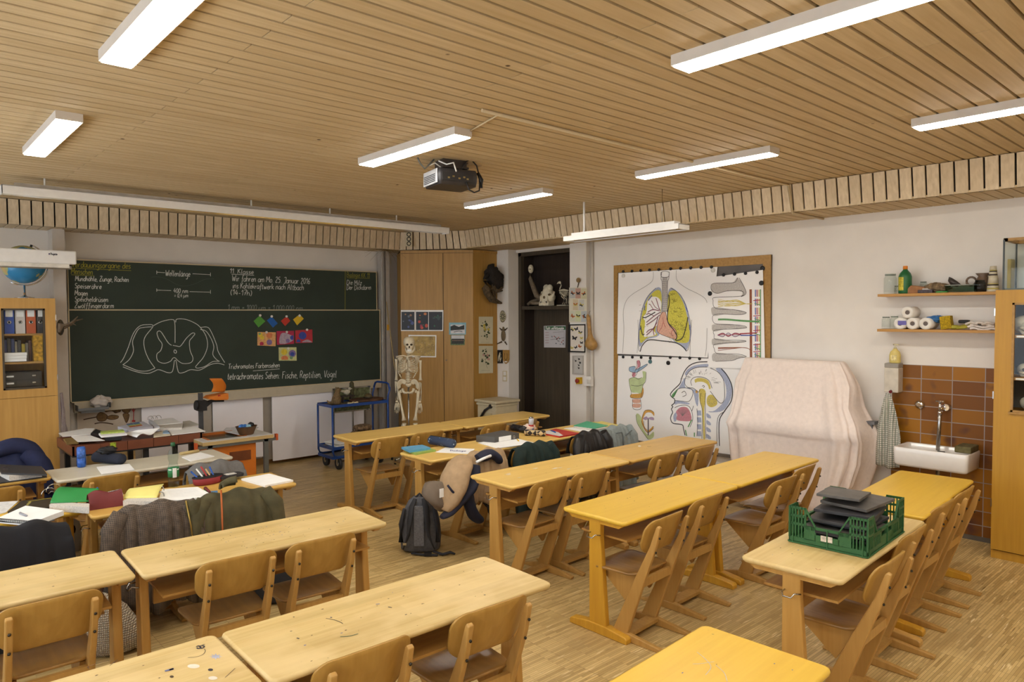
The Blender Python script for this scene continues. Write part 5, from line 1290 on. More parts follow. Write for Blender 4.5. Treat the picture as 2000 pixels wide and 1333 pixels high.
# ---------------------------------------------------------------- wall shelves over the sink
def jar(x, y, z, r, h, label, grp=None, name='glass_jar', m=None, lid=None):
    t_ = thing(name, label, 'jar', (x, y, z), 0, grp)
    MB().lathe([(r*.85, 0), (r, .012), (r, h*.78), (r*.82, h*.86), (r*.84, h), (r*.78, h), (r*.76, h*.87), (r*.93, h*.77), (r*.93, .02), (.002, .018)], (0, 0, 0), 20).build('glass', m or JARG, t_)
    MB().lathe([(r*.85, h*.9), (r*.85, h*.97), (r*.8, h*.97), (r*.8, h*.9)], (0, 0, 0), 20).build('rim', lid or JARR, t_)
    return t_
JARG = glass('jar_glass', (249, 251, 250), .03); JARR = glass('jar_rim_glass', (225, 230, 229), .1)
XS = 6.95
S1, S2 = at(1714, 575, 0, XS).z, at(1714, 643, 0, XS).z
yl = at(1714, 575, 0, XS).y
SHW = wood('shelf_wood', (190, 142, 70), (168, 120, 54), 1, .45)
single('wall_shelf', MB().bb((XS, 1.5, S1-.024), (XR-.001, yl, S1)), SHW, 'upper wooden wall shelf above the sink', 'shelf')
single('wall_shelf', MB().bb((XS, 1.5, S2-.024), (XR-.001, yl, S2)), SHW, 'lower wooden wall shelf above the sink', 'shelf')
def sy(px, x=7.05, y=600): return at(px, y, 0, x).y
jar(7.04, sy(1739), S1, .055, .19, 'large empty screw jar at the free end of the upper shelf')
jar(7.0, sy(1755), S1, .022, .075, 'small glass between the large jar and the green bottle', name='small_glass')
t = thing('green_bottle', 'green plastic bottle with orange cap and yellow label', 'bottle', (7.02, sy(1769.5), S1))
MB().lathe([(.05, 0), (.055, .01), (.055, .155), (.045, .185), (.02, .215), (.018, .225)], (0, 0, 0), 20).build('body', mat('bottle_green', (40, 104, 60), .35), t)
MB().lathe([(.02, .222), (.02, .25), (.017, .253)], (0, 0, 0), 14).build('cap', mat('cap_orange', (214, 128, 40), .4), t)
b = MB(); b.grid(lambda u, v: (-.0565*math.cos(.1+1.0*(u-.2)), .0565*math.sin(.1+1.0*(u-.2)), .03+.12*v), 8, 2); b.build('label', mat('label_yellow', (206, 190, 60), .5, var=.35, scale=60), t)
jar(7.1, sy(1799), S1, .03, .11, 'clear tumbler standing behind the tan clay block', name='tumbler')
TERRA = mat('terracotta', (160, 112, 74), .8, var=.15, scale=20)
t = thing('clay_block', 'tan clay tile block lying on the upper shelf beside the green bottle', 'block', (7.03, sy(1793), S1)); MB().prism([(-.075, 0), (.085, 0), (.07, .055), (-.04, .075), (-.085, .03)], (-.05, .05), lambda a, c_, q: (q, -a, c_)).build('block', TERRA, t, bevel=.008)
t = thing('paint_box', 'dark paint box with coloured lids lying in the middle of the upper shelf', 'box', (7.02, sy(1812), S1)); MB().box((0, 0, .015), (.1, .12, .03)).build('box', mat('paint_box_dark', (70, 60, 66), .5, var=.4, scale=60), t, bevel=.004); MB().box((-.02, .0, .036), (.06, .06, .012), rz=.4).build('lid', mat('paint_box_white', (196, 196, 196), .5), t)
single('crumpled_rag', rag(MB(), (7.05, sy(1829), S1+.045), (.07, .1, .042), 8), mat('rag_tan', (134, 112, 84), .9, var=.45, scale=40, bump=.4), 'crumpled brown and cream rag on the upper shelf', 'rag')
single('plastic_disc', MB().lathe([(.045, 0), (.05, .004), (.05, .012), (.045, .014)], (6.99, sy(1844), S1), 18), mat('lid_green', (70, 150, 80), .4), 'flat green lid at the shelf front edge below the rag', 'lid')
DISHG = glass('dish_glass', (232, 240, 234), .05)
t = thing('glass_dish', 'wide low glass dish on the upper shelf holding a dark ladle bowl', 'dish', (7.04, sy(1879), S1))
MB().lathe([(.085, 0), (.1, .01), (.105, .06), (.108, .062), (.1, .058), (.094, .014), (.002, .008)], (0, 0, 0), 28, sy=1.25).build('glass', DISHG, t); MB().lathe([(.106, .058), (.109, .062), (.105, .066)], (0, 0, 0), 28, sy=1.25).build('rim', mat('dish_rim', (150, 156, 150), .2), t)
b = MB(); Mx = Matrix.Translation((7.04, sy(1862), S1+.085)) @ Matrix.Rotation(.7, 4, 'X'); b.lathe([(.01, -.025), (.045, -.01), (.06, .02), (.055, .02), (.04, -.005), (.005, -.018)], (0, 0, 0), 20, M=Mx); single('dark_bowl', b, mat('bowl_dark', (62, 54, 50), .4), 'small dark bowl tilted in the glass dish', 'bowl')
t = thing('brown_jug', 'brown stoneware jug with a ring handle on the upper shelf', 'jug', (7.06, sy(1918), S1))
JUG = mat('stoneware', (104, 82, 64), .45, var=.2, scale=14)
MB().lathe([(.045, 0), (.055, .03), (.056, .08), (.04, .125), (.034, .135), (.056, .16), (.05, .16), (.03, .138), (.002, .13)], (0, 0, 0), 22).build('body', JUG, t); MB().tube([(0, .05+.036+.036*math.cos(a), .095+.036*math.sin(a)) for a in [2*PI*i/14 for i in range(15)]], .009, 8).build('handle', JUG, t)
jar(6.99, sy(1917), S1, .042, .1, 'small grey glass jar in front of the brown jug', m=glass('smoke_glass', (205, 210, 213), .06))
t = thing('striped_vase', 'tall cone shaped vase with cream, black and yellow bands', 'vase', (7.02, sy(1940.5), S1))
vm = [mat('vase_cream', (206, 196, 172), .4), mat('vase_black', (60, 52, 50), .4), mat('vase_yellow', (196, 182, 96), .4)]
for i, (z0, z1, k) in enumerate(((0, .02, 0), (.02, .03, 2), (.03, .05, 0), (.05, .062, 1), (.062, .068, 2), (.068, .135, 0), (.135, .147, 1), (.147, .165, 0), (.165, .175, 1), (.175, .181, 2), (.181, .215, 0))):
    rr = lambda z: .047-.024*(z/.215)
    MB().lathe([(rr(z0), z0), (rr(z1), z1)], (0, 0, 0), 22).build('band', vm[k], t)
# lower shelf
jar(7.02, sy(1733, y=630), S2, .037, .115, 'empty jam jar at the free end of the lower shelf')
jar(7.06, sy(1746, y=630), S2, .037, .12, 'empty jam jar beside the paper rolls')
PR = mat('paper_roll', (232, 228, 220), .9, var=.03, bump=.1); CORE = mat('roll_core', (110, 100, 96), .9)
def roll(px, z, label, L=.2, x=7.04, r=.052):
    t_ = thing('paper_roll', label, 'paper roll', (x, sy(px, x, 630), z), 0, 'white paper rolls on the lower shelf')
    My = Matrix.Rotation(-PI/2, 4, 'Y')
    b_ = MB(); R_ = lambda r_, x_: [(x_, r_*math.cos(2*PI*i/24), r+r_*math.sin(2*PI*i/24)) for i in range(24)]
    b_.rings([R_(.02, L/2), R_(r, L/2), R_(r, -L/2), R_(.02, -L/2), R_(.02, L/2)], 0, True, False); b_.build('paper', PR, t_)
    MB().rings([R_(.0205, L/2-.002), R_(.0205, -L/2+.004)], 0, True, True).build('core', CORE, t_)
    return t_
roll(1765, S2, 'paper roll with a violet label at the jar end of the lower shelf', .18); roll(1789, S2, 'paper roll in the middle of the lower row', .18); roll(1814.5, S2, 'paper roll next to the yellow sponge', .18)
roll(1779, S2+.1, 'single paper roll stacked on top of the others', .18)
q = at(1762, 631, 0, 6.948); single('violet_label', MB().box((6.946, q.y, q.z), (.003, .07, .038), rz=0), mat('violet_wrap', (104, 96, 170), .5), 'violet wrapper label stuck across a paper roll end', 'label')
single('blue_wrapper', rag(MB(), (7.06, sy(1829, y=630), S2+.092), (.06, .075, .028), 5), mat('blue_film', (58, 120, 184), .3, var=.3, scale=40), 'crumpled blue plastic wrapper lying over the paper rolls', 'wrapper')
t = thing('yellow_sponge', 'large yellow pitted sponge block leaning on the lower shelf', 'sponge', (7.02, sy(1853, y=630), S2)); MB().box((0, 0, .062), (.08, .085, .115), M=Matrix.Rotation(-.12, 4, 'X')).build('block', mat('sponge_yellow', (190, 158, 30), .9, var=.35, scale=90, bump=.6), t, bevel=.006)
GLV = mat('glove_yellow', (176, 168, 60), .5, var=.15)
t = thing('rubber_gloves', 'yellow green rubber gloves lying on the lower shelf', 'gloves', (7.02, sy(1878, y=640), S2))
b = MB()
for i in range(4): b.tube([(-.02+.012*i, .02+.01*i, .012), (-.03+.014*i, -.03, .02+.005*i), (-.02, -.075, .03)], [.01, .012, .012], 8)
b.ball((0, .045, .022), (.04, .05, .02), 12); b.tube([(0, -.05, .025), (.01, -.1, .05)], [.018, .014], 8); b.build('glove', GLV, t)
single('black_pouch', MB().box((7.08, sy(1881, y=630), S2+.07), (.06, .08, .03)), BLACKM, 'small black pouch on top of the rubber gloves', 'pouch', bevel=.01)
CLW = mat('white_cloth', (216, 208, 200), .9, var=.06, scale=30, bump=.2)
t = thing('folded_cloths', 'pile of white cloths at the cabinet end of the lower shelf', 'cloth', (7.03, sy(1920, y=640), S2))
for i, (z, l, k) in enumerate(((.012, .2, .0), (.034, .2, .02), (.058, .19, .01))):
    b = MB(); b.grid(lambda u, v: (-.05+.1*u, -.12+k+l*v, z+.008*math.sin(9*v+i)+.006*math.sin(7*u+2*v)), 6, 12, 0, .016); b.build('cloth', CLW, t)
b = MB()
for dy in (-.1, -.04, .02): b.tube([(-.055, dy, .05), (-.06, dy+.05, .066), (-.055, dy+.09, .048)], [.012, .009, .012], 8)
b.build('roll_edge', CLW, t)
# ---------------------------------------------------------------- sink, tap, soap, towel
PORC = mat('porcelain', (232, 228, 222), .15, var=.02, spec=.6)
sx0, sx1 = 6.79, XR-.013
a, b_ = at(1743, 872, 0, sx0), at(1891, 890, 0, sx0)
y1, y0 = a.y, b_.y; sz = .80; hb = .165
t = thing('wall_sink', 'white rectangular ceramic wall sink in front of the brown tiles', 'sink', ((sx0+sx1)/2, (y0+y1)/2, sz-hb))
b = MB(); cx_, cy_ = (sx0+sx1)/2, (y0+y1)/2; L_, W_ = sx1-sx0, y1-y0
R_ = lambda k, z, r: [(cx_+x, cy_+y, z) for x, y in rrect(L_-2*k, W_-2*k, r, 5)]
b.rings([R_(.02, sz-hb, .03), R_(.006, sz-hb+.02, .03), R_(0, sz-.01, .03), R_(.004, sz, .028), R_(.02, sz, .02), R_(.026, sz-.006, .02), R_(.04, sz-hb+.03, .03), R_(.14, sz-hb+.022, .02)], 0, True, True)
b.build('basin', PORC, t, True)
MB().box((sx1-.043, cy_+.0, sz-.05), (.006, .06, .012)).build('overflow_slot', BLACKM, t, True)
c = at(1839, 798, 0, 7.1)
t = thing('wall_tap', 'chrome wall tap with a long straight outlet pipe over the sink', 'tap', (7.08, c.y, c.z))
b = MB(); b.tube([(7.147, c.y-.03, c.z+.01), (7.1, c.y-.03, c.z+.01)], [.035, .03], 16); b.tube([(7.12, c.y-.03, c.z+.01), (7.06, c.y, c.z), (7.06, c.y, c.z-.03)], .016, 10); b.tube([(7.06, c.y, c.z-.02), (7.06, c.y, c.z+.055)], [.016, .012], 10); b.build('body', CHROME, t, True)
b = MB(); b.tube([(7.06, c.y, c.z+.055), (7.06, c.y, c.z+.075)], .02, 10); b.tube([(7.06, c.y-.035, c.z+.065), (7.06, c.y+.035, c.z+.065)], .009, 8); b.tube([(7.03, c.y, c.z+.065), (7.09, c.y, c.z+.065)], .009, 8); b.build('handle', CHROME, t, True)
zb = at(1838, 880, 0, 7.05).z; MB().tube([(7.06, c.y, c.z-.02), (7.05, c.y, c.z-.12), (7.02, c.y, zb)], .0165, 12).build('outlet_pipe', METAL, t, True)
b = MB(); b.tube([(7.06, c.y, c.z-.02), (7.06, c.y, c.z-.05)], .02, 12); b.build('nut', CHROME, t, True)
c2 = at(1796, 791, 0, 7.14); b = MB().tube([(7.147, c2.y, c2.z), (7.135, c2.y, c2.z), (7.12, c2.y, c2.z)], [.042, .04, .018], 20); single('tap_rosette', b, CHROME, 'round chrome blind rosette on the tiles left of the tap', 'rosette')
q = at(1892, 869, 0, 6.98); single('wood_block', MB().bb((6.88, y0+.005, sz), (7.1, y0+.13, sz+.055)), mat('mossy_block', (104, 96, 62), .9, var=.3, scale=20), 'greenish wooden block lying on the sink rim corner', 'block', bevel=.008)
q0, q1 = at(1727, 712, 0, 7.03), at(1754, 768, 0, 7.03); DISPW = mat('dispenser_white', (204, 196, 180), .4)
t = thing('soap_dispenser', 'cream wall mounted soap dispenser box at the edge of the tiles', 'dispenser', (7.09, (q0.y+q1.y)/2, q1.z))
MB().bb((7.03, q1.y, q1.z), (XR-.013, q0.y, q0.z-.03)).build('body', DISPW, t, True, bevel=.006); MB().bb((7.03, q1.y, q0.z-.03), (XR-.013, q0.y, q0.z+.012)).build('cap', mat('dispenser_grey', (150, 144, 134), .4), t, True, bevel=.006)
MB().tube([(7.035, (q0.y+q1.y)/2, q1.z+.012), (7.015, (q0.y+q1.y)/2, q1.z+.005)], .014, 10).build('push_button', mat('dispenser_red', (110, 36, 44), .4), t, True)
t = thing('soap_bottle', 'clear pump bottle of yellow soap standing on the dispenser', 'bottle', (7.09, (q0.y+q1.y)/2-.01, q0.z+.012))
b = MB(); b.lathe([(.045, 0), (.05, .01), (.05, .075), (.042, .105), (.02, .125), (.018, .135)], (0, 0, 0), 20, sx=.65); b.build('body', mat('soap_yellow', (222, 202, 120), .2), t)
b = MB(); b.tube([(0, 0, .135), (0, 0, .152)], .012, 10); b.tube([(0, 0, .15), (0, 0, .17)], .005, 8); b.tube([(.01, .02, .172), (-.01, -.035, .172)], .007, 8); b.build('pump', mat('pump_cream', (214, 206, 170), .4), t)
MB().box((-.034, 0, .05), (.003, .05, .05)).build('label', mat('soap_label', (236, 214, 150), .5, var=.3, scale=60), t)
q = at(1735, 768, 0, 7.05); zt_, zb_ = q.z, at(1735, 916, 0, 7.0).z
t = thing('tea_towel', 'white tea towel with green checks hanging from the dispenser', 'towel', (7.0, q.y, zb_))
def tw(u, v):
    wd = .035+.19*min(1, (v*1.7))**.8-.05*max(0, v-.75); s_ = (u-.5)
    return (7.03-.03*math.sin(v*2)+.022*math.sin(14*u+3*v)*min(1, v*3), q.y-.005-s_*wd*1.0-.02*v, zt_+(zb_-zt_)*v*(1-.08*abs(s_)))
MB().grid(tw, 26, 20, 0, .005).build('cloth', checks('towel_green', (214, 208, 196), (70, 96, 74), 17, ax='Y'), t, True)
dd = MB(); pa_ = mat('towel_patch', (150, 180, 110), .9)
for (u0, u1, v0, v1) in ((.2, .8, .1, .2), (.0, .35, .86, .95), (.65, 1, .55, .64)): dd.grid(lambda u, v: Vector(tw(u0+(u1-u0)*u, v0+(v1-v0)*v))+Vector((-.0035, 0, 0)), 6, 4)
dd.build('printed_band', pa_, t, True)
single('drain_pipe', MB().tube([(7.03, cy_, sz-hb+.005), (7.03, cy_, .42), (7.07, cy_, .36), (7.147, cy_, .36)], .02, 10), METAL, 'drain pipe under the sink', 'pipe')
# ---------------------------------------------------------------- glazed cabinet at the frame edge
XC = 6.73; y1 = 1.662; y0 = .55; zt_ = 2.177
t = thing('specimen_cabinet', 'tall honey coloured cabinet with glass door and skulls beside the sink', 'cabinet', (6.94, 1.1, 0))
b = MB(); b.bb((XC+.02, y1-.02, 0), (XR-.015, y1, zt_)); b.bb((XC+.02, y0, 0), (XR-.015, y0+.02, zt_)); b.bb((XC+.02, y0, zt_-.02), (XR-.015, y1, zt_)); b.bb((XR-.03, y0, 0), (XR-.015, y1, zt_)); b.bb((XC+.015, y0, 0), (XR-.015, y1, .065)); b.build('carcass', OAKY, t, True)
g1, g0 = 1.545, .75; gz1, gz0 = 2.073, 1.204
b = MB(); b.bb((XC, g1, .075), (XC+.02, y1-.002, zt_)); b.bb((XC, y0, .075), (XC+.02, g0, zt_)); b.bb((XC, g0, gz1), (XC+.02, g1, zt_)); b.bb((XC, g0, .075), (XC+.02, g1, gz0)); dr = b.build('glass_door', OAKY, t, True)
b = MB(); q = .016
b.bb((XC-.004, g1-q, gz0), (XC+.022, g1, gz1)); b.bb((XC-.004, g0, gz0), (XC+.022, g1, gz0+q)); b.bb((XC-.004, g0, gz1-q), (XC+.022, g1, gz1)); b.bb((XC-.02, g0, gz0-.012), (XC+.0, g1+.01, gz0))
o = b.build('glass_frame', OAKX); o.parent = dr; o.location = -t.location
o = MB().bb((XC+.006, g0, gz0+q), (XC+.01, g1-q, gz1-q)).build('pane', PANE); o.parent = dr; o.location = -t.location
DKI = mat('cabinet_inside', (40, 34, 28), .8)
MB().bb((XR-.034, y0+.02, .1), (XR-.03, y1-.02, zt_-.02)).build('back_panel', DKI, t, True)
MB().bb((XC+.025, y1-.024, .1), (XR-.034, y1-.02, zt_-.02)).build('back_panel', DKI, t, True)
for z in (1.817, 1.479, 1.2): 
    s_ = MB().bb((XC+.03, y0+.02, z-.022), (XR-.034, y1-.026, z)).build('shelf', SHW, t, True)
    o = MB().bb((XC+.027, 1.43, z-.018), (XC+.03, 1.52, z-.004)).build('shelf_label', PAPER); o.parent = s_; o.location = -t.location
for z in (2.0, 1.33, .45): MB().bb((XC-.004, y1-.004, z-.03), (XC+.03, y1+.005, z+.03)).build('hinge', METAL, t, True)
def skull(x, y, z, k, rz, label):
    t_ = thing('animal_skull', label, 'skull', (x, y, z), rz, 'skulls in the specimen cabinet')
    b_ = MB(); b_.ball((0, -.05*k, .075*k), (.055*k, .08*k, .06*k), 14); b_.rings([[(w_*k*math.cos(2*PI*i/12), yy*k, (zz+h*math.sin(2*PI*i/12))*k) for i in range(12)] for yy, w_, zz, h in ((-.06, .05, .07, .05), (.02, .048, .06, .045), (.07, .036, .05, .035), (.12, .03, .045, .03), (.15, .016, .04, .016))])
    b_.tube([(.05*k, -.03*k, .05*k), (.065*k, .02*k, .05*k), (.04*k, .07*k, .045*k)], .01*k, 6); b_.tube([(-.05*k, -.03*k, .05*k), (-.065*k, .02*k, .05*k), (-.04*k, .07*k, .045*k)], .01*k, 6)
    b_.build('cranium', BONE, t_)
    j = MB()
    for s_ in (-1, 1): j.tube([(.045*s_*k, -.03*k, .04*k), (.04*s_*k, .0, .014*k), (.025*s_*k, .08*k, .012*k), (.008*s_*k, .14*k, .016*k)], [.012*k, .014*k, .01*k, .008*k], 8)
    j.build('jaw', BONE, t_)
    tt = MB()
    for s_ in (-1, 1):
        tt.tube([(.014*s_*k, .135*k, .035*k), (.014*s_*k, .138*k, .012*k)], [.007*k, .002*k], 6)
        for i in range(4): tt.tube([(.03*s_*k, (.05+.018*i)*k, .03*k), (.03*s_*k, (.05+.018*i)*k, .018*k)], [.006*k, .003*k], 6)
    tt.build('teeth', mat('teeth', (210, 200, 170), .4), t_)
    e = MB(); e.ball((.04*k, .035*k, .075*k), (.016*k, .018*k, .016*k), 8); e.ball((-.04*k, .035*k, .075*k), (.016*k, .018*k, .016*k), 8); e.build('eye_socket', mat('bone_hollow', (58, 46, 34), .9), t_)
skull(6.86, 1.46, 1.817, 1.15, 2.5, 'fanged animal skull on the top shelf behind glass'); skull(6.86, 1.47, 1.479, .8, 2.2, 'small animal skull on the middle shelf behind glass'); skull(6.87, 1.43, 1.2, .9, 2.4, 'animal skull low on the bottom shelf behind glass')
single('specimen_box', MB().bb((6.8, 1.32, 1.479), (6.88, 1.42, 1.53)), PAPER, 'white box on the middle shelf beside the small skull', 'box')
# aquarium on top
t = thing('aquarium', 'empty glass aquarium with wooden lid on top of the specimen cabinet', 'aquarium', (6.93, 1.2, zt_))
ax0, ax1, ay0, ay1 = XC+.02, XR-.04, .7, 1.618; az = 2.578-zt_
AQ = glass('aquarium_glass', (250, 252, 251), .02)
b = MB(); b.bb((ax0, ay1-.006, zt_+.005), (ax1, ay1, zt_+az)); b.bb((ax0, ay0, zt_+.005), (ax0+.006, ay1-.006, zt_+az)); b.bb((ax1-.006, ay0, zt_+.005), (ax1, ay1-.006, zt_+az)); b.build('tank', AQ, t, True)
MB().bb((ax0+.002, ay0, zt_), (ax1-.002, ay1-.002, zt_+.012)).build('base', mat('aquarium_base', (70, 84, 80), .3), t, True)
b = MB(); b.bb((ax0, ay1-.03, zt_+az-.012), (ax1, ay1, zt_+az+.012)); b.bb((ax0, ay0, zt_+az-.012), (ax0+.03, ay1, zt_+az+.012)); b.bb((ax1-.05, ay0, zt_+az-.012), (ax1, ay1, zt_+az+.012)); b.build('lid_frame', OAKX, t, True)
e = MB()
for x in (ax0, ax1): e.bb((x-.004, ay1-.01, zt_), (x+.004, ay1+.002, zt_+az))
e.build('seal', mat('seal_dark', (60, 66, 66), .4), t, True)
single('yellow_board', MB().bb((7.0, ay1+.006, zt_), (7.12, ay1+.03, zt_+.26)), mat('board_yellow', (190, 160, 60), .6), 'thin yellow board standing against the aquarium side', 'board')

# ---------------------------------------------------------------- model skeleton on a stand
t = thing('model_skeleton', 'white life size human model skeleton on a wheeled stand before the corner cupboard', 'skeleton', (5.407, 8.12, 0), math.radians(-42))
BN = mat('model_bone', (224, 212, 184), .45, var=.06, scale=20)
def sk(x, y, d_=0): return Vector(((x-362)*.00104, d_, 1.83-y*.00104))
b = MB(); c = sk(378, 190, -.0)
b.rings([[c+Vector((w_*math.cos(2*PI*i/20), .012+dp*math.sin(2*PI*i/20), z)) for i in range(20)] for z, w_, dp in ((.075, .012, .015), (.068, .045, .055), (.045, .068, .088), (.01, .076, .098), (-.025, .074, .095), (-.05, .06, .08), (-.06, .03, .05))])
b.rings([[c+Vector((.018+w_*math.cos(2*PI*i/16), -.055+dp*math.sin(2*PI*i/16), z)) for i in range(16)] for z, w_, dp in ((.0, .052, .03), (-.03, .056, .035), (-.055, .055, .036), (-.075, .04, .034), (-.095, .032, .032))])
b.build('cranium', BN, t)
b = MB(); q = c+Vector((.018, 0, 0)); b.tube([q+Vector((-.055, .0, -.05)), q+Vector((-.056, -.02, -.1)), q+Vector((-.03, -.07, -.135)), q+Vector((0, -.088, -.14)), q+Vector((.03, -.07, -.135)), q+Vector((.056, -.02, -.1)), q+Vector((.055, 0, -.05))], [.012, .016, .016, .018, .016, .016, .012], 8); b.build('jaw', BN, t)
b = MB()
for i in range(9):
    a = (i-4)*.22
    for z in (-.1, -.116): b.box(q+Vector((.034*math.sin(a), -.06-.032*math.cos(a), z)), (.008, .008, .014))
b.build('teeth', mat('model_teeth', (236, 232, 220), .3), t)
b = MB(); HOL = mat('bone_shadow', (70, 56, 40), .9)
for s in (-1, 1): b.ball(q+Vector((.026*s, -.082, -.03)), (.019, .014, .015), 10)
b.ball(q+Vector((0, -.09, -.062)), (.011, .012, .016), 8); b.build('face_hollow', HOL, t)
b = MB()
for i in range(7): b.lathe([(.012, -.009), (.02, -.005), (.02, .005), (.012, .009)], sk(368, 320+14*i, .02), 10)
for i in range(12): b.lathe([(.013, -.011), (.02, -.006), (.02, .006), (.013, .011)], sk(362, 420+17*i, .055), 10); 
for i in range(7): 
    p_ = sk(362, 560+25*i, .03); b.lathe([(.018, -.011), (.03, -.008), (.026, 0), (.03, .008), (.018, .011)], p_, 12); b.tube([p_+Vector((-.045, .02, 0)), p_+Vector((.045, .02, 0))], .005, 6); b.tube([p_+Vector((0, .02, 0)), p_+Vector((0, .06, -.01))], .008, 6)
b.tube([sk(362, 340, .03), sk(362, 420, .055), sk(362, 540, .055), sk(362, 600, .035), sk(362, 735, .03)], .012, 8); b.build('spine', BN, t)
MB().tube([sk(366, 372, -.075), sk(364, 400, -.085), sk(361, 460, -.09), sk(359, 520, -.085), sk(358, 545, -.08)], [.02, .016, .014, .013, .006], 8, flat=.5).build('sternum', BN, t)
for s in (-1, 1):
    MB().tube([sk(366, 375, -.075), sk(366+s*60, 358, -.06), sk(366+s*120, 372, -.01), sk(366+s*155, 378, .02)], [.012, .008, .009, .012], 8).build('collar_bone', BN, t)
    b = MB(); o_ = sk(362+s*110, 440, .075)
    b.add([o_+Vector(v) for v in ((s*.04, .0, .06), (s*-.035, .012, .06), (s*.0, .02, -.085), (s*.04, .008, .06), (s*-.035, .02, .06), (s*.0, .028, -.085))], [(0, 1, 2), (5, 4, 3), (0, 3, 4, 1), (1, 4, 5, 2), (2, 5, 3, 0)]); b.tube([o_+Vector((s*.03, -.01, .06)), sk(366+s*150, 385, .02)], [.01, .014], 8); b.build('shoulder_blade', BN, t)
for i in range(11):
    zc_ = 388+20*i; hw = (70, 88, 102, 112, 118, 122, 124, 124, 122, 112, 95)[i]*.00104; fr_ = i < 8
    for s in (-1, 1):
        p0 = sk(362, zc_-8, .055); zs2 = sk(0, zc_+34, 0).z; zf = sk(0, min(zc_+26+4*i, 548) if i > 4 else zc_+24, 0).z
        pts = [p0, p0+Vector((s*hw*.55, .02, -.005)), Vector((s*hw, .02, (p0.z+zs2)/2)), Vector((s*hw*.96, -.045, zs2))]
        if fr_: pts += [Vector((s*hw*.55, -.088, zs2-.012)), Vector((s*.018, -.082, max(zf, sk(0, 545).z)+.012*(i > 4)))]
        else: pts += [Vector((s*hw*.8, -.07, zs2-.03))]
        P3 = []
        for k in range(len(pts)-1):
            a0, a1, a2, a3 = pts[max(k-1, 0)], pts[k], pts[k+1], pts[min(k+2, len(pts)-1)]
            for u in range(4):
                x = u/4; P3.append(.5*((2*a1)+(a2-a0)*x+(2*a0-5*a1+4*a2-a3)*x*x+(-a0+3*a1-3*a2+a3)*x**3))
        P3.append(pts[-1]); MB().tube(P3, .0062, 6).build('rib', BN, t)
b = MB()
for s in (-1, 1):
    def wing(u, v, s=s):
        a = -.5+3.0*u; r0, r1 = .035, .088+.022*math.sin(2.2*u); r = r0+(r1-r0)*v
        return sk(362+s*78, 770, .02)+Vector((s*r*math.cos(a)*.68+s*.0, -.03*v*math.cos(a)+.03*(1-v), r*math.sin(a)*.92+.0))
    b.grid(wing, 14, 5, 0, .009)
    b.tube([sk(362+s*75, 800, .0), sk(362+s*60, 840, -.02), sk(362+s*20, 850, -.04), sk(362, 842, -.045)], [.022, .016, .012, .012], 8)
    b.tube([sk(362+s*75, 810, .02), sk(362+s*50, 860, .02), sk(362+s*15, 852, -.02)], [.018, .014, .01], 8)
b.tube([sk(362, 735, .03), sk(362, 770, .055), sk(362, 800, .06), sk(362, 815, .05)], [.045, .034, .02, .006], 10, flat=.45)
b.build('pelvis', BN, t)
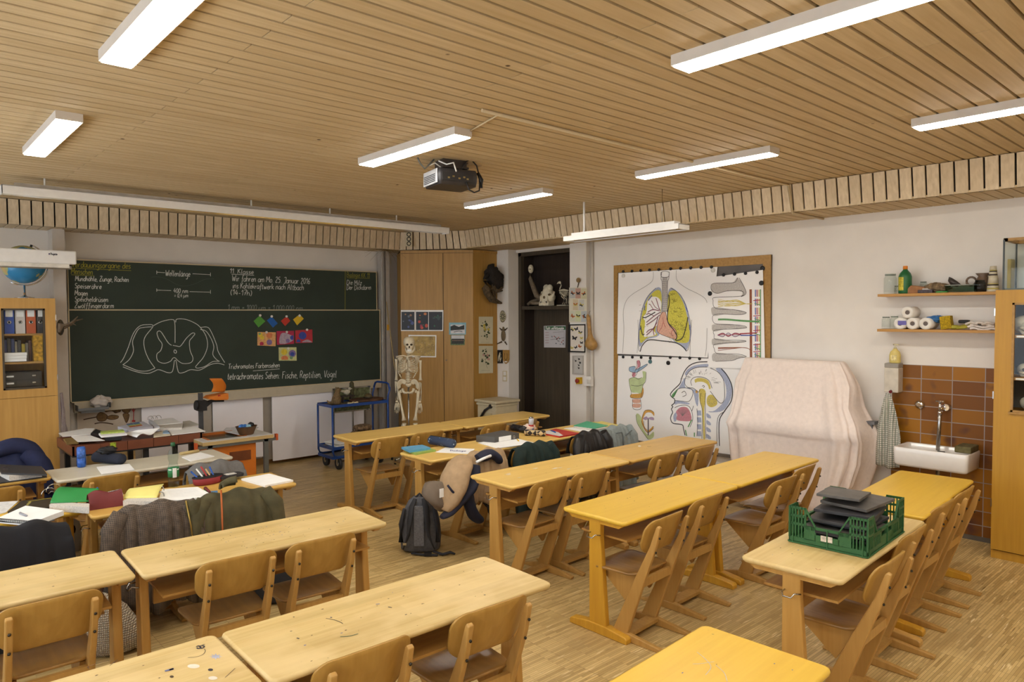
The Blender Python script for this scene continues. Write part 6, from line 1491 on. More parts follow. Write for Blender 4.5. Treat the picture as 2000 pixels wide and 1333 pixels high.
for s, xs in ((-1, ((208, 410), (207, 550), (205, 690), (205, 705), (212, 950))), (1, ((522, 430), (523, 560), (520, 690), (518, 720), (510, 955)))):
    P0_, P1_, P2_, P3_, P4_ = (sk(*p, .03) for p in xs)
    MB().tube([P0_, P0_.lerp(P2_, .1), P1_, P0_.lerp(P2_, .85), P2_], [.022, .017, .012, .016, .026], 8).build('upper_arm', BN, t)
    MB().tube([P3_+Vector((-.008, .012, 0)), P3_.lerp(P4_, .5)+Vector((-.016, .01, 0)), P4_+Vector((-.012, 0, 0))], [.018, .008, .01], 8).build('ulna', BN, t)
    MB().tube([P3_+Vector((.01, -.01, -.01)), P3_.lerp(P4_, .5)+Vector((.018, -.015, 0)), P4_+Vector((.01, -.01, 0))], [.012, .008, .013], 8).build('radius', BN, t)
    b = MB(); w_ = P4_+Vector((0, -.01, -.012))
    for k in range(3):
        for j in range(2): b.ball(w_+Vector((.011*(k-1), .0, -.012*j)), (.008, .008, .008), 8)
    for k in range(4):
        f0 = w_+Vector((.012*(k-1.5), 0, -.028)); f1 = f0+Vector((.006*(k-1.5), -.004, -.055)); ln = (.028, .034, .031, .024)[k]
        f2 = f1+Vector((.002*(k-1.5), -.006, -ln*1.25)); f3 = f2+Vector((0, .004, -ln*.8)); f4 = f3+Vector((0, .008, -ln*.6)); b.tube([f0, f1, f2, f3, f4], [.0065, .007, .006, .0055, .0035], 6)
    f0 = w_+Vector((s*-.016, -.008, -.016)); b.tube([f0, f0+Vector((s*-.016, -.014, -.03)), f0+Vector((s*-.02, -.02, -.058)), f0+Vector((s*-.02, -.02, -.078))], [.007, .007, .006, .0035], 6); b.build('hand', BN, t)
    hx = 362+s*100; h0, k0 = sk(hx, 838, .02), sk(362+s*(58 if s < 0 else 90), 1215, .0)
    top = sk(362+s*(125 if s < 0 else 130), 850, .03)
    b = MB(); b.ball(h0, .023, 10); b.tube([h0, top], .014, 8); b.tube([top+Vector((0, 0, .012)), top.lerp(k0, .12), top.lerp(k0, .5), top.lerp(k0, .85), k0], [.024, .02, .014, .018, .034], 10); b.build('femur', BN, t)
    ft = Vector((k0.x+s*.01, .02, .09)); b = MB(); b.tube([k0+Vector((0, 0, -.04)), k0.lerp(ft, .2), k0.lerp(ft, .6), ft], [.032, .018, .012, .02], 10); b.tube([k0+Vector((s*.03, .01, -.06)), k0.lerp(ft, .5)+Vector((s*.03, .01, 0)), ft+Vector((s*.022, 0, -.01))], [.01, .006, .01], 8); b.build('lower_leg', BN, t)
    b = MB(); b.ball(ft+Vector((0, .03, -.045)), (.022, .035, .025), 10)
    for k in range(5): b.tube([ft+Vector((.006*(k-2), -.01, -.03)), ft+Vector((.012*(k-2), -.08, -.05)), ft+Vector((.015*(k-2), -.13+.008*abs(k-2), -.07)), ft+Vector((.016*(k-2), -.16+.012*abs(k-2), -.076))], [.011, .009, .008, .005], 6)
    b.build('foot', BN, t)
MB().tube([(0, .03, .06), (0, .03, 1.0)], .011, 10).build('stand_pole', METAL, t)
b = MB()
for i in range(5):
    a = 2*PI*i/5+.3; b.tube([(0, .03, .07), (.26*math.cos(a), .03+.26*math.sin(a), .06)], .012, 8)
b.build('stand_base', METAL, t)
for i in range(5):
    a = 2*PI*i/5+.3; b = MB(); x, y = .26*math.cos(a), .03+.26*math.sin(a); b.tube([(x-.012, y, .026), (x+.012, y, .026)], .026, 12); b.tube([(x, y, .03), (x, y, .06)], .008, 6); b.build('caster', BLACKM, t)

# ---------------------------------------------------------------- blue trolley
BLU = mat('trolley_blue', (30, 66, 134), .35, var=.06)
x0, x1, y0, y1 = 4.37, 5.2, 8.30, 8.70
t = thing('blue_trolley', 'blue tubular trolley with three trays carrying natural history specimens', 'trolley', ((x0+x1)/2, (y0+y1)/2, 0))
zt_, zl, zb_ = .83, .285, .165
for y in (y0, y1):
    b = MB(); b.tube([(x0, y, zt_), (x0, y, zb_+.07), (x0+.02, y, zb_+.02), (x0+.08, y, zb_), (x1-.08, y, zb_), (x1-.02, y, zb_+.02), (x1, y, zb_+.07), (x1, y, .9), (x1+.025, y, .98), (x1+.03, y, 1.02)], .0135, 8); b.build('frame_tube', BLU, t, True)
MB().tube([(x1+.025, y0, 1.0), (x1+.03, y0+.03, 1.06), (x1+.03, y0+.08, 1.075), (x1+.03, y1-.08, 1.075), (x1+.03, y1-.03, 1.06), (x1+.025, y1, 1.0)], .0135, 8).build('push_handle', BLU, t, True)
TRAY = mat('trolley_board', (120, 104, 72), .5, var=.15)
for z, m_ in ((zt_, 1), (zl, 1), (zb_, 0)):
    b = MB()
    for y in (y0, y1): b.bb((x0, y-.008, z-.018), (x1, y+.008, z+.018))
    for x in (x0, x1): b.bb((x-.008, y0, z-.018), (x+.008, y1, z+.018))
    b.build('tray_rim', BLU, t, True); MB().bb((x0+.008, y0+.008, z-.012), (x1-.008, y1-.008, z)).build('tray_board', TRAY if m_ else mat('tray_steel', (70, 68, 72), .3), t, True)
for x in (x0+.1, x1-.12):
    for y in (y0+.04, y1-.02):
        b = MB(); b.tube([(x-.018, y, .075), (x+.018, y, .075)], .075, 18); w_ = b.build('wheel', mat('tyre_black', (44, 44, 46), .6), t, True)
        b = MB(); b.tube([(x-.02, y, .075), (x+.02, y, .075)], .03, 12); b.bb((x-.026, y-.02, .075), (x-.022, y+.02, .15)); b.bb((x+.022, y-.02, .075), (x+.026, y+.02, .15)); b.bb((x-.026, y-.025, .146), (x+.026, y+.025, .152)); b.build('caster_fork', METAL, t, True)
def tp(px, py, y): return at(px, py, 1, y)
t2 = thing('tree_slice', 'thin oval slab of dark bark edged wood on the trolley top', 'wood slab', (4.98, 8.5, zt_)); b = MB()
b.rings([[(4.98+(.24+.015*math.sin(7*i))*k*math.cos(2*PI*i/30), 8.5+(.165+.012*math.sin(5*i+1))*k*math.sin(2*PI*i/30), zt_+z) for i in range(30)] for k, z in ((.9, .001), (1, .012), (1, .035), (.93, .042))]); b.build('slab', mat('slab_dark', (86, 56, 34), .7, var=.4, scale=16, bump=.3), t2, True)
t2 = thing('sea_urchin', 'small dark dome shaped fossil on the wood slab', 'fossil', (5.03, 8.53, zt_+.043)); MB().lathe([(.05, 0), (.06, .012), (.052, .035), (.03, .055), (.006, .062)], (0, 0, 0), 16).build('shell', mat('fossil_brown', (96, 82, 50), .6, var=.4, scale=50, bump=.5), t2); MB().lathe([(.052, .0), (.066, .004), (.066, .012), (.052, .014)], (0, 0, 0), 16).build('foot_ring', mat('fossil_dark', (50, 44, 36), .7), t2)
t2 = thing('otter_mount', 'small brown sitting animal figure at the trolley corner', 'animal figure', (4.52, 8.48, zt_)); AM = mat('animal_brown', (116, 94, 62), .8, var=.35, scale=50, bump=.5)
b = MB(); b.rings([[(dx+w_*math.cos(2*PI*i/14), w_*1.1*math.sin(2*PI*i/14), z) for i in range(14)] for z, w_, dx in ((.005, .05, 0), (.03, .065, 0), (.09, .055, .005), (.13, .04, .012), (.155, .032, .018), (.18, .036, .025), (.205, .03, .03), (.222, .012, .03))]); b.ball((.06, 0, .188), (.022, .018, .015), 8); b.ball((.015, .025, .22), .01, 6); b.ball((.015, -.025, .22), .01, 6); b.tube([(-.05, 0, .02), (-.1, .01, .03), (-.12, .02, .06)], [.02, .016, .006], 8); b.tube([(.03, -.02, .1), (.06, -.02, .08)], .01, 6); b.build('body', AM, t2)
t2 = thing('white_bird_mount', 'white and brown bird mounted on a small dark board, on the trolley', 'bird', (4.72, 8.56, zt_)); b = MB(); b.box((0, 0, .09), (.2, .09, .014)); b.box((-.06, 0, .045), (.02, .02, .085)); b.box((.06, 0, .045), (.02, .02, .085)); b.build('board', mat('perch_dark', (56, 46, 42), .6), t2)
b = MB(); b.ball((0, 0, .145), (.055, .032, .036), 12); b.ball((.045, 0, .185), (.022, .02, .022), 10); b.tube([(.06, 0, .185), (.085, 0, .18)], [.008, .002], 6); b.tube([(-.04, 0, .15), (-.1, 0, .17)], [.025, .006], 6); b.tube([(0, .01, .115), (0, .01, .098)], .004, 5); b.tube([(.01, -.01, .115), (.01, -.01, .098)], .004, 5); b.build('body', mat('bird_white', (196, 190, 172), .8, var=.25, scale=40), t2)
t2 = thing('owl_figure', 'small dark green brown bird figure behind the white one', 'bird', (4.83, 8.62, zt_)); b = MB(); b.rings([[(w_*math.cos(2*PI*i/12), w_*math.sin(2*PI*i/12), z) for i in range(12)] for z, w_ in ((.0, .035), (.11, .03), (.13, .03), (.18, .038), (.22, .03), (.25, .03), (.275, .014))]); b.tube([(-.02, -.025, .252), (-.03, -.045, .246)], [.01, .002], 6); b.build('body', mat('owl_olive', (74, 70, 46), .8, var=.3, scale=40), t2)
t2 = thing('shell_cluster', 'pale shells and bones lying at the trolley front edge', 'shells', (4.68, 8.37, zt_)); b = MB(); rq = random.Random(3)
for i in range(7): b.ball((rq.uniform(-.08, .12), rq.uniform(-.03, .04), .014), (rq.uniform(.015, .03), rq.uniform(.012, .022), .014), 8)
b.build('shell', mat('shell_pale', (206, 190, 150), .5, var=.2), t2)
t2 = thing('specimen_chart', 'long framed green and brown specimen chart propped behind the trolley', 'frame', (4.93, 8.78, .55)); MB().bb((4.64, 8.775, .69), (5.2, 8.79, 1.0)).build('picture', mat('specimen_green', (104, 108, 74), .6, var=.5, scale=22), t2, True); b = MB()
for z in (.68, 1.0): b.bb((4.63, 8.77, z-.008), (5.21, 8.795, z+.008))
b.bb((4.63, 8.77, .68), (4.645, 8.795, 1.0)); b.bb((5.195, 8.77, .68), (5.21, 8.795, 1.0)); b.build('frame', METAL, t2, True)
b = MB(); b.bb((4.92, 8.77, .02), (4.94, 8.79, .68)); b.bb((4.7, 8.75, 0), (5.16, 8.81, .02)); b.build('stand', METAL, t2, True)
# nests and papers on the lower tray
for i, (z, r, l) in enumerate(((.0, .165, 'lowest piece of the brown comb like nest stack'), (.075, .165, 'middle piece of the brown comb like nest stack'), (.15, .13, 'topmost smaller piece of the brown comb like nest stack'))):
    b = MB(); rq = random.Random(i)
    def nf(u, v):
        a, e = 2*PI*u, PI*(v-.5); q = r*(1+.05*math.sin(7*a+i)+.04*math.sin(13*a)); return (4.93+q*math.cos(a)*math.cos(e)**.5, 8.52+q*.8*math.sin(a)*math.cos(e)**.5, zl+.045+z+.04*math.sin(e))
    single('nest_comb', b.grid(nf, 36, 10), mat('nest_paper', (134, 108, 80), .95, var=.55, scale=34, bump=1.0), l, 'nest', 'brown nest combs on the trolley')
for i, (z, m_, l) in enumerate(((0, mat('folder_blue', (84, 132, 196), .6), 'blue folder at the bottom of the trolley paper pile'), (.013, PAPER, 'white papers on the blue folder on the trolley'), (.028, mat('paper_grey', (206, 204, 196), .8), 'grey white papers in the trolley pile, second from top'), (.044, PAPER, 'topmost white papers of the trolley pile'))):
    single('paper_pile', MB().box((4.55, 8.47, zl+.007+z), (.24, .3, .012), rz=.12*(i-1)), m_, l, 'papers')
t2 = thing('leaning_stick', 'long pale bamboo pointer leaning between board rail and cupboard', 'stick', (5.83, 8.78, 0)); MB().tube([(5.86, 8.72, .012), (5.66, 8.86, 1.3), (5.63, 9.0, 2.2)], .008, 6).build('cane', mat('cane', (172, 150, 104), .6), t2, True)

# ---------------------------------------------------------------- lamp channels, projector, conduits
yr = 7.4; za = at(1, 372, 1, yr); zb_ = at(872, 452, 1, yr)
t = thing('board_light_channel', 'long white lamp channel hung along the chalkboard side of the ceiling', 'light channel', ((za.x+zb_.x)/2, yr, za.z-.03))
X0, X1, Zc = za.x, zb_.x, (za.z+zb_.z)/2
b = MB(); b.bb((X0, yr-.07, Zc-.035), (X1, yr-.062, Zc+.04)); b.bb((X0, yr-.07, Zc+.036), (X1, yr+.09, Zc+.042)); b.bb((X0, yr-.07, Zc-.035), (X0+.006, yr+.09, Zc+.04)); b.bb((X1-.006, yr-.07, Zc-.035), (X1, yr+.09, Zc+.04))
for x in (X0+1.2, X0+2.0, X0+3.2): b.bb((x, yr-.0712, Zc-.036), (x+.003, yr-.0698, Zc+.041))
b.build('housing', WHITE, t, True)
MB().bb((X0+.1, yr-.02, Zc+.042), (X1-.1, yr+.05, Zc+.075)).build('gear_tray', mat('channel_grey', (190, 184, 176), .4), t, True)
MB().grid(lambda u, v: (X0+.01+(X1-X0-.02)*u, yr-.06+.14*v, Zc-.03+.05*math.sin(PI*v)**.7), 2, 8).build('reflector', mat('reflector_bright', (220, 220, 220), .12, metal=1), t, True)
for i in range(3): MB().tube([(X0+.06+1.36*i, yr+.0, Zc-.012), (X0+1.3+1.36*i, yr+.0, Zc-.012)], .013, 10).build('lamp_tube', mat('tube_off', (226, 226, 222), .2), t, True)
for x in (1.17, 3.0, 3.9, 4.785): MB().tube([(x, yr, Zc+.07), (x, yr, ZC+.01)], .009, 8).build('hanging_rod', WHITE, t, True)
hx = 5.757; pa_ = at(1100, 468, 0, hx-.09); pb2 = at(1347, 448, 0, hx+.09)
ya, yb2 = pa_.y, pb2.y
zh = 2.80
t = thing('hanging_lamp', 'white hanging lamp channel in front of the pin board wall', 'hanging lamp', (hx, (ya+yb2)/2, zh))
b = MB(); b.bb((hx-.09, yb2, zh), (hx-.084, ya, zh+.05)); b.bb((hx+.084, yb2, zh), (hx+.09, ya, zh+.05)); b.bb((hx-.09, yb2, zh+.045), (hx+.09, ya, zh+.052)); b.bb((hx-.09, yb2, zh), (hx+.09, yb2+.006, zh+.05)); b.bb((hx-.09, ya-.006, zh), (hx+.09, ya, zh+.05)); b.build('shade', WHITE, t, True)
MB().bb((hx-.045, yb2+.08, zh+.05), (hx+.045, ya-.08, zh+.085)).build('gear_box', WHITE, t, True)
MB().grid(lambda u, v: (hx-.08+.16*v, yb2+.01+(ya-yb2-.02)*u, zh+.012+.03*math.sin(PI*v)), 2, 8).build('reflector', mat('reflector_gold', (196, 170, 110), .2, metal=1), t, True)
MB().tube([(hx, yb2+.1, zh+.02), (hx, ya-.1, zh+.02)], .013, 10).build('lamp_tube', mat('tube_off', (226, 226, 222), .2), t, True)
MB().tube([(hx, 5.22, zh+.08), (hx, 5.22, ZC+.01)], .012, 8).build('hanging_rod', WHITE, t, True); MB().tube([(hx, 4.2, zh+.08), (hx, 4.2, ZC+.01)], .003, 6).build('hanging_wire', METAL, t, True)
b = MB(); b.tube([(hx+.02, 5.24, ZC), (hx+.05, 5.27, 3.05), (hx+.03, 5.25, 2.95), (hx, 5.24, zh+.085)], .004, 6); b.build('cable', WHITE, t, True)
# projector
pz = at(880, 318, 2, ZC-.01); cx_, cy_ = pz.x, pz.y
cc = at(881, 350, 1, cy_-.05); zc_ = cc.z
ppx = lambda x, y, dy=0: at(820+x/13.33, 290+y/13.33, 1, cy_+dy)
t = thing('video_projector', 'grey and black video projector hung under the ceiling with looping cables', 'projector', (cx_, cy_, zc_-.06), math.radians(-12))
PG_ = mat('projector_black', (52, 50, 52), .4); PS = mat('projector_silver', (176, 178, 182), .35, metal=.3)
b = MB(); slab(b, .34, .30, .03, 0, .125, .012); b.build('body', PG_, t)
b = MB(); b.bb((-.178, -.13, .01), (-.168, .13, .12)); b.build('front_panel', PS, t, bevel=.004)
b = MB()
for i in range(5): b.bb((-.181, -.10, .025+.013*i), (-.177, .11, .031+.013*i))
b.build('vent', mat('vent_dark', (40, 40, 44), .5), t)
b = MB(); b.bb((-.14, -.157, .03), (.12, -.149, .09)); b.build('port_panel', mat('port_panel', (40, 38, 38), .5), t)
b = MB()
for i, x in enumerate((-.09, -.05, 0, .04, .07)): b.box((x, -.159, .05+.012*(i % 2)), (.016, .008, .012))
b.build('port', mat('port_gold', (160, 140, 90), .3, metal=.6), t)
b = MB(); b.lathe([(.03, .12), (.03, .16), (.05, .17), (.05, .176)], (.13, .05, 0), 12); b.build('lens_cap', BLACKM, t)
b = MB(); b.bb((-.09, -.06, .125), (.09, .06, .14)); b.tube([(0, 0, .13), (0, 0, ZC-zc_+.055)], .022, 10); h_ = ZC-zc_+.06; b.bb((-.11, -.1, h_-.07), (.11, .1, h_-.055)); b.bb((-.1, -.08, h_-.055), (.1, .08, h_)); b.build('mount', mat('mount_dark', (58, 50, 46), .5), t)
b = MB(); b.tube([(-.16, -.04, h_-.01), (-.2, -.05, h_-.05), (-.24, -.05, h_-.09), (-.28, -.05, h_-.05), (-.3, -.05, h_-.01)], .007, 6); b.build('cable', GREYM, t)
b = MB(); b.tube([(-.13, -.06, h_-.02), (-.08, -.1, h_-.05), (-.04, -.14, .17), (-.03, -.165, .1)], .006, 6); b.build('cable', WHITE, t)
b = MB(); b.tube([(-.2, -.04, h_-.06), (-.16, -.06, .17), (-.1, -.06, .135), (-.05, .0, .13)], .005, 6); b.build('cable', WHITE, t)
b = MB(); b.tube([(.04, -.1, .125), (.09, -.09, .2), (.14, -.08, .225), (.19, -.08, .18), (.2, -.1, .1), (.19, -.13, .03), (.17, -.16, -.03), (.12, -.17, -.05), (.08, -.16, -.03), (.06, -.155, .03)], .006, 6); b.build('cable', BLACKM, t)
b = MB(); b.tube([(.19, -.1, .12), (.21, -.12, .06), (.21, -.12, .0)], [.012, .018, .012], 8); b.build('plug', BLACKM, t)
single('ceiling_patch', MB().bb((cx_+.13, cy_-.06, ZC-.012), (cx_+.27, cy_+.12, ZC)), mat('patch_tan', (176, 154, 120), .6), 'small tan cover plate on the ceiling beside the projector', 'cover plate')
CON = mat('conduit', (196, 176, 140), .5, var=.03)
p0, p1 = at(958, 210, 2, ZC-.012), at(1500, 358, 2, ZC-.012)
yc_ = (p0.y+p1.y)/2
single('ceiling_conduit', MB().tube([(p0.x, yc_, ZC-.012), (Xb(yc_)-.1, yc_, ZC-.012), (Xb(yc_)-.02, yc_, ZS-.012), (XR-.02, yc_, ZS-.012)], .011, 6), CON, 'thin conduit crossing the ceiling boards down over the bulkhead', 'conduit')
q0, q1 = at(908, 262, 2, ZC-.008), at(978, 222, 2, ZC-.008)
single('ceiling_cable', MB().tube([(q0.x, q0.y, ZC-.008), (q1.x, q1.y, ZC-.008)], .006, 6), CON, 'short pale cable running from a strip lamp across the ceiling boards', 'cable')
c = atp(800, 468, Vector((6.1, 8.47, 3.07)), ndir); t = thing('socket_strip', 'white strip of three round sockets on the wooden bulkhead', 'socket', c+ndir*.02-Vector((0, 0, .1)))
uu = (PC-PB_).normalized()
def fl(a, z, h): return c+uu*a+Vector((0, 0, z))+ndir*h
quadboard(MB(), [fl(-.045, -.105, .05), fl(.045, -.105, .05), fl(.045, .105, .05), fl(-.045, .105, .05)], ndir, .05).build('plate', CREAM, t, True, bevel=.004)
for z in (-.065, 0, .065):
    b = MB().rings([[fl(r*math.cos(2*PI*i/18), z+r*math.sin(2*PI*i/18), h) for i in range(18)] for r, h in ((.032, .05), (.032, .056), (.026, .056), (.024, .052), (.008, .052))]); b.build('socket_ring', mat('socket_dark', (64, 58, 52), .5), t, True)
    b = MB().rings([[fl(r*math.cos(2*PI*i/18), z+r*math.sin(2*PI*i/18), h) for i in range(18)] for r, h in ((.02, .0535), (.02, .055), (.006, .055))]); b.build('socket_face', CREAM, t, True)
# dried grasses above the board corner, yellow tag on the rail
gb = at(752, 487, 1, 9.0); rq = random.Random(31); b = MB()
for i in range(46):
    a = rq.uniform(0, 2*PI); L_ = rq.uniform(.12, .4); up = rq.uniform(-.5, 1.0); d_ = Vector((math.cos(a)*.8, -abs(math.sin(a))*.4, up)).normalized()
    p1 = gb+d_*L_*.55; p2 = p1+Vector((d_.x*.8, d_.y*.5-.02, d_.z*.3-.55))*L_*.55
    p1.z, p2.z = min(p1.z, ZS-.01), min(p2.z, ZS-.02); b.tube([gb, p1, p2], [.0022, .0016, .0008], 4)
single('dried_grass', b, mat('dry_grass', (150, 124, 80), .9, var=.3), 'tuft of dried grasses hanging at the upper corner of the chalkboard', 'dried grass')['kind'] = 'thing'
q = at(758, 640, 1, YL-.03); single('yellow_tag', MB().box((q.x, YL-.026, q.z), (.03, .008, .085)), mat('tag_yellow', (214, 160, 40), .6), 'small yellow tag on the rail beside the chalkboard', 'tag')
# ---------------------------------------------------------------- things lying on the desks
TZ = .751
def flat(name, poly, z, th, m, label, cat, grp=None, bevel=0, part='sheet', ret=False):
    """thin pile whose upper face the photo shows as poly, lying at height z"""
    top = [at(*p, 2, z+th) for p in poly]; n = len(top)
    c = sum(top, Vector())/n
    t_ = thing(name, label, cat, (c.x, c.y, z), 0, grp)
    q = [p-Vector((0, 0, th)) for p in top]
    MB().add([*top, *q], [tuple(range(n))[::-1], tuple(range(n, 2*n))]+[(i, (i+1) % n, (i+1) % n+n, i+n) for i in range(n)]).build(part, m, t_, True, bevel)
    return t_
def on(t_, fn, name='print', z=None):
    d_ = Sheet(2, z, (0, 0, 1)); fn(d_); d_.build(name, t_)
def k4(s_): return zpts(s_, 740, 780, 4)
def l4(s_): return zpts(s_, 0, 740, 4)
def m4(s_): return zpts(s_, 400, 720, 4)
PGE = mat('page_edges', (206, 200, 190), .9, var=.15, scale=120)
# desk with the starry case
t = flat('schoolbook', k4("200,392 362,372 445,396 288,424"), TZ, .016, mat('book_lime', (150, 178, 92), .5, var=.1), 'lime green schoolbook lying under the blue one', 'book', 'schoolbooks on the starry case desk', part='cover')
t = flat('schoolbook', k4("176,374 338,356 402,378 240,402"), TZ+.0165, .02, mat('book_sky', (96, 164, 204), .4, var=.08), 'sky blue schoolbook lying on the lime green one', 'book', 'schoolbooks on the starry case desk', part='cover')
def case_mat(name, a, b_, sc):
    m, nt, b = nodes(name); v = coords(nt); vo = N(nt, 'ShaderNodeTexVoronoi', i_Scale=sc); nt.links.new(v, vo.inputs['Vector'])
    nt.links.new(mix(nt, lin(a), lin(b_), ramp(nt, vo.outputs['Distance'], .24, .17)), b.inputs['Base Color']); b.inputs['Roughness'].default_value = .6; return m
def tubecase(name, p0, p1, r, m, label, z=TZ, zipm=None, fl=1):
    a, b_ = at(*p0, 2, z), at(*p1, 2, z); a.z = b_.z = z; d_ = (b_-a); c = (a+b_)/2
    t_ = thing(name, label, 'pencil case', c)
    up = Vector((0, 0, r*fl))
    q = [a+up, a+d_*.02+up, a+d_*.06+up, a+d_*.5+up, b_-d_*.06+up, b_-d_*.02+up, b_+up]
    b = MB(); side = d_.normalized().cross(Vector((0, 0, 1)))
    rs = [[p+side*r*k*math.cos(2*PI*i/18)+Vector((0, 0, r*fl*k*math.sin(2*PI*i/18))) for i in range(18)] for p, k in zip(q, (.3, .8, 1, 1.0, 1, .8, .3))]
    b.rings(rs); b.build('body', m, t_, True)
    b = MB(); b.tube([p+Vector((0, 0, r*fl*k)) for p, k in zip(q[1:-1], (.8, 1, 1, 1, .8))], .004, 6); b.build('zip', zipm or BLACKM, t_, True)
    return t_
tubecase('pencil_case', (839, 868), (888, 876), .042, case_mat('starry_cloth', (44, 58, 84), (150, 170, 190), 26), 'dark blue starry tube pencil case')
t = flat('paper_sheet', k4("440,415 520,378 750,390 705,428"), TZ, .002, PAPER, 'white paper with blue lettering by the desk edge', 'paper')
BLT = mat('blue_letter', (50, 56, 130), .7)
on(t, lambda d_: [d_.text('Biologie', k4("560,408")[0], k4("684,412")[0], 2.8, .006, BLT, 0)], 'lettering', TZ+.0022)
t = flat('ring_binder', k4("760,285 968,243 1095,265 905,296"), TZ, .062, mat('binder_grey', (84, 82, 80), .5, var=.08), 'dark grey ring binder lying with its white spine label towards the room', 'binder', part='cover')
yb = at(1000, 860, 2, TZ); s0, s1 = at(972, 851.5, 2, TZ+.03), at(1013, 846, 2, TZ+.03)
e0, e1 = k4("905,296")[0], k4("1095,265")[0]; a0, a1 = at(*e0, 2, TZ+.062), at(*e1, 2, TZ+.062); dn = Vector((0, 0, 1)); dv = (a1-a0); nv = dv.normalized().cross(dn); nv = nv if nv.y < 0 else -nv
def spq(u0, u1, z0, z1, h): return [a0+dv*u0+Vector((0, 0, z0-.062))+nv*h, a0+dv*u1+Vector((0, 0, z0-.062))+nv*h, a0+dv*u1+Vector((0, 0, z1-.062))+nv*h, a0+dv*u0+Vector((0, 0, z1-.062))+nv*h]
quadboard(MB(), spq(.16, .66, .008, .054, .002), nv, .0015).build('spine_label', PAPER, t, True)
c = a0+dv*.78+Vector((0, 0, -.031))+nv*.002; ux = dv.normalized()
MB().rings([[c+ux*r*math.cos(2*PI*i/14)+Vector((0, 0, r*math.sin(2*PI*i/14)))+nv*h for i in range(14)] for r, h in ((.016, 0), (.016, .003), (.009, .003), (.009, 0))]).build('finger_ring', METAL, t, True)
t = flat('open_notebook', k4("775,340 925,318 1075,362 925,383"), TZ, .006, PAPER, 'open white notebook in front of the dark grey binder', 'notebook', part='page')
top = [at(*p, 2, TZ+.006) for p in k4("925,318 1060,303 1218,342 1075,362")]; q = [p-Vector((0, 0, .005)) for p in top]
MB().add([*top, *q], [(3, 2, 1, 0), (4, 5, 6, 7)]+[(i, (i+1) % 4, (i+1) % 4+4, i+4) for i in range(4)]).build('page', PAPER, t, True)
single('pencil_stub', MB().tube([at(1010, 858.5, 2, TZ+.012), at(1013, 861.5, 2, TZ+.012)], .006, 6), mat('signal_yellow2', (224, 180, 40), .5), 'short yellow pencil stub on the open notebook', 'pencil')
tubecase('pencil_case', (1000, 842), (1028, 847), .036, mat('shiny_black', (36, 34, 36), .25, bump=.5), 'glossy black pencil case behind the argyle one')
def argyle():
    m, nt, b = nodes('argyle'); v = coords(nt, (1, 1, 1)); ch = N(nt, 'ShaderNodeTexChecker', i_Scale=26.0); mp = nt.nodes.new('ShaderNodeMapping'); mp.inputs['Rotation'].default_value = (.6, .5, .78); nt.links.new(v, mp.inputs[0]); nt.links.new(mp.outputs[0], ch.inputs[0])
    ch.inputs['Color1'].default_value = lin((44, 36, 34)); ch.inputs['Color2'].default_value = lin((196, 172, 126)); nt.links.new(ch.outputs[0], b.inputs['Base Color']); b.inputs['Roughness'].default_value = .8; return m
tubecase('pencil_case', (1024, 851), (1066, 853), .03, argyle(), 'brown and cream diamond patterned pencil case')
q = at(1033, 845, 2, TZ); single('tissue_pack', rag(MB(), (q.x, q.y, TZ+.045), (.08, .05, .04), 12), mat('tissue', (230, 206, 190), .8, var=.2, scale=50), 'crumpled white and orange tissue pack beside the can', 'tissues')
def can(px, py, z, r, h, cols, label):
    q = at(px, py, 2, z); t_ = thing('drink_can', label, 'can', (q.x, q.y+r, z))
    a, b_, c_ = cols
    MB().lathe([(r*.8, 0), (r, .008), (r, h*.45)], (0, 0, 0), 20).build('body', a, t_); MB().lathe([(r, h*.45), (r, h-.012)], (0, 0, 0), 20).build('body_band', b_, t_)
    MB().lathe([(r, h-.012), (r*.82, h-.002), (r*.82, h), (r*.74, h-.004)], (0, 0, 0), 20).build('lid', c_, t_)
    return t_
CB, CSV = mat('can_blue', (40, 88, 172), .3, var=.25, scale=40), mat('can_silver', (196, 198, 206), .3, var=.06)
t = can(1041, 846, TZ, .027, .165, (CB, CSV, METAL), 'slim silver and blue drink can standing on the desk')
MB().lathe([(.0273, .06), (.0273, .085)], (0, 0, 0), 20).build('red_mark', mat('can_red', (178, 50, 48), .4), t)
t = can(161, 914, TZ, .033, .168, (CB, mat('can_blue_light', (70, 110, 190), .3, var=.4, scale=60), mat('can_top_blue', (60, 110, 200), .3)), 'tall blue drink can on the grey desk')
t = flat('magazine', k4("1255,262 1385,230 1570,265 1410,292"), TZ, .014, mat('magazine_red', (196, 60, 54), .4, var=.1), 'red and white magazine with a blue pen on it', 'magazine', part='cover')
on(t, lambda d_: d_.fill(k4("1262,261 1330,245 1400,258 1440,285 1410,290"), mat('magazine_white', (226, 220, 216), .4), False), 'print', TZ+.0142)
single('blue_pen', MB().tube([at(1076, 841, 2, TZ+.022), at(1085, 845, 2, TZ+.022)], .006, 6), CB, 'blue pen lying on the red magazine', 'pen')
single('blue_pen', MB().tube([at(1050, 844.5, 2, TZ+.006), at(1070, 847.5, 2, TZ+.006)], .006, 6), mat('pen_light_blue', (84, 140, 200), .4), 'light blue pen lying beside the red magazine', 'pen')
flat('paper_sheet', k4("1445,228 1530,218 1690,248 1620,262"), TZ, .003, PAPER, 'white papers under the mint green folder', 'paper')
flat('paper_sheet', k4("1690,182 1740,172 1890,205 1800,224"), TZ, .006, mat('paper_yellow', (232, 214, 130), .8), 'yellow paper beside the mint green folder', 'paper')
t = flat('paper_pad', k4("1522,212 1640,196 1795,222 1690,238"), TZ+.004, .02, PGE, 'stack of papers under the mint green cover', 'papers', part='stack')
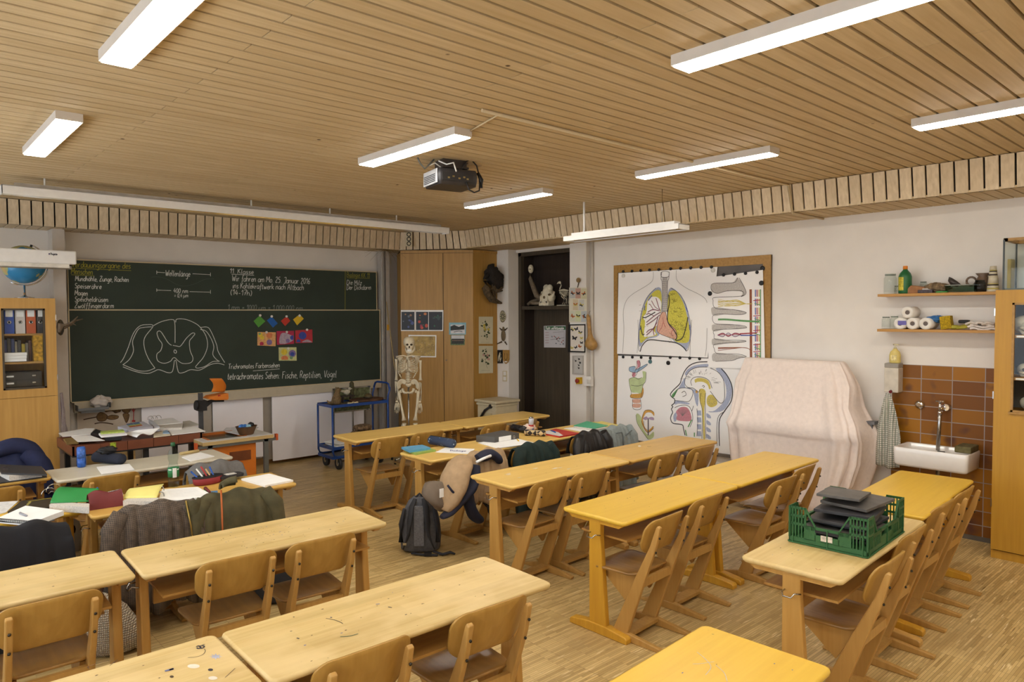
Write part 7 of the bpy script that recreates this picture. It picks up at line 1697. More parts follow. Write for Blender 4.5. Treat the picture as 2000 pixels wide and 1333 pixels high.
t = flat('mint_folder', k4("1520,206 1625,172 1790,205 1690,228"), TZ+.025, .006, mat('mint_card', (76, 176, 134), .5, var=.05), 'mint green folder cover on top of a paper stack', 'folder', part='cover')
# grey desk and desks before it
tubecase('pencil_case', (185, 903), (241, 908), .05, mat('navy_cloth', (38, 42, 56), .9, var=.15), 'dark navy pencil case on the grey desk', fl=.9)
q = at(212, 897, 2, TZ+.05); single('case_strap', rag(MB(), (q.x, q.y+.03, TZ+.12), (.07, .03, .03), 2), BLACKM, 'black folded flap on top of the navy pencil case', 'flap')
flat('paper_sheet', l4("755,690 1010,665 1050,710 795,745"), TZ, .006, PAPER, 'white papers in front of the navy pencil case', 'paper')
flat('paper_sheet', l4("1420,612 1565,575 1675,605 1490,643"), TZ, .006, PAPER, 'white pad alone at the far end of the grey desk', 'paper')
single('wooden_stick', MB().tube([at(352, 887, 2, TZ+.012), at(388, 881, 2, TZ+.012)], .014, 8), mat('stick_beige', (200, 176, 120), .6), 'short thick beige stick on the grey desk', 'stick')
t = flat('thick_file', l4("-30,668 325,685 368,748 10,736"), TZ+.045, .012, mat('file_black', (48, 48, 50), .5, var=.06), 'thick black file lying open cornered on the honey desk', 'file', part='cover')
tp_ = [at(*p, 2, TZ+.045) for p in l4("45,745 345,770 352,762 60,735")]
a0, a1 = at(*l4("40,815")[0], 2, TZ), at(*l4("368,772")[0], 2, TZ)
b = MB(); b.prism([(a0.x+.03, a0.y+.02), (a1.x-.03, a1.y+.02), (a1.x-.02, a1.y+.27), (a0.x, a0.y+.27)], (TZ+.006, TZ+.043), lambda a, c_, q: (a, c_, q)); b.build('pages', PGE, t, True)
b = MB(); b.prism([(a0.x-.1, a0.y), (a1.x, a1.y), (a1.x+.01, a1.y+.3), (a0.x-.1, a0.y+.3)], (TZ, TZ+.005), lambda a, c_, q: (a, c_, q)); b.build('back_cover', mat('file_black', (48, 48, 50), .5), t, True)
q = [at(*p, 2, TZ+.0575) for p in l4("14,690 58,686 60,692 16,696")]; b = MB(); b.add(q, [(0, 1, 2, 3)]); q = [at(*p, 2, TZ+.0575) for p in l4("20,706 62,704 62,709 22,711")]; b.add(q, [(0, 1, 2, 3)]); b.build('clip_mark', METAL, t, True)
# olive parka row: notebooks, folders, bottle, cases
flat('paper_sheet', l4("-20,965 145,955 45,1045 -20,1060"), TZ, .003, mat('paper_scribbled', (216, 214, 212), .8, var=.15, scale=30), 'white printed sheet at the yellow desk beside the dark magazine', 'paper')
t = flat('dark_magazine', l4("165,955 400,930 395,1000 330,1015 60,1040"), TZ, .012, mat('magazine_dark', (48, 44, 36), .4, var=.3, scale=30), 'dark magazine with a yellow title edge', 'magazine', part='cover')
on(t, lambda d_: [d_.line(l4("215,963 400,934"), .012, mat('title_yellow', (190, 170, 50), .5), False), d_.fill(l4("205,985 235,955 245,965 215,1000"), mat('title_olive', (150, 140, 70), .5), False)], 'print', TZ+.0122)
t = flat('spiral_notebook', l4("-20,1090 200,993 498,1032 268,1118"), TZ, .03, PAPER, 'thick white spiral notebook with a pen on it', 'notebook', part='page_block')
b = MB(); p0, p1 = at(*l4("-20,1105")[0], 2, TZ+.02), at(*l4("262,1128")[0], 2, TZ+.02)
for i in range(36):
    c = p0.lerp(p1, i/35); b.tube([c+Vector((0, .012*math.cos(a), .012*math.sin(a))) for a in (0, 1.2, 2.4, 3.6, 4.8, 6.28)], .0016, 4)
b.build('spiral', BLACKM, t, True)
single('ballpoint_pen', MB().tube([at(39, 1002.5, 2, TZ+.037), at(52, 1008, 2, TZ+.037)], [.007, .006], 8), mat('pen_grey', (150, 150, 156), .3), 'short grey pen with orange tip lying on the spiral notebook', 'pen')
t = flat('paper_pad', l4("385,985 410,965 700,975 695,1005"), TZ, .042, PGE, 'thick ragged paper stack under the green folder', 'papers', part='stack')
GRC = mat('green_card', (40, 136, 66), .45, var=.05)
g = [at(*p, 2, TZ+.046) for p in l4("390,972 700,960")]; h = [at(*p, 2, TZ+.1) for p in l4("480,845 775,858")]
t = thing('green_folder', 'bright green folder bulging upwards on the paper stack', 'folder', (g[0]+g[1])/2)
MB().grid(lambda u, v: (g[0].lerp(g[1], u)*(1-v)+h[0].lerp(h[1], u)*v)+Vector((0, 0, .028*math.sin(PI*v)*(1-1.6*u)*(1 if u < .6 else .3))), 12, 10, 0, .003).build('cover', GRC, t, True)
b = MB()
for i in range(2):
    c = at(96+9*i, 968-8*i, 2, TZ+.05); b.tube([c+Vector((-.045*math.cos(a), 0, .05*math.sin(a))) for a in [PI*k/8 for k in range(9)]], .003, 6)
b.build('binder_ring', METAL, t, True)
t = thing('pencil_case', 'dark red leather pencil case between green and yellow folders', 'pencil case', at(208, 992, 2, TZ))
a0, a1 = at(175, 998, 2, TZ), at(242, 988, 2, TZ); dv = a1-a0
def dr_(u, v):
    a = PI*v; hgt = .105*(1-.25*math.sin(PI*u*1.0)*0+.12*math.sin(7*u)-.1*(abs(u-.5)*2)**4); w_ = .05*(1-.3*abs(math.sin(PI*v)))
    p = a0+dv*u; return (p.x, p.y+.05-w_*math.cos(a)*1.0, TZ+hgt*math.sin(a)**.8)
MB().grid(dr_, 16, 12).build('body', mat('red_leather', (112, 42, 42), .6, var=.1), t, True)
b = MB(); b.tube([a0+dv*.1+Vector((0, .05, .105)), a0+dv*.5+Vector((0, .05, .09)), a0+dv*.95+Vector((0, .05, .1))], .004, 6); b.build('zip', METAL, t, True)
for i, (x0, y0, x1, y1, m_, l) in enumerate(((186, 962, 194, 955, CB, 'blue pen sticking up behind the dark red case'), (184, 968, 192, 958, mat('pen_white', (220, 214, 214), .4), 'white pen sticking up behind the dark red case'))):
    single('pen', MB().tube([at(x0, y0, 2, TZ+.06)+Vector((0, .04, 0)), at(x1, y1, 2, TZ+.08)+Vector((0, .04, 0))], .006, 6), m_, l, 'pen')
t = flat('picture_card', l4("810,900 960,893 962,912 830,930"), TZ, .006, PAPER, 'white card with pink motif behind the dark red case', 'card'); on(t, lambda d_: d_.fill(blob(221, 966, 4, .5), DPK), 'print', TZ+.0062)
t = flat('paper_pad', l4("960,955 1000,935 1240,930 1225,962"), TZ, .04, PGE, 'thick ragged paper stack under the yellow sheet', 'papers', part='stack')
g = [at(*p, 2, TZ+.042) for p in l4("965,935 1225,930")]; h = [at(*p, 2, TZ+.075) for p in l4("1015,858 1280,822")]
t = thing('yellow_sheet', 'pale yellow divider sheet on a thick paper stack', 'folder', (g[0]+g[1])/2); MB().grid(lambda u, v: (g[0].lerp(g[1], u)*(1-v)+h[0].lerp(h[1], u)*v)+Vector((0, 0, .012*math.sin(PI*v))), 8, 8, 0, .003).build('sheet', mat('yellow_card', (232, 222, 132), .6, var=.03), t, True)
t = flat('ring_folder', l4("1240,945 1265,865 1545,846 1665,912 1420,948"), TZ, .02, PAPER, 'open white ring folder with handwritten pages', 'folder', part='pages')
b = MB()
for y in (878, 925):
    c = at(*l4("1252,%d" % y)[0], 2, TZ+.02); b.tube([c+Vector((-.025*math.cos(a), 0, .035*math.sin(a))) for a in [PI*k/8 for k in range(9)]], .004, 6)
b.build('binder_ring', METAL, t, True)
on(t, lambda d_: [d_.line(l4("%d,%d %d,%d" % (1300+6*i, 872+9*i, 1520+14*i, 858+9*i)), .002, mat('faint_ink', (150, 150, 170), .8), False) for i in range(7)], 'handwriting', TZ+.0203)
flat('green_sheet', l4("1380,950 1560,930 1600,905 1590,850 1640,905 1660,915 1560,945"), TZ-.0, .003, mat('green_card2', (84, 160, 96), .5), 'green sheet edge showing under the white ring folder', 'paper')
# bottle
q = at(342, 952, 2, TZ); t = thing('water_bottle', 'clear plastic water bottle with green and white label', 'bottle', (q.x, q.y+.03, TZ))
BG = glass('bottle_plastic', (238, 244, 241), .08)
MB().lathe([(.03, 0), (.037, .008), (.038, .05), (.036, .06), (.038, .07), (.038, .145), (.03, .165), (.028, .18), (.035, .205), (.036, .235), (.03, .262), (.016, .285), (.013, .3)], (0, 0, 0), 24).build('body', BG, t)
MB().lathe([(.014, .298), (.0155, .3), (.0155, .322), (.013, .325)], (0, 0, 0), 16).build('cap', mat('cap_green', (34, 84, 50), .4), t)
LG, LWH = mat('label_green', (36, 116, 66), .5, var=.1), mat('label_white', (222, 224, 220), .5)
MB().lathe([(.0385, .074), (.0385, .14)], (0, 0, 0), 24).build('label', LG, t)
b = MB(); b.grid(lambda u, v: (.0392*math.cos(-2.0+.7*u), .0392*math.sin(-2.0+.7*u), .072+.07*v), 6, 1); b.grid(lambda u, v: (.0392*math.cos(-1.2+.5*u), .0392*math.sin(-1.2+.5*u), .124+.01*v), 4, 1); b.grid(lambda u, v: (.0392*math.cos(-2.9+.7*u), .0392*math.sin(-2.9+.7*u), .126+.008*v), 4, 1); b.build('label_panel', LWH, t)
MB().lathe([(.0365, .062), (.0365, .001), (.001, .001)], (0, 0, 0), 20).build('water', glass('water', (250, 252, 251), .02), t)
# red and black pencil case with pens
q = at(423, 945, 2, TZ); t = thing('open_pencil_case', 'open red and black pencil case full of pens', 'pencil case', (q.x, q.y+.05, TZ), .1)
RB = mat('case_red', (140, 46, 50), .7, var=.1)
MB().lathe([(.07, 0), (.08, .01), (.085, .055), (.08, .055), (.075, .012), (.002, .01)], (-.05, 0, 0), 22, sx=1.3, sy=.75).build('tray', RB, t); MB().lathe([(.084, .05), (.088, .058), (.08, .06)], (-.05, 0, 0), 22, sx=1.3, sy=.75).build('zip_rim', BLACKM, t)
b = MB(); b.prism([(x, y) for x, y in rrect(.2, .12, .04, 4)], (0, .02), lambda a, c_, z: (a+.12, c_+.0, z+.02+.12*abs(a)*.2)); b.build('lid', mat('case_black', (42, 40, 42), .8), t, bevel=.004); MB().box((.12, -.01, .045), (.08, .05, .004)).build('badge', mat('badge_white', (210, 206, 200), .6, var=.4, scale=90), t)
for i, (dx, m_) in enumerate(((-.1, CB), (-.07, WHITE), (-.045, mat('pen_red', (170, 44, 44), .4)), (-.02, mat('pen_wood', (220, 180, 130), .5)), (.0, CB))):
    b = MB(); b.tube([(dx, -.03, .02), (dx-.05+.01*i, .05, .1+.012*(i % 3))], .006, 6); b.build('pen', m_, t)
t = flat('writing_pad', m4("285,862 505,822 690,872 470,915"), TZ, .014, PAPER, 'white writing pad alone at the end of the wooden desk', 'notepad', part='page_block')
flat('pad_back', m4("300,880 470,925 690,882 690,878 470,920 300,872"), TZ, .002, GRC, 'green card back under the white writing pad', 'card') if False else None
single('eraser', MB().box(tuple(at(417.5, 961.5, 2, TZ+.006)), (.05, .016, .012), rz=-.3), mat('eraser_blue', (90, 140, 190), .6), 'small blue crayon lying in front of the open pencil case', 'crayon')
single('crayon', MB().tube([at(401, 954, 2, TZ+.012), at(410, 962, 2, TZ+.012)], [.012, .008], 8), mat('marker_red', (110, 40, 44), .5), 'dark red marker lying between ring folder and pencil case', 'marker')

# ---------------------------------------------------------------- brown teacher table and overhead projector
BR = mat('brown_laminate', (116, 66, 44), .45, var=.06)
zt_ = .80
a0, a1 = at(136, 871, 2, zt_), at(399, 847, 2, zt_); TX0, TX1, TY0, TY1 = a0.x, a1.x, (a0.y+a1.y)/2-.02, (a0.y+a1.y)/2+.70
t = thing('teacher_table', 'brown rimmed table on black legs heaped with papers', 'table', ((TX0+TX1)/2, (TY0+TY1)/2, 0))
b = MB()
for x in [TX0+(TX1-TX0)*i/5 for i in range(5)]: b.bb((x+.002, TY0, zt_-.085), (x+(TX1-TX0)/5-.002, TY0+.02, zt_)); b.bb((x+.002, TY1-.02, zt_-.085), (x+(TX1-TX0)/5-.002, TY1, zt_))
b.bb((TX0, TY0, zt_-.085), (TX0+.02, TY1, zt_)); b.bb((TX1-.02, TY0, zt_-.085), (TX1, TY1, zt_)); b.build('rim', BR, t, True)
MB().bb((TX0+.02, TY0+.02, zt_-.03), (TX1-.02, TY1-.02, zt_-.008)).build('tabletop', BR, t, True)
MB().bb((TX0+.003, TY0+.004, zt_-.1), (TX1-.003, TY1-.004, zt_-.088)).build('under_frame', BLACKM, t, True)
for x in (TX0+.05, TX1-.1, TX0+.62):
    for y in (TY0+.05, TY1-.1): MB().bb((x, y, 0), (x+.045, y+.045, zt_-.09)).build('leg', BLACKM, t, True)
b = MB(); x = TX0+(TX1-TX0)*.27; b.bb((x, TY0-.003, zt_-.07), (x+.05, TY0, zt_+.0)); b.build('sticker', mat('sticker_lime', (160, 180, 50), .5, var=.4, scale=60), t, True)
def n74(s_): return zpts(s_, 90, 760, 7.4)
tz = zt_+.001
flat('paper_sheet', n74("180,640 560,570 700,570 640,660 240,690"), tz+.002, .004, PAPER, 'printed white sheet at the back corner of the brown table', 'paper', 'loose papers on the brown table')
flat('paper_sheet', n74("360,685 640,672 850,745 620,758 460,766"), tz+.02, .003, PAPER, 'blank white sheet over the olive folder at the brown table edge', 'paper', 'loose papers on the brown table')
flat('olive_folder', n74("250,715 370,705 470,765 300,780"), tz, .02, mat('olive_card', (128, 104, 56), .7), 'olive brown folder at the corner of the brown table', 'folder', part='cover')
flat('dark_book', n74("645,640 720,580 860,625 800,665"), tz, .03, BLACKM, 'black book lying before the lime topped box', 'book', part='cover')
t = flat('paper_box', n74("830,680 870,655 1080,660 1090,690 860,705"), tz, .035, BLACKM, 'black open box stuffed with papers and a lime sheet', 'box', part='box', bevel=.003)
b = MB(); c = at(*n74("965,670")[0], 2, tz+.035)
b.box((c.x, c.y, tz+.044), (.22, .2, .018), rz=-.1); b.build('papers', PAPER, t, True); MB().box((c.x+.01, c.y+.06, tz+.06), (.2, .14, .012), rz=-.15).build('lime_sheet', mat('lime_sheet', (176, 196, 96), .7, var=.2, scale=40), t, True)
t = flat('colour_folder', n74("1035,545 1400,470 1545,545 1190,590"), tz+.01, .05, mat('folder_silver', (190, 190, 202), .5, var=.04), 'silver grey folder with two small colour gradient pictures', 'folder', part='cover')
def grad(d_):
    cs = [(70, 92, 150), (110, 150, 150), (190, 180, 90), (190, 90, 60)]
    for j, (ox, oy) in enumerate(((0, 0), (95, -14))):
        for i in range(4): d_.fill(n74("%d,%d %d,%d %d,%d %d,%d" % (1155+ox+14*i, 508+oy+13*i, 1245+ox+14*i, 494+oy+13*i, 1259+ox+14*i, 507+oy+13*i, 1169+ox+14*i, 521+oy+13*i)), mat('grad_%d' % i, cs[i], .5), False)
on(t, grad, 'print', tz+.0602)
t = flat('ring_binder', n74("1480,430 1560,470 1640,545 1560,548"), tz, .05, mat('binder_white', (206, 208, 216), .5), 'white ring binder with metal rings beside the silver folder', 'binder', part='cover'); b = MB(); c = at(*n74("1510,440")[0], 2, tz+.06); 
for i in range(3): b.tube([c+Vector((.04*i+.03*math.cos(a), 0, .035*math.sin(a))) for a in [PI*k/8 for k in range(9)]], .003, 6)
b.build('binder_ring', METAL, t, True)
def n3(s_): return zpts(s_, 300, 760, 7.404)
for i, (q, z, th, m_, l) in enumerate((("40,520 380,490 430,500 410,560 60,570", 0, .03, PGE, 'thick ragged pile of pages behind the white binder'), ("0,450 275,420 400,490 40,520", .031, .006, PAPER, 'white sheet on top of the ragged pile of pages'), ("420,470 520,458 660,515 430,555", 0, .008, mat('paper_grey', (206, 204, 196), .8), 'grey white papers at the far end of the brown table'),
        ("210,590 590,540 750,610 260,665", .004, .006, PAPER, 'large white sheets hanging over the front end of the brown table'), ("0,640 180,600 245,660 0,690", .004, .012, mat('paper_cream', (222, 212, 188), .8), 'cream booklet beside the large white sheets'), ("140,610 190,595 235,640 130,640", .017, .006, mat('paper_blue', (150, 180, 210), .7), 'light blue sheet on the cream booklet'))):
    flat('paper_sheet', n3(q), tz+z, th, m_, l, 'paper', 'loose papers on the brown table')
t = thing('curled_paper', 'white paper curling up at the middle of the brown table', 'paper', at(*n74("1300,690")[0], 2, tz)); g = [at(*p, 2, tz+.01) for p in n74("1110,665 1310,722")]; h = [at(*p, 2, tz+.05) for p in n74("1330,610 1720,590")]
MB().grid(lambda u, v: (g[0].lerp(g[1], v)*(1-u)+h[0].lerp(h[1], v)*u)+Vector((0, 0, .02*math.sin(3*PI*u)*v+.012)), 14, 6, 0, .002).build('sheet', PAPER, t, True)
# overhead projector cart
OR, ORD_ = mat('projector_orange', (206, 116, 36), .45, var=.05), mat('projector_orange_dark', (176, 96, 30), .5, var=.06)
cz = .74
a0, a1 = at(397, 866, 2, cz), at(534, 849, 2, cz); OX0, OX1, OY0 = a0.x+.0, a1.x, (a0.y+a1.y)/2; OY1 = OY0+.62
t = thing('projector_cart', 'grey metal cart with plywood edged top holding the overhead projector', 'cart', ((OX0+OX1)/2, (OY0+OY1)/2, 0))
PLY = wood('ply_edge', (196, 170, 116), (160, 132, 82), 0, .6, 1)
b = MB(); hx0, hx1 = OX0+.08, OX0+.48
b.bb((OX0, OY0, cz-.035), (OX1, OY0+.1, cz)); b.bb((OX0, OY1-.1, cz-.035), (OX1, OY1, cz)); b.bb((OX0, OY0+.1, cz-.035), (hx0, OY1-.1, cz)); b.bb((hx1, OY0+.1, cz-.035), (OX1, OY1-.1, cz)); b.build('plywood_top', PLY, t, True)
b = MB(); e = .002; b.bb((OX0+e, OY0+e, cz), (OX1-e, OY0+.1, cz+.004)); b.bb((OX0+e, OY1-.1, cz), (OX1-e, OY1-e, cz+.004)); b.bb((OX0+e, OY0+.1, cz), (hx0, OY1-.1, cz+.004)); b.bb((hx1, OY0+.1, cz), (OX1-e, OY1-.1, cz+.004)); b.build('white_surface', mat('cart_white', (210, 208, 202), .4), t, True)
b = MB()
for y in (OY0+.01, OY1-.045): b.bb((OX0-.06, y, cz-.065), (OX1+.04, y+.035, cz-.037))
for x in (OX0+.05, OX1-.1): 
    for y in (OY0+.01, OY1-.045): b.bb((x, y, .075), (x+.045, y+.035, cz-.037))
for y in (OY0+.01, OY1-.045): b.bb((OX0+.05, y, .2), (OX1-.06, y+.03, .24))
for x in (OX0+.05, OX1-.1): b.bb((x, OY0+.01, .2), (x+.04, OY1, .24))
b.build('frame', GREYM, t, True)
for x in (OX0-.06, OX1+.04):
    for y in (OY0+.008, OY1-.047): MB().bb((x-.012, y, cz-.067), (x+.012, y+.04, cz-.0)).build('end_cap', mat('cap_red_orange', (190, 84, 38), .45), t, True)
for x in (OX0+.07, OX1-.08):
    for y in (OY0+.03, OY1-.03): b = MB(); b.tube([(x-.012, y, .038), (x+.012, y, .038)], .038, 14); b.build('caster', mat('caster_orange', (186, 92, 48), .5), t, True)
b = MB(); b.bb((OX0+.25, OY0-.02, .17), (OX0+.52, OY1-.2, .2)); b.build('lower_board', mat('board_cream', (208, 200, 172), .5), t, True)
t = thing('overhead_projector', 'orange overhead projector sunk in the cart with black column and arm', 'overhead projector', ((hx0+hx1)/2, OY0+.3, .25))
MB().bb((hx0+.02, OY0+.06, .22), (OX0+.56, OY1-.12, cz-.068)).build('body', OR, t, True, bevel=.008)
b = MB(); b.bb((hx0+.2, OY0+.052, .5), (OX0+.5, OY0+.062, .6)); b.build('grip_recess', mat('grip_dark', (110, 58, 24), .6), t, True)
b = MB(); b.bb((hx0, OY0+.1, cz-.03), (hx1, OY1-.1, cz-.012)); b.build('glass_stage', mat('stage_dark', (66, 68, 56), .2, var=.1), t, True)
b = MB(); 
b.bb((hx0, OY0+.1, cz-.03), (hx0+.025, OY1-.1, cz+.008)); b.bb((hx1-.025, OY0+.1, cz-.03), (hx1, OY1-.1, cz+.008)); b.bb((hx0, OY1-.125, cz-.03), (hx1, OY1-.1, cz+.012)); b.build('stage_rim', ORD_, t, True)
yc = OY1-.02; pc_ = at(392, 800, 1, yc); ptop = at(392, 768, 1, yc); hd_ = at(420, 766, 1, yc)
b = MB(); b.bb((pc_.x-.02, yc-.02, .3), (pc_.x+.02, yc+.02, ptop.z)); b.build('column', mat('column_dark', (62, 62, 64), .45), t, True)
ax = lambda x, y, dy=0: at(300+x/7.404, 760+y/7.404, 1, yc+dy)
b = MB(); b.box(tuple(ax(690, 240)), (.09, .09, .11)); b.tube([ax(640, 240, -.03), ax(600, 240, -.03)], [.045, .05], 12); b.prism([(p.x, p.z) for p in (ax(690, 290), ax(770, 250), ax(840, 190), ax(1005, 183), ax(1005, 150), ax(840, 160), ax(760, 185), ax(690, 200))], (yc-.03, yc+.03), lambda a, c_, q: (a, q, c_)); b.build('arm', BLACKM, t, True)
b = MB(); b.prism([(p.x, p.z) for p in (ax(745, 140), ax(800, 100), ax(1040, 55), ax(1045, 130), ax(1030, 150), ax(850, 155))], (yc-.09, yc+.1), lambda a, c_, q: (a, q, c_)); b.build('head', OR, t, True, bevel=.006)
b = MB(); pts = [ax(845, 118), ax(1000, 108), ax(975, -20), ax(920, -150), ax(775, -145), ax(815, -20)]
P0_, P1_, P2_, P3_ = ax(815, 40), ax(995, 40), ax(928, -150), ax(752, -148)
b.grid(lambda u, v: (P0_.lerp(P1_, u)*(1-v)+P3_.lerp(P2_, u)*v)+Vector((.03*math.sin(PI*v), -.06-.07*v+.0*u, 0)), 4, 10, 0, .02); b.build('mirror_flap', OR, t, True)
dd = Sheet(1, yc-.0905, (0, -1, 0)); dd.text('3M', (425.5, 774.5), (430.5, 774.5), 2.2, .007, mat('logo_red', (170, 30, 30), .5), 0); dd.build('logo', t)
# on the cart
cz2 = cz+.005
flat('newspaper', n3("1000,610 1050,560 1420,535 1520,560 1240,660"), cz2, .006, mat('newsprint', (206, 206, 208), .8, var=.12, scale=40), 'newspaper pages on the projector cart', 'newspaper')
q = at(300+1375/7.404, 760+672/7.404, 2, cz2); t = thing('wooden_bowl', 'brown wooden bowl with blue odds and ends on the projector cart', 'bowl', (q.x, q.y+.06, cz2))
MB().lathe([(.065, 0), (.075, .008), (.11, .09), (.116, .092), (.104, .088), (.068, .014), (.002, .01)], (0, 0, 0), 24, sy=.75).build('bowl', mat('bowl_wood', (104, 74, 48), .5, var=.2), t)
BLUE2 = mat('blue_bits', (58, 120, 196), .5, var=.2)
for i, (x, y, r, m_, l) in enumerate(((-.05, 0, .028, BLUE2, 'bright blue ball of yarn in the wooden bowl'), (-.01, .015, .024, BLUE2, 'smaller blue ball in the wooden bowl'), (.02, -.01, .024, mat('pale_bits', (150, 190, 206), .5), 'pale blue ball in the wooden bowl'), (.05, .0, .03, BLACKM, 'black cable roll in the wooden bowl'))):
    single('bowl_ball', rag(MB(), (q.x+x, q.y+.06+y, cz2+.088+(.012 if i == 3 else 0)), (r, r, r*.8), i), m_, l, 'ball')
single('black_foot', MB().box(tuple(at(405, 878, 1, OY0-.03)), (.12, .08, .05)), BLACKM, 'black plug box hanging at the cart corner', 'plug') if False else None

# ---------------------------------------------------------------- jackets on chair backs
def drape(key, name, m, label, cat, w0=.44, w1=.5, low=.22, front=.60, amp=.022, seed=1, lean=.0, ragged=.03, sleeve=True, off=.0, m2=None, sm=None):
    ch = CH_AT[key]; t_ = thing(name, label, cat, (ch.location.x, ch.location.y, .45), ch.rotation_euler.z)
    rn = random.Random(seed); ph = [rn.uniform(0, 6) for _ in range(6)]
    path = [(-.165, front), (-.185, .68), (-.215, .768), (-.245, .806), (-.285, .796), (-.315, .74), (-.335, .66), (-.34, .5), (-.335, .36), (-.33, low)]
    L_ = len(path)-1
    def fn(u, v):
        x = v*L_; i = min(int(x), L_-1); f = x-i; y = path[i][0]*(1-f)+path[i+1][0]*f; z = path[i][1]*(1-f)+path[i+1][1]*f
        s_ = u*2-1; down = max(0, (v-.35)/.65)
        wd = (w0+(w1-w0)*down)/2
        fold = amp*(math.sin(9*s_+ph[0]+1.5*v)+.7*math.sin(15*s_+ph[1]-2*v)+.5*math.sin(5*s_+4*v+ph[2]))*(.25+down)
        if v > .35: y -= abs(fold)*1.1+.008
        else: y += abs(fold)*.4
        z += -.05*abs(s_)**3*(1 if .15 < v < .6 else .3)+(ragged*math.sin(6*s_+ph[3])*down)+.012*math.sin(8*s_+ph[4])*(1-down)
        yc_ = .035*s_*s_*(1-down)
        return (s_*wd+off+lean*down, y+yc_, z-.45)
    MB().grid(fn, 30, 30, 0, .006).build('body', m, t_)
    if sleeve:
        for s_ in (-1, 1):
            x = s_*w0*.5
            MB().tube([(x*.8, -.29, .33), (x*1.04, -.31, .24), (x*1.12, -.33, .05), (x*1.08, -.33, -.12), (x*1.1+.02, -.32, -.24)], [.05, .062, .058, .05, .045], 12).build('sleeve', sm or m, t_)
    return t_
OLIVE = mat('olive_cloth', (82, 76, 50), .85, var=.2, scale=12, bump=.3)
t = drape('chair under the olive parka', 'olive_parka', OLIVE, 'olive green parka with orange zip hung over a chair back', 'jacket', .5, .56, .2, seed=4, amp=.02)
MB().grid(lambda u, v: (-.1+.1*u, -.29-.05*v+.03*math.sin(PI*u), .35+.11*math.sin(PI*(.15+.6*v))*(.7+.3*u)), 8, 6, 0, .012).build('collar', OLIVE, t)
MB().tube([(-.1, -.31, .385), (-.115, -.365, .3), (-.12, -.385, .15), (-.125, -.385, -.1)], .006, 6).build('zip', mat('zip_orange', (190, 100, 44), .5), t)
PLD = checks('brown_plaid', (74, 64, 56), (112, 96, 80), 30)
t = drape('chair under the brown checked jacket', 'checked_jacket', PLD, 'brown checked wool jacket with olive lapel hung over a chair back', 'jacket', .48, .52, .16, seed=9, amp=.03)
MB().grid(lambda u, v: (.17+.09*u+.04*v, -.335-.03*math.sin(PI*u), .36-.4*v), 6, 10, 0, .008).build('lapel', OLIVE, t)
MB().tube([(.17, -.35, .36), (.19, -.375, .2), (.215, -.375, -.04)], .005, 6).build('zip', mat('zip_brass', (180, 150, 80), .3, metal=.7), t)
drape('chair under the black coat', 'black_coat', mat('black_wool', (30, 30, 34), .95, var=.1), 'smooth black coat hung over a chair at the yellow desk', 'coat', .5, .58, .1, seed=2, amp=.008, sleeve=False)
drape('chair under the grey sweatshirt', 'grey_sweatshirt', mat('grey_jersey', (110, 108, 106), .95, var=.08, scale=60), 'grey sweatshirt hung over a chair at the grey desk', 'sweatshirt', .44, .5, .3, seed=6, amp=.012, sleeve=False)
drape('chair under the dark green coat', 'green_coat', mat('dark_green_velvet', (34, 48, 44), .95, var=.2), 'dark green velvety coat hung over a chair back', 'coat', .44, .56, .15, seed=3, amp=.02)
drape('chair under the black leather jacket', 'leather_jacket', mat('black_leather', (38, 36, 36), .35, var=.1, bump=.3), 'black leather jacket hung over a chair back', 'jacket', .42, .5, .15, seed=5, amp=.026)
DEN = mat('pale_denim', (142, 152, 152), .85, var=.1, scale=40)
t = drape('chair under the pale denim jacket', 'denim_jacket', DEN, 'pale blue denim jacket hung over a chair back', 'jacket', .44, .5, .12, seed=7, amp=.018)
b = MB(); b.tube([(-.1, -.35, .3), (-.02, -.36, .3), (0, -.362, .25), (0, -.37, .1)], .006, 6); b.tube([(.05, -.36, .26), (.16, -.355, .3)], .006, 6); b.build('seam', mat('denim_seam', (104, 112, 114), .9), t)
TAN, NAVY = mat('tan_quilt', (172, 144, 110), .85, var=.1, scale=18, bump=.3), mat('navy_lining', (38, 40, 58), .8, var=.15)
t = drape('chair under the beige and navy jacket', 'quilted_jacket', TAN, 'beige quilted jacket with navy lining slipping off a chair back, above the backpack', 'jacket', .46, .5, .42, seed=8, amp=.024, lean=-.08, sleeve=False)
ch = CH_AT['chair under the beige and navy jacket']; wm = Matrix.Rotation(-ch.rotation_euler.z, 4, 'Z') @ Matrix.Translation(-Vector((ch.location.x, ch.location.y, .45)))
def jk(x, y, yy): return wm @ at(840+x/6.664, 860+y/6.664, 1, yy)
yj = ch.location.y-.33
MB().tube(flow([jk(430, 230, yj+.02), jk(390, 330, yj-.02), jk(330, 480, yj-.05), jk(290, 640, yj-.07), jk(230, 800, yj-.08), jk(170, 920, yj-.08)]), flowr([.07, .12, .135, .135, .12, .07]), 16, flat=.5).build('quilted_front', TAN, t)
MB().tube(flow([jk(560, 330, yj-.05), jk(540, 480, yj-.08), jk(500, 620, yj-.1), jk(400, 760, yj-.12), jk(250, 940, yj-.12), jk(150, 1010, yj-.12)]), flowr([.06, .08, .085, .075, .06, .03]), 12, flat=.5).build('navy_side', NAVY, t)
MB().tube(flow([jk(610, 240, yj-.02), jk(700, 210, yj-.03), jk(790, 180, yj-.03), jk(880, 240, yj-.04), jk(900, 300, yj-.04)]), flowr([.05, .075, .07, .06, .03]), 12, flat=.6).build('collar', NAVY, t)
MB().tube(flow([jk(480, 700, yj-.03), jk(520, 860, yj-.05), jk(570, 980, yj-.06), jk(640, 1040, yj-.06)]), flowr([.08, .085, .075, .06]), 12, flat=.6).build('sleeve', NAVY, t)
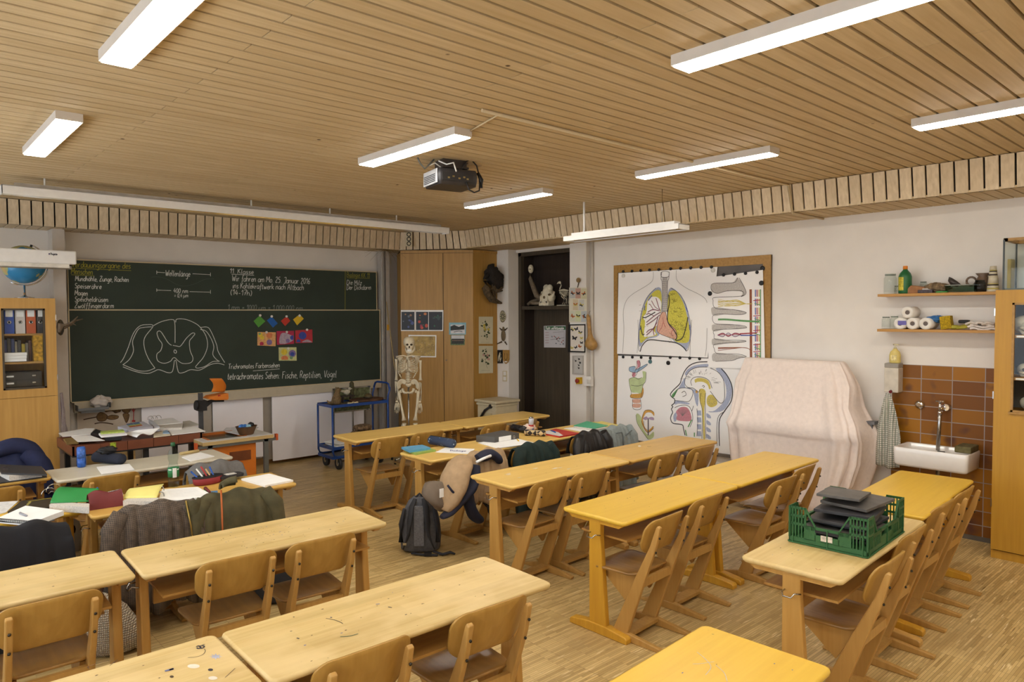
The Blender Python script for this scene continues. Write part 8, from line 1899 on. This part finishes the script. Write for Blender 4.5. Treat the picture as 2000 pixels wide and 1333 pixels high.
MB().tube(flow([jk(60, 580, yj+.05), jk(60, 700, yj), jk(110, 820, yj-.03), jk(150, 900, yj-.03)]), flowr([.09, .11, .09, .05]), 12, flat=.6).build('inner_side', mat('taupe_lining', (112, 98, 84), .85, var=.1), t)
b = MB(); b.tube([jk(228, 590, yj-.135), jk(290, 670, yj-.15), jk(365, 735, yj-.15)], .01, 6); b.build('pocket_zip', NAVY, t)
b = MB(); b.tube([jk(600, 290, yj-.1), jk(700, 240, yj-.12), jk(790, 205, yj-.11)], .012, 6); b.build('cream_piping', PAPER, t)
MB().box(tuple(jk(150, 690, yj-.12)), (.04, .006, .07)).build('care_tag', PAPER, t)
q = jk(690, 680, yj+.12)
drb = at(842+100, 960, 1, yj+.25)
single('fur_scarf', rag(MB(), (drb.x, yj+.1, drb.z), (.09, .08, .16), 11, n=24, k=14), mat('curly_fur', (74, 68, 62), .95, var=.6, scale=90, bump=1.0), 'curly grey black fur hanging behind the pale desk leg', 'scarf')
# navy coat on the chair beyond the black file
NV = mat('navy_coat', (34, 40, 72), .9, var=.15)
q = at(25, 882, 2, .80); t = thing('navy_coat', 'dark blue coat hung over a seat before the globe cupboard', 'coat', (q.x, q.y, 0))
bx, by = q.x, 7.42
t.location = (bx, by, 0)
def nv(u, v):
    s_ = u*2-1; z = .86-.8*v; wd = .27+.05*v
    return (s_*wd-.08+.02*v, -.05-.1*math.sin(min(1, v*3)*PI/2)-.025*abs(math.sin(7*s_+2*v)), z-.10*abs(s_)**2.5*(1-v)+.02*math.sin(5*s_)*(1-v))
b = MB(); b.grid(nv, 24, 20, 0, .008); b.grid(lambda u, v: Vector(nv(u, v*.5))*1+Vector((0, .16*min(1, .3+v), 0)), 24, 10, 0, .008); b.build('body', NV, t)
MB().tube(flow([(.04, -.1, .84), (.14, -.14, .72), (.19, -.17, .5), (.18, -.17, .3), (.15, -.15, .08)]), flowr([.06, .085, .08, .07, .05]), 14).build('sleeve', NV, t)
MB().tube(flow([(-.34, -.08, .76), (-.2, -.07, .85), (-.04, -.07, .9), (.08, -.08, .86), (.16, -.12, .76)]), flowr([.05, .075, .085, .08, .05]), 14, flat=.8).build('collar', NV, t)
b = MB(); b.bb((-.3, -.06, .0), (-.26, -.02, .83)); b.bb((.08, -.06, 0), (.12, -.02, .83)); b.bb((-.3, -.06, .72), (.12, -.03, .82)); b.build('hanger_frame', GREYM, t)
# grey plastic bin under the grey desk
q = at(108, 962, 1, 7.05); t = thing('grey_bin', 'light grey plastic bin under the end of the grey desk', 'bin', (q.x+.06, 7.05, 0)); MB().rings([[(x*k, y*k, z) for x, y in rrect(.26, .26, .05)] for z, k in ((.0, .8), (.42, 1.0), (.44, 1.06), (.44, .98), (.4, .95))]).build('bin', mat('bin_grey', (176, 178, 180), .4, var=.04), t)
b = MB(); b.lathe([(.06, 0), (.06, .004)], (0, -.135, .2), 14, M=None); b.v = [(x, -.128, .2+(y+.135)) for x, y, z in b.v]; b.build('hole', BLACKM, t)

# ---------------------------------------------------------------- bags on the floor
q = at(835, 1082, 2, 0); hb = .47
t = thing('backpack', 'dark grey backpack standing on the floor with its straps towards the camera', 'backpack', (q.x, q.y+.1, 0), math.radians(-42))
BP, BPD = mat('backpack_grey', (88, 88, 92), .85, var=.15, scale=40, bump=.2), mat('backpack_black', (44, 44, 48), .8, var=.1)
b = MB(); b.rings([[(w_*math.copysign(abs(math.cos(2*PI*i/24))**.6, math.cos(2*PI*i/24)), dy+d_*math.copysign(abs(math.sin(2*PI*i/24))**.6, math.sin(2*PI*i/24)), z) for i in range(24)] for z, w_, d_, dy in ((.005, .13, .08, .02), (.03, .165, .105, .02), (.12, .172, .11, .02), (.25, .16, .105, .02), (.36, .135, .09, .015), (.43, .10, .07, .0), (.465, .06, .045, -.01), (.475, .02, .02, -.01))]); b.build('body', BP, t)
for s_ in (-1, 1):
    MB().tube([(s_*.035, -.06, .46), (s_*.06, -.10, .40), (s_*.075, -.125, .28), (s_*.085, -.125, .17), (s_*.11, -.12, .10), (s_*.13, -.11, .05)], [.018, .026, .03, .028, .012, .01], 10, flat=.5).build('shoulder_strap', BPD, t)
    MB().tube([(s_*.125, -.07, .38), (s_*.155, -.075, .25), (s_*.155, -.08, .1)], [.02, .03, .02], 8, flat=.6).build('padding', BPD, t)
MB().tube([(-.035, -.03, .465), (0, -.04, .50), (.035, -.03, .465)], .009, 8).build('grab_loop', BPD, t)
MB().box((0, -.098, .24), (.09, .016, .34)).build('back_pad', mat('backpack_mesh', (104, 104, 108), .95, var=.2, scale=90), t, bevel=.006)
MB().tube([(.12, -.11, .03), (.2, -.13, .012), (.26, -.1, .02), (.3, -.12, .012)], [.016, .02, .02, .012], 8, flat=.5).build('hip_belt', BPD, t); MB().tube([(-.06, -.12, .02), (.05, -.14, .012), (.16, -.15, .012)], .016, 8, flat=.5).build('hip_belt', BPD, t)
MB().box((.08, -.15, .02), (.06, .02, .03)).build('buckle', BLACKM, t); MB().box((-.115, -.13, .1), (.03, .01, .02)).build('buckle', METAL, t)
def knit():
    m, nt, b = nodes('cream_knit'); v = coords(nt); w1 = N(nt, 'ShaderNodeTexWave', bands_direction='Z', i_Scale=26.0, i_Distortion=1.2); w2 = N(nt, 'ShaderNodeTexWave', bands_direction='X', i_Scale=30.0, i_Distortion=1.5)
    for w_ in (w1, w2): nt.links.new(v, w_.inputs['Vector'])
    mu = N(nt, 'ShaderNodeMath', operation='MULTIPLY'); nt.links.new(w1.outputs['Fac'], mu.inputs[0]); nt.links.new(w2.outputs['Fac'], mu.inputs[1])
    nt.links.new(mix(nt, lin((128, 112, 94)), lin((226, 214, 194)), ramp(nt, mu.outputs[0], 0, .35)), b.inputs['Base Color']); b.inputs['Roughness'].default_value = .95
    bp = N(nt, 'ShaderNodeBump', i_Strength=.9, i_Distance=.012); nt.links.new(mu.outputs[0], bp.inputs['Height']); nt.links.new(bp.outputs[0], b.inputs['Normal']); return m
q = at(222, 1283, 2, 0)
t = thing('knitted_bag', 'cream knitted bag slumped on the floor under the worn desk', 'bag', (q.x, q.y+.1, 0), math.radians(-30))
b = MB(); b.rings([[(w_*math.cos(2*PI*i/28)+dx, d_*math.sin(2*PI*i/28), z) for i in range(28)] for z, w_, d_, dx in ((.004, .14, .09, .0), (.03, .18, .12, .01), (.1, .18, .13, .01), (.18, .155, .12, -.005), (.26, .125, .095, -.025), (.32, .085, .06, -.05), (.345, .05, .035, -.06))]); b.build('body', knit(), t)
MB().ball((.175, -.03, .05), (.03, .03, .04), 10).build('corner_tuft', mat('knit_plain', (206, 194, 174), .95), t)
b = MB(); b.tube([(-.1, -.05, .33), (-.15, -.09, .27), (-.14, -.1, .22)], .014, 8, flat=.4); b.build('strap', mat('leather_brown', (94, 56, 38), .5), t)
q = at(210, 1168, 1, q.y+.28); LB = mat('leather_brown', (94, 56, 38), .5, var=.15)
t = thing('leather_bag', 'brown leather bag hanging under the worn desk behind the knitted bag', 'bag', (q.x, q.y, q.z-.16)); MB().rings([[(x*k, y*k2, z) for x, y in rrect(.24, .1, .035)] for z, k, k2 in ((0, .85, .9), (.03, 1, 1), (.18, 1, .9), (.26, .9, .4), (.28, .86, .2))]).build('body', LB, t)
MB().tube([(.08, -.02, .27), (.13, -.03, .33), (.19, -.03, .34), (.21, -.03, .28), (.15, -.03, .23)], .009, 8, flat=.5).build('strap', mat('strap_dark', (50, 34, 28), .5), t); b = MB(); b.tube([(-.08, -.054, .15), (.02, -.054, .13), (.05, -.054, .2)], .003, 5); b.build('stitching', mat('stitch_tan', (170, 120, 70), .7), t)
q = at(556, 1180, 2, 0); t = thing('black_bag', 'black bag on the floor between the chairs at the ink specked desk', 'bag', (q.x, q.y+.12, 0), -.5)
b = MB(); b.rings([[(w_*math.cos(2*PI*i/24), d_*math.sin(2*PI*i/24), z) for i in range(24)] for z, w_, d_ in ((.003, .15, .1), (.03, .18, .13), (.15, .17, .125), (.28, .14, .1), (.36, .09, .07), (.385, .03, .03))]); b.build('body', BPD, t); MB().tube([(-.05, -.08, .36), (0, -.11, .42), (.05, -.08, .36)], .01, 8).build('handle', BPD, t); MB().tube([(-.03, -.125, .18), (-.03, -.135, .14)], .005, 6).build('zip_tag', METAL, t)
single('wood_offcut', MB().box(tuple(at(642, 1164, 2, .07)), (.1, .05, .05), rz=.3), mat('offcut_cream', (206, 186, 140), .7), 'pale box lying on the floor under the desk end chair', 'box') if False else None
q = at(268, 1085, 2, 0); single('dark_sack', rag(MB(), (q.x-.02, q.y+.25, .12), (.17, .14, .12), 21), mat('sack_brown', (52, 46, 42), .9, var=.2), 'dark brown bag on the floor beside the checked jacket chair', 'bag')

# ---------------------------------------------------------------- green crate with slates
CG = mat('crate_green', (48, 96, 54), .45, var=.08)
c0, c1, c2 = (at(*p, 2, TZ) for p in ((1540.5, 1058), (1694, 1092), (1774, 1042)))
ux = (c1-c0); uy = (c2-c1); W_, L_ = ux.length, uy.length; ux.normalize(); uy = Vector((-ux.y, ux.x, 0)); uy = uy if uy.dot(c2-c1) > 0 else -uy
rzc = math.atan2(ux.y, ux.x); cc = c0+ux*W_/2+uy*L_/2
t = thing('green_crate', 'green slotted plastic crate on the worn desk, filled with dark slates', 'crate', (cc.x, cc.y, TZ), rzc)
Hc, Hl = .20, .105
MB().box((0, 0, .006), (W_, L_, .012)).build('bottom', CG, t)
def wall_(mb, p0, p1, low, hi, cl, inn):
    """slotted wall from p0 to p1 in the crate's own frame with raised corner lengths cl"""
    p0, p1 = Vector((*p0, 0)), Vector((*p1, 0)); d_ = (p1-p0); L2 = d_.length; d_.normalize(); n_ = Vector(inn+(0,)); a = math.atan2(d_.y, d_.x)
    def bar(s0, s1, z0, z1, th=.006): mb.box(tuple(p0+d_*(s0+s1)/2+n_*th/2+Vector((0, 0, (z0+z1)/2))), (s1-s0, th, z1-z0), rz=a)
    bar(0, L2, .0, .035)
    for s0, s1 in ((0, cl), (L2-cl, L2)):
        bar(s0, s1, hi-.012, hi); bar(s0, s1, hi*.72, hi*.78); bar(s0, s1, .1, .112); k = 5
        for i in range(k+1): x = s0+(s1-s0-.006)*i/k; bar(x, x+.006 if i not in (0, k) else x+.01, .03, hi)
    for s0, s1, hh in ((cl, L2*.34, low), (L2*.66, L2-cl, low)):
        k = 5
        for i in range(k+1): x = s0+(s1-s0-.008)*i/k; bar(x, x+.008, .03, hh)
    bar(cl, L2*.34, low-.02, low, .01); bar(L2*.66, L2-cl, low-.02, low, .01); bar(L2*.34, L2*.66, .03, low-.04); bar(L2*.34, L2*.66, low-.014, low, .012); bar(L2*.34, L2*.36, .03, low); bar(L2*.64, L2*.66, .03, low)
    bar(0, L2, .002, .008, -.006)
    for s0 in (.02, L2*.5, L2-.026): bar(s0, s0+.006, 0, low, -.005)
    # raked shoulders beside the corners
    for s0, sg in ((cl, 1), (L2-cl, -1)):
        q = [p0+d_*s0+Vector((0, 0, hi)), p0+d_*(s0+sg*.055)+Vector((0, 0, low)), p0+d_*(s0+sg*.055)+Vector((0, 0, low-.012)), p0+d_*s0+Vector((0, 0, hi-.016))]
        mb.add([*q, *[x+n_*.01 for x in q]], [(0, 1, 2, 3), (7, 6, 5, 4), (0, 4, 5, 1), (1, 5, 6, 2), (2, 6, 7, 3), (3, 7, 4, 0)])
x, y = W_/2, L_/2
for p0, p1, cl, inn in (((-x, -y), (x, -y), W_*.22, (0, 1)), ((x, -y), (x, y), L_*.16, (-1, 0)), ((x, y), (-x, y), W_*.22, (0, -1)), ((-x, y), (-x, -y), L_*.16, (1, 0))):
    b = MB(); wall_(b, p0, p1, Hl, Hc, cl, inn); b.build('side_wall', CG, t)
b = MB(); b.box((0.0, -y-.002, .055), (.06, .003, .03)); b.build('label', mat('torn_label', (206, 196, 180), .8, var=.3, scale=60), t)
b = MB(); b.box((0.0, -y-.0015, .085), (.12, .003, .014)); b.build('grip_slot', BLACKM, t)
SLT = [mat('slate_%d' % i, c_, .5, var=.2, scale=16) for i, c_ in enumerate(((72, 70, 70), (50, 50, 54), (88, 84, 80), (60, 60, 64)))]
rq = random.Random(17); z = TZ+.014
NM = ('lowest', 'second lowest', 'third lowest', 'fourth from the bottom', 'fifth from the bottom', 'sixth from the bottom', 'second from the top', 'topmost')
for i in range(8):
    dz = .02 if i < 7 else .018
    px, py = rq.uniform(-.02, .02), rq.uniform(-.05, .05); a = rq.uniform(-.12, .12); sx, sy_ = (.30, .36)
    if i == 7: px, py, a, sx, sy_ = -.02, .0, .1, .22, .27
    if i == 6: px, py, a = .03, .05, -.15; sx, sy_ = .26, .32
    tl = .0 if i < 4 else (.05, -.04, .03, -.05)[i-4]
    M_ = Matrix.Translation((cc.x, cc.y, z+dz/2+abs(tl)*.12)) @ Matrix.Rotation(rzc+a, 4, 'Z') @ Matrix.Rotation(tl, 4, 'X')
    b = MB().box((px, py, 0), (min(sx, W_-.06), min(sy_, L_-.06), dz*.8), M=M_)
    single('writing_slate', b, SLT[i % 4] if i < 7 else SLT[2], '%s dark slate board of the stack in the green crate' % NM[i], 'slate', 'slate boards in the green crate', bevel=.002); z += dz+abs(tl)*.14+(.012 if i > 3 else .004)
# pen marks, specks and scuffs on the desk tops
INKD, INKB, CHW, SPK = mat('pen_doodle', (56, 50, 56), .7), mat('pen_doodle_blue', (110, 118, 160), .7), mat('scuff_white', (228, 218, 200), .9), mat('dark_speck', (84, 66, 46), .8)
DESKS = {o['label']: o for o in S.objects if o.get('category') == 'desk'}
def marks(label, fn, nspk=0, seed=1, white=0):
    t_ = DESKS[label]; R_ = Matrix.Rotation(t_.rotation_euler.z, 4, 'Z'); inv = R_.inverted() @ Matrix.Translation(-t_.location)
    d_ = Sheet(2, .7502, (0, 0, 1)); rq = random.Random(seed)
    if fn: fn(d_)
    for i in range(nspk):
        c_ = Vector((rq.gauss(0, .3), rq.gauss(0, .12), .7508))
        if abs(c_.x) > .62 or abs(c_.y) > .22: continue
        c_ = t_.location+R_ @ c_; r = rq.uniform(.0015, .0045); a0 = rq.uniform(0, 6)
        q_ = [c_+Vector((r*rq.uniform(.6, 2)*math.cos(2*PI*k/6), r*rq.uniform(.5, 1)*math.sin(2*PI*k/6), 0)) for k in range(6)]
        d_.mb.add(q_, [tuple(range(6))], d_.mi((INKD, SPK, INKB)[i % 3] if i % 5 else SPK))
    for i in range(white):
        c_ = t_.location+R_ @ Vector((rq.uniform(-.45, .1), rq.uniform(-.12, .12), .7507)); q_ = [c_+Vector((.035*rq.uniform(.3, 1.2)*math.cos(2*PI*k/9), .012*rq.uniform(.3, 1.2)*math.sin(2*PI*k/9), 0)) for k in range(9)]
        d_.mb.add(q_, [tuple(range(9))], d_.mi(CHW))
    d_.mb.v = [tuple(inv @ Vector(p_)) for p_ in d_.mb.v]
    d_.mb.build('pen_marks', d_.mats, t_)
def star(d_):
    c_ = zpts("1505,1012", 0, 1000, 3.571)[0]
    d_.fill([(c_[0]+(13 if k % 2 == 0 else 6)*math.cos(PI*k/8), c_[1]+(6 if k % 2 == 0 else 2.6)*math.sin(PI*k/8)) for k in range(16)], mat('star_silver', (184, 186, 204), .4, var=.2), False)
    z_ = lambda q: zpts(q, 0, 1000, 3.571)
    for q in ("1370,945 1385,938 1400,950 1385,958 1372,952", "1395,940 1410,936 1425,944 1408,956 1395,950"): d_.line(z_(q), .006, INKD)
    d_.line(z_("1425,960 1432,975 1415,998 1370,1015 1310,1020"), .002, INKD); d_.line(z_("1150,1115 1210,1098 1180,1108"), .012, INKB); d_.line(z_("1640,1095 1570,1160"), .002, INKD); d_.line(z_("820,1035 765,1078"), .002, INKD); d_.line(z_("765,1040 620,1080 625,1095"), .002, INKD)
    d_.fill(blob(1468/3.571, 1000+1105/3.571, 5, .5), INKD); d_.fill(blob(1198/3.571, 1000+1153/3.571, 4, .6), SPK); d_.fill(blob(1350/3.571, 1000+1080/3.571, 12, .35), CHW); d_.fill(blob(1485/3.571, 1000+1163/3.571, 9, .4), CHW)
marks('worn desk with star sticker and pen doodles', star, 26, 3)
z6 = lambda q: zpts(q, 500, 960, 3.333)
marks('long worn desk with blue pen scribbles, tucked chairs at its near side', lambda d_: [d_.line(z6(q), w_, m_) for q, w_, m_ in (("455,830 510,840 550,855 565,865", .003, INKD), ("548,950 610,945 665,930", .004, mat('ink_green', (70, 104, 84), .7)), ("780,738 805,735", .006, INKB), ("860,755 885,760", .005, INKD), ("265,958 282,963", .006, INKD))], 40, 7)
marks('worn desk with many dark ink specks beside the backpack', lambda d_: [d_.line(z6("520,205 535,208"), .006, INKD)], 90, 12)
marks('worn desk above the white knitted bag', None, 36, 5)
marks('worn desk carrying the green plastic crate', lambda d_: [d_.line(zpts("285,650 300,660 318,655", 1500, 900, 3.078), .003, mat('ink_red', (170, 80, 60), .7))], 24, 8)
marks('pale wooden desk with chalky smears, beside the beige and navy jacket', None, 24, 9, 7)
z5 = lambda q: zpts(q, 1000, 960, 3.571)
marks('yellow desk cut off by the bottom frame edge', lambda d_: [d_.line(z5(q), .0025, mat('pencil_grey', (150, 116, 60), .8)) for q in ("1290,1125 1340,1165 1380,1210 1385,1240 1350,1285", "1260,1208 1320,1205 1410,1192", "1420,1215 1480,1270 1500,1330")], 12, 4)
marks('bright yellow desk with its whole end leg showing in mid room', None, 22, 14)
marks('bright yellow desk next to the cloth covered stand', None, 22, 15)
marks('dark honey desk standing before the head drawing', lambda d_: [d_.fill(blob(1249, 872, 3, .5), CHW), d_.line([(1264, 873), (1272, 873)], .01, SPK)], 14, 16)
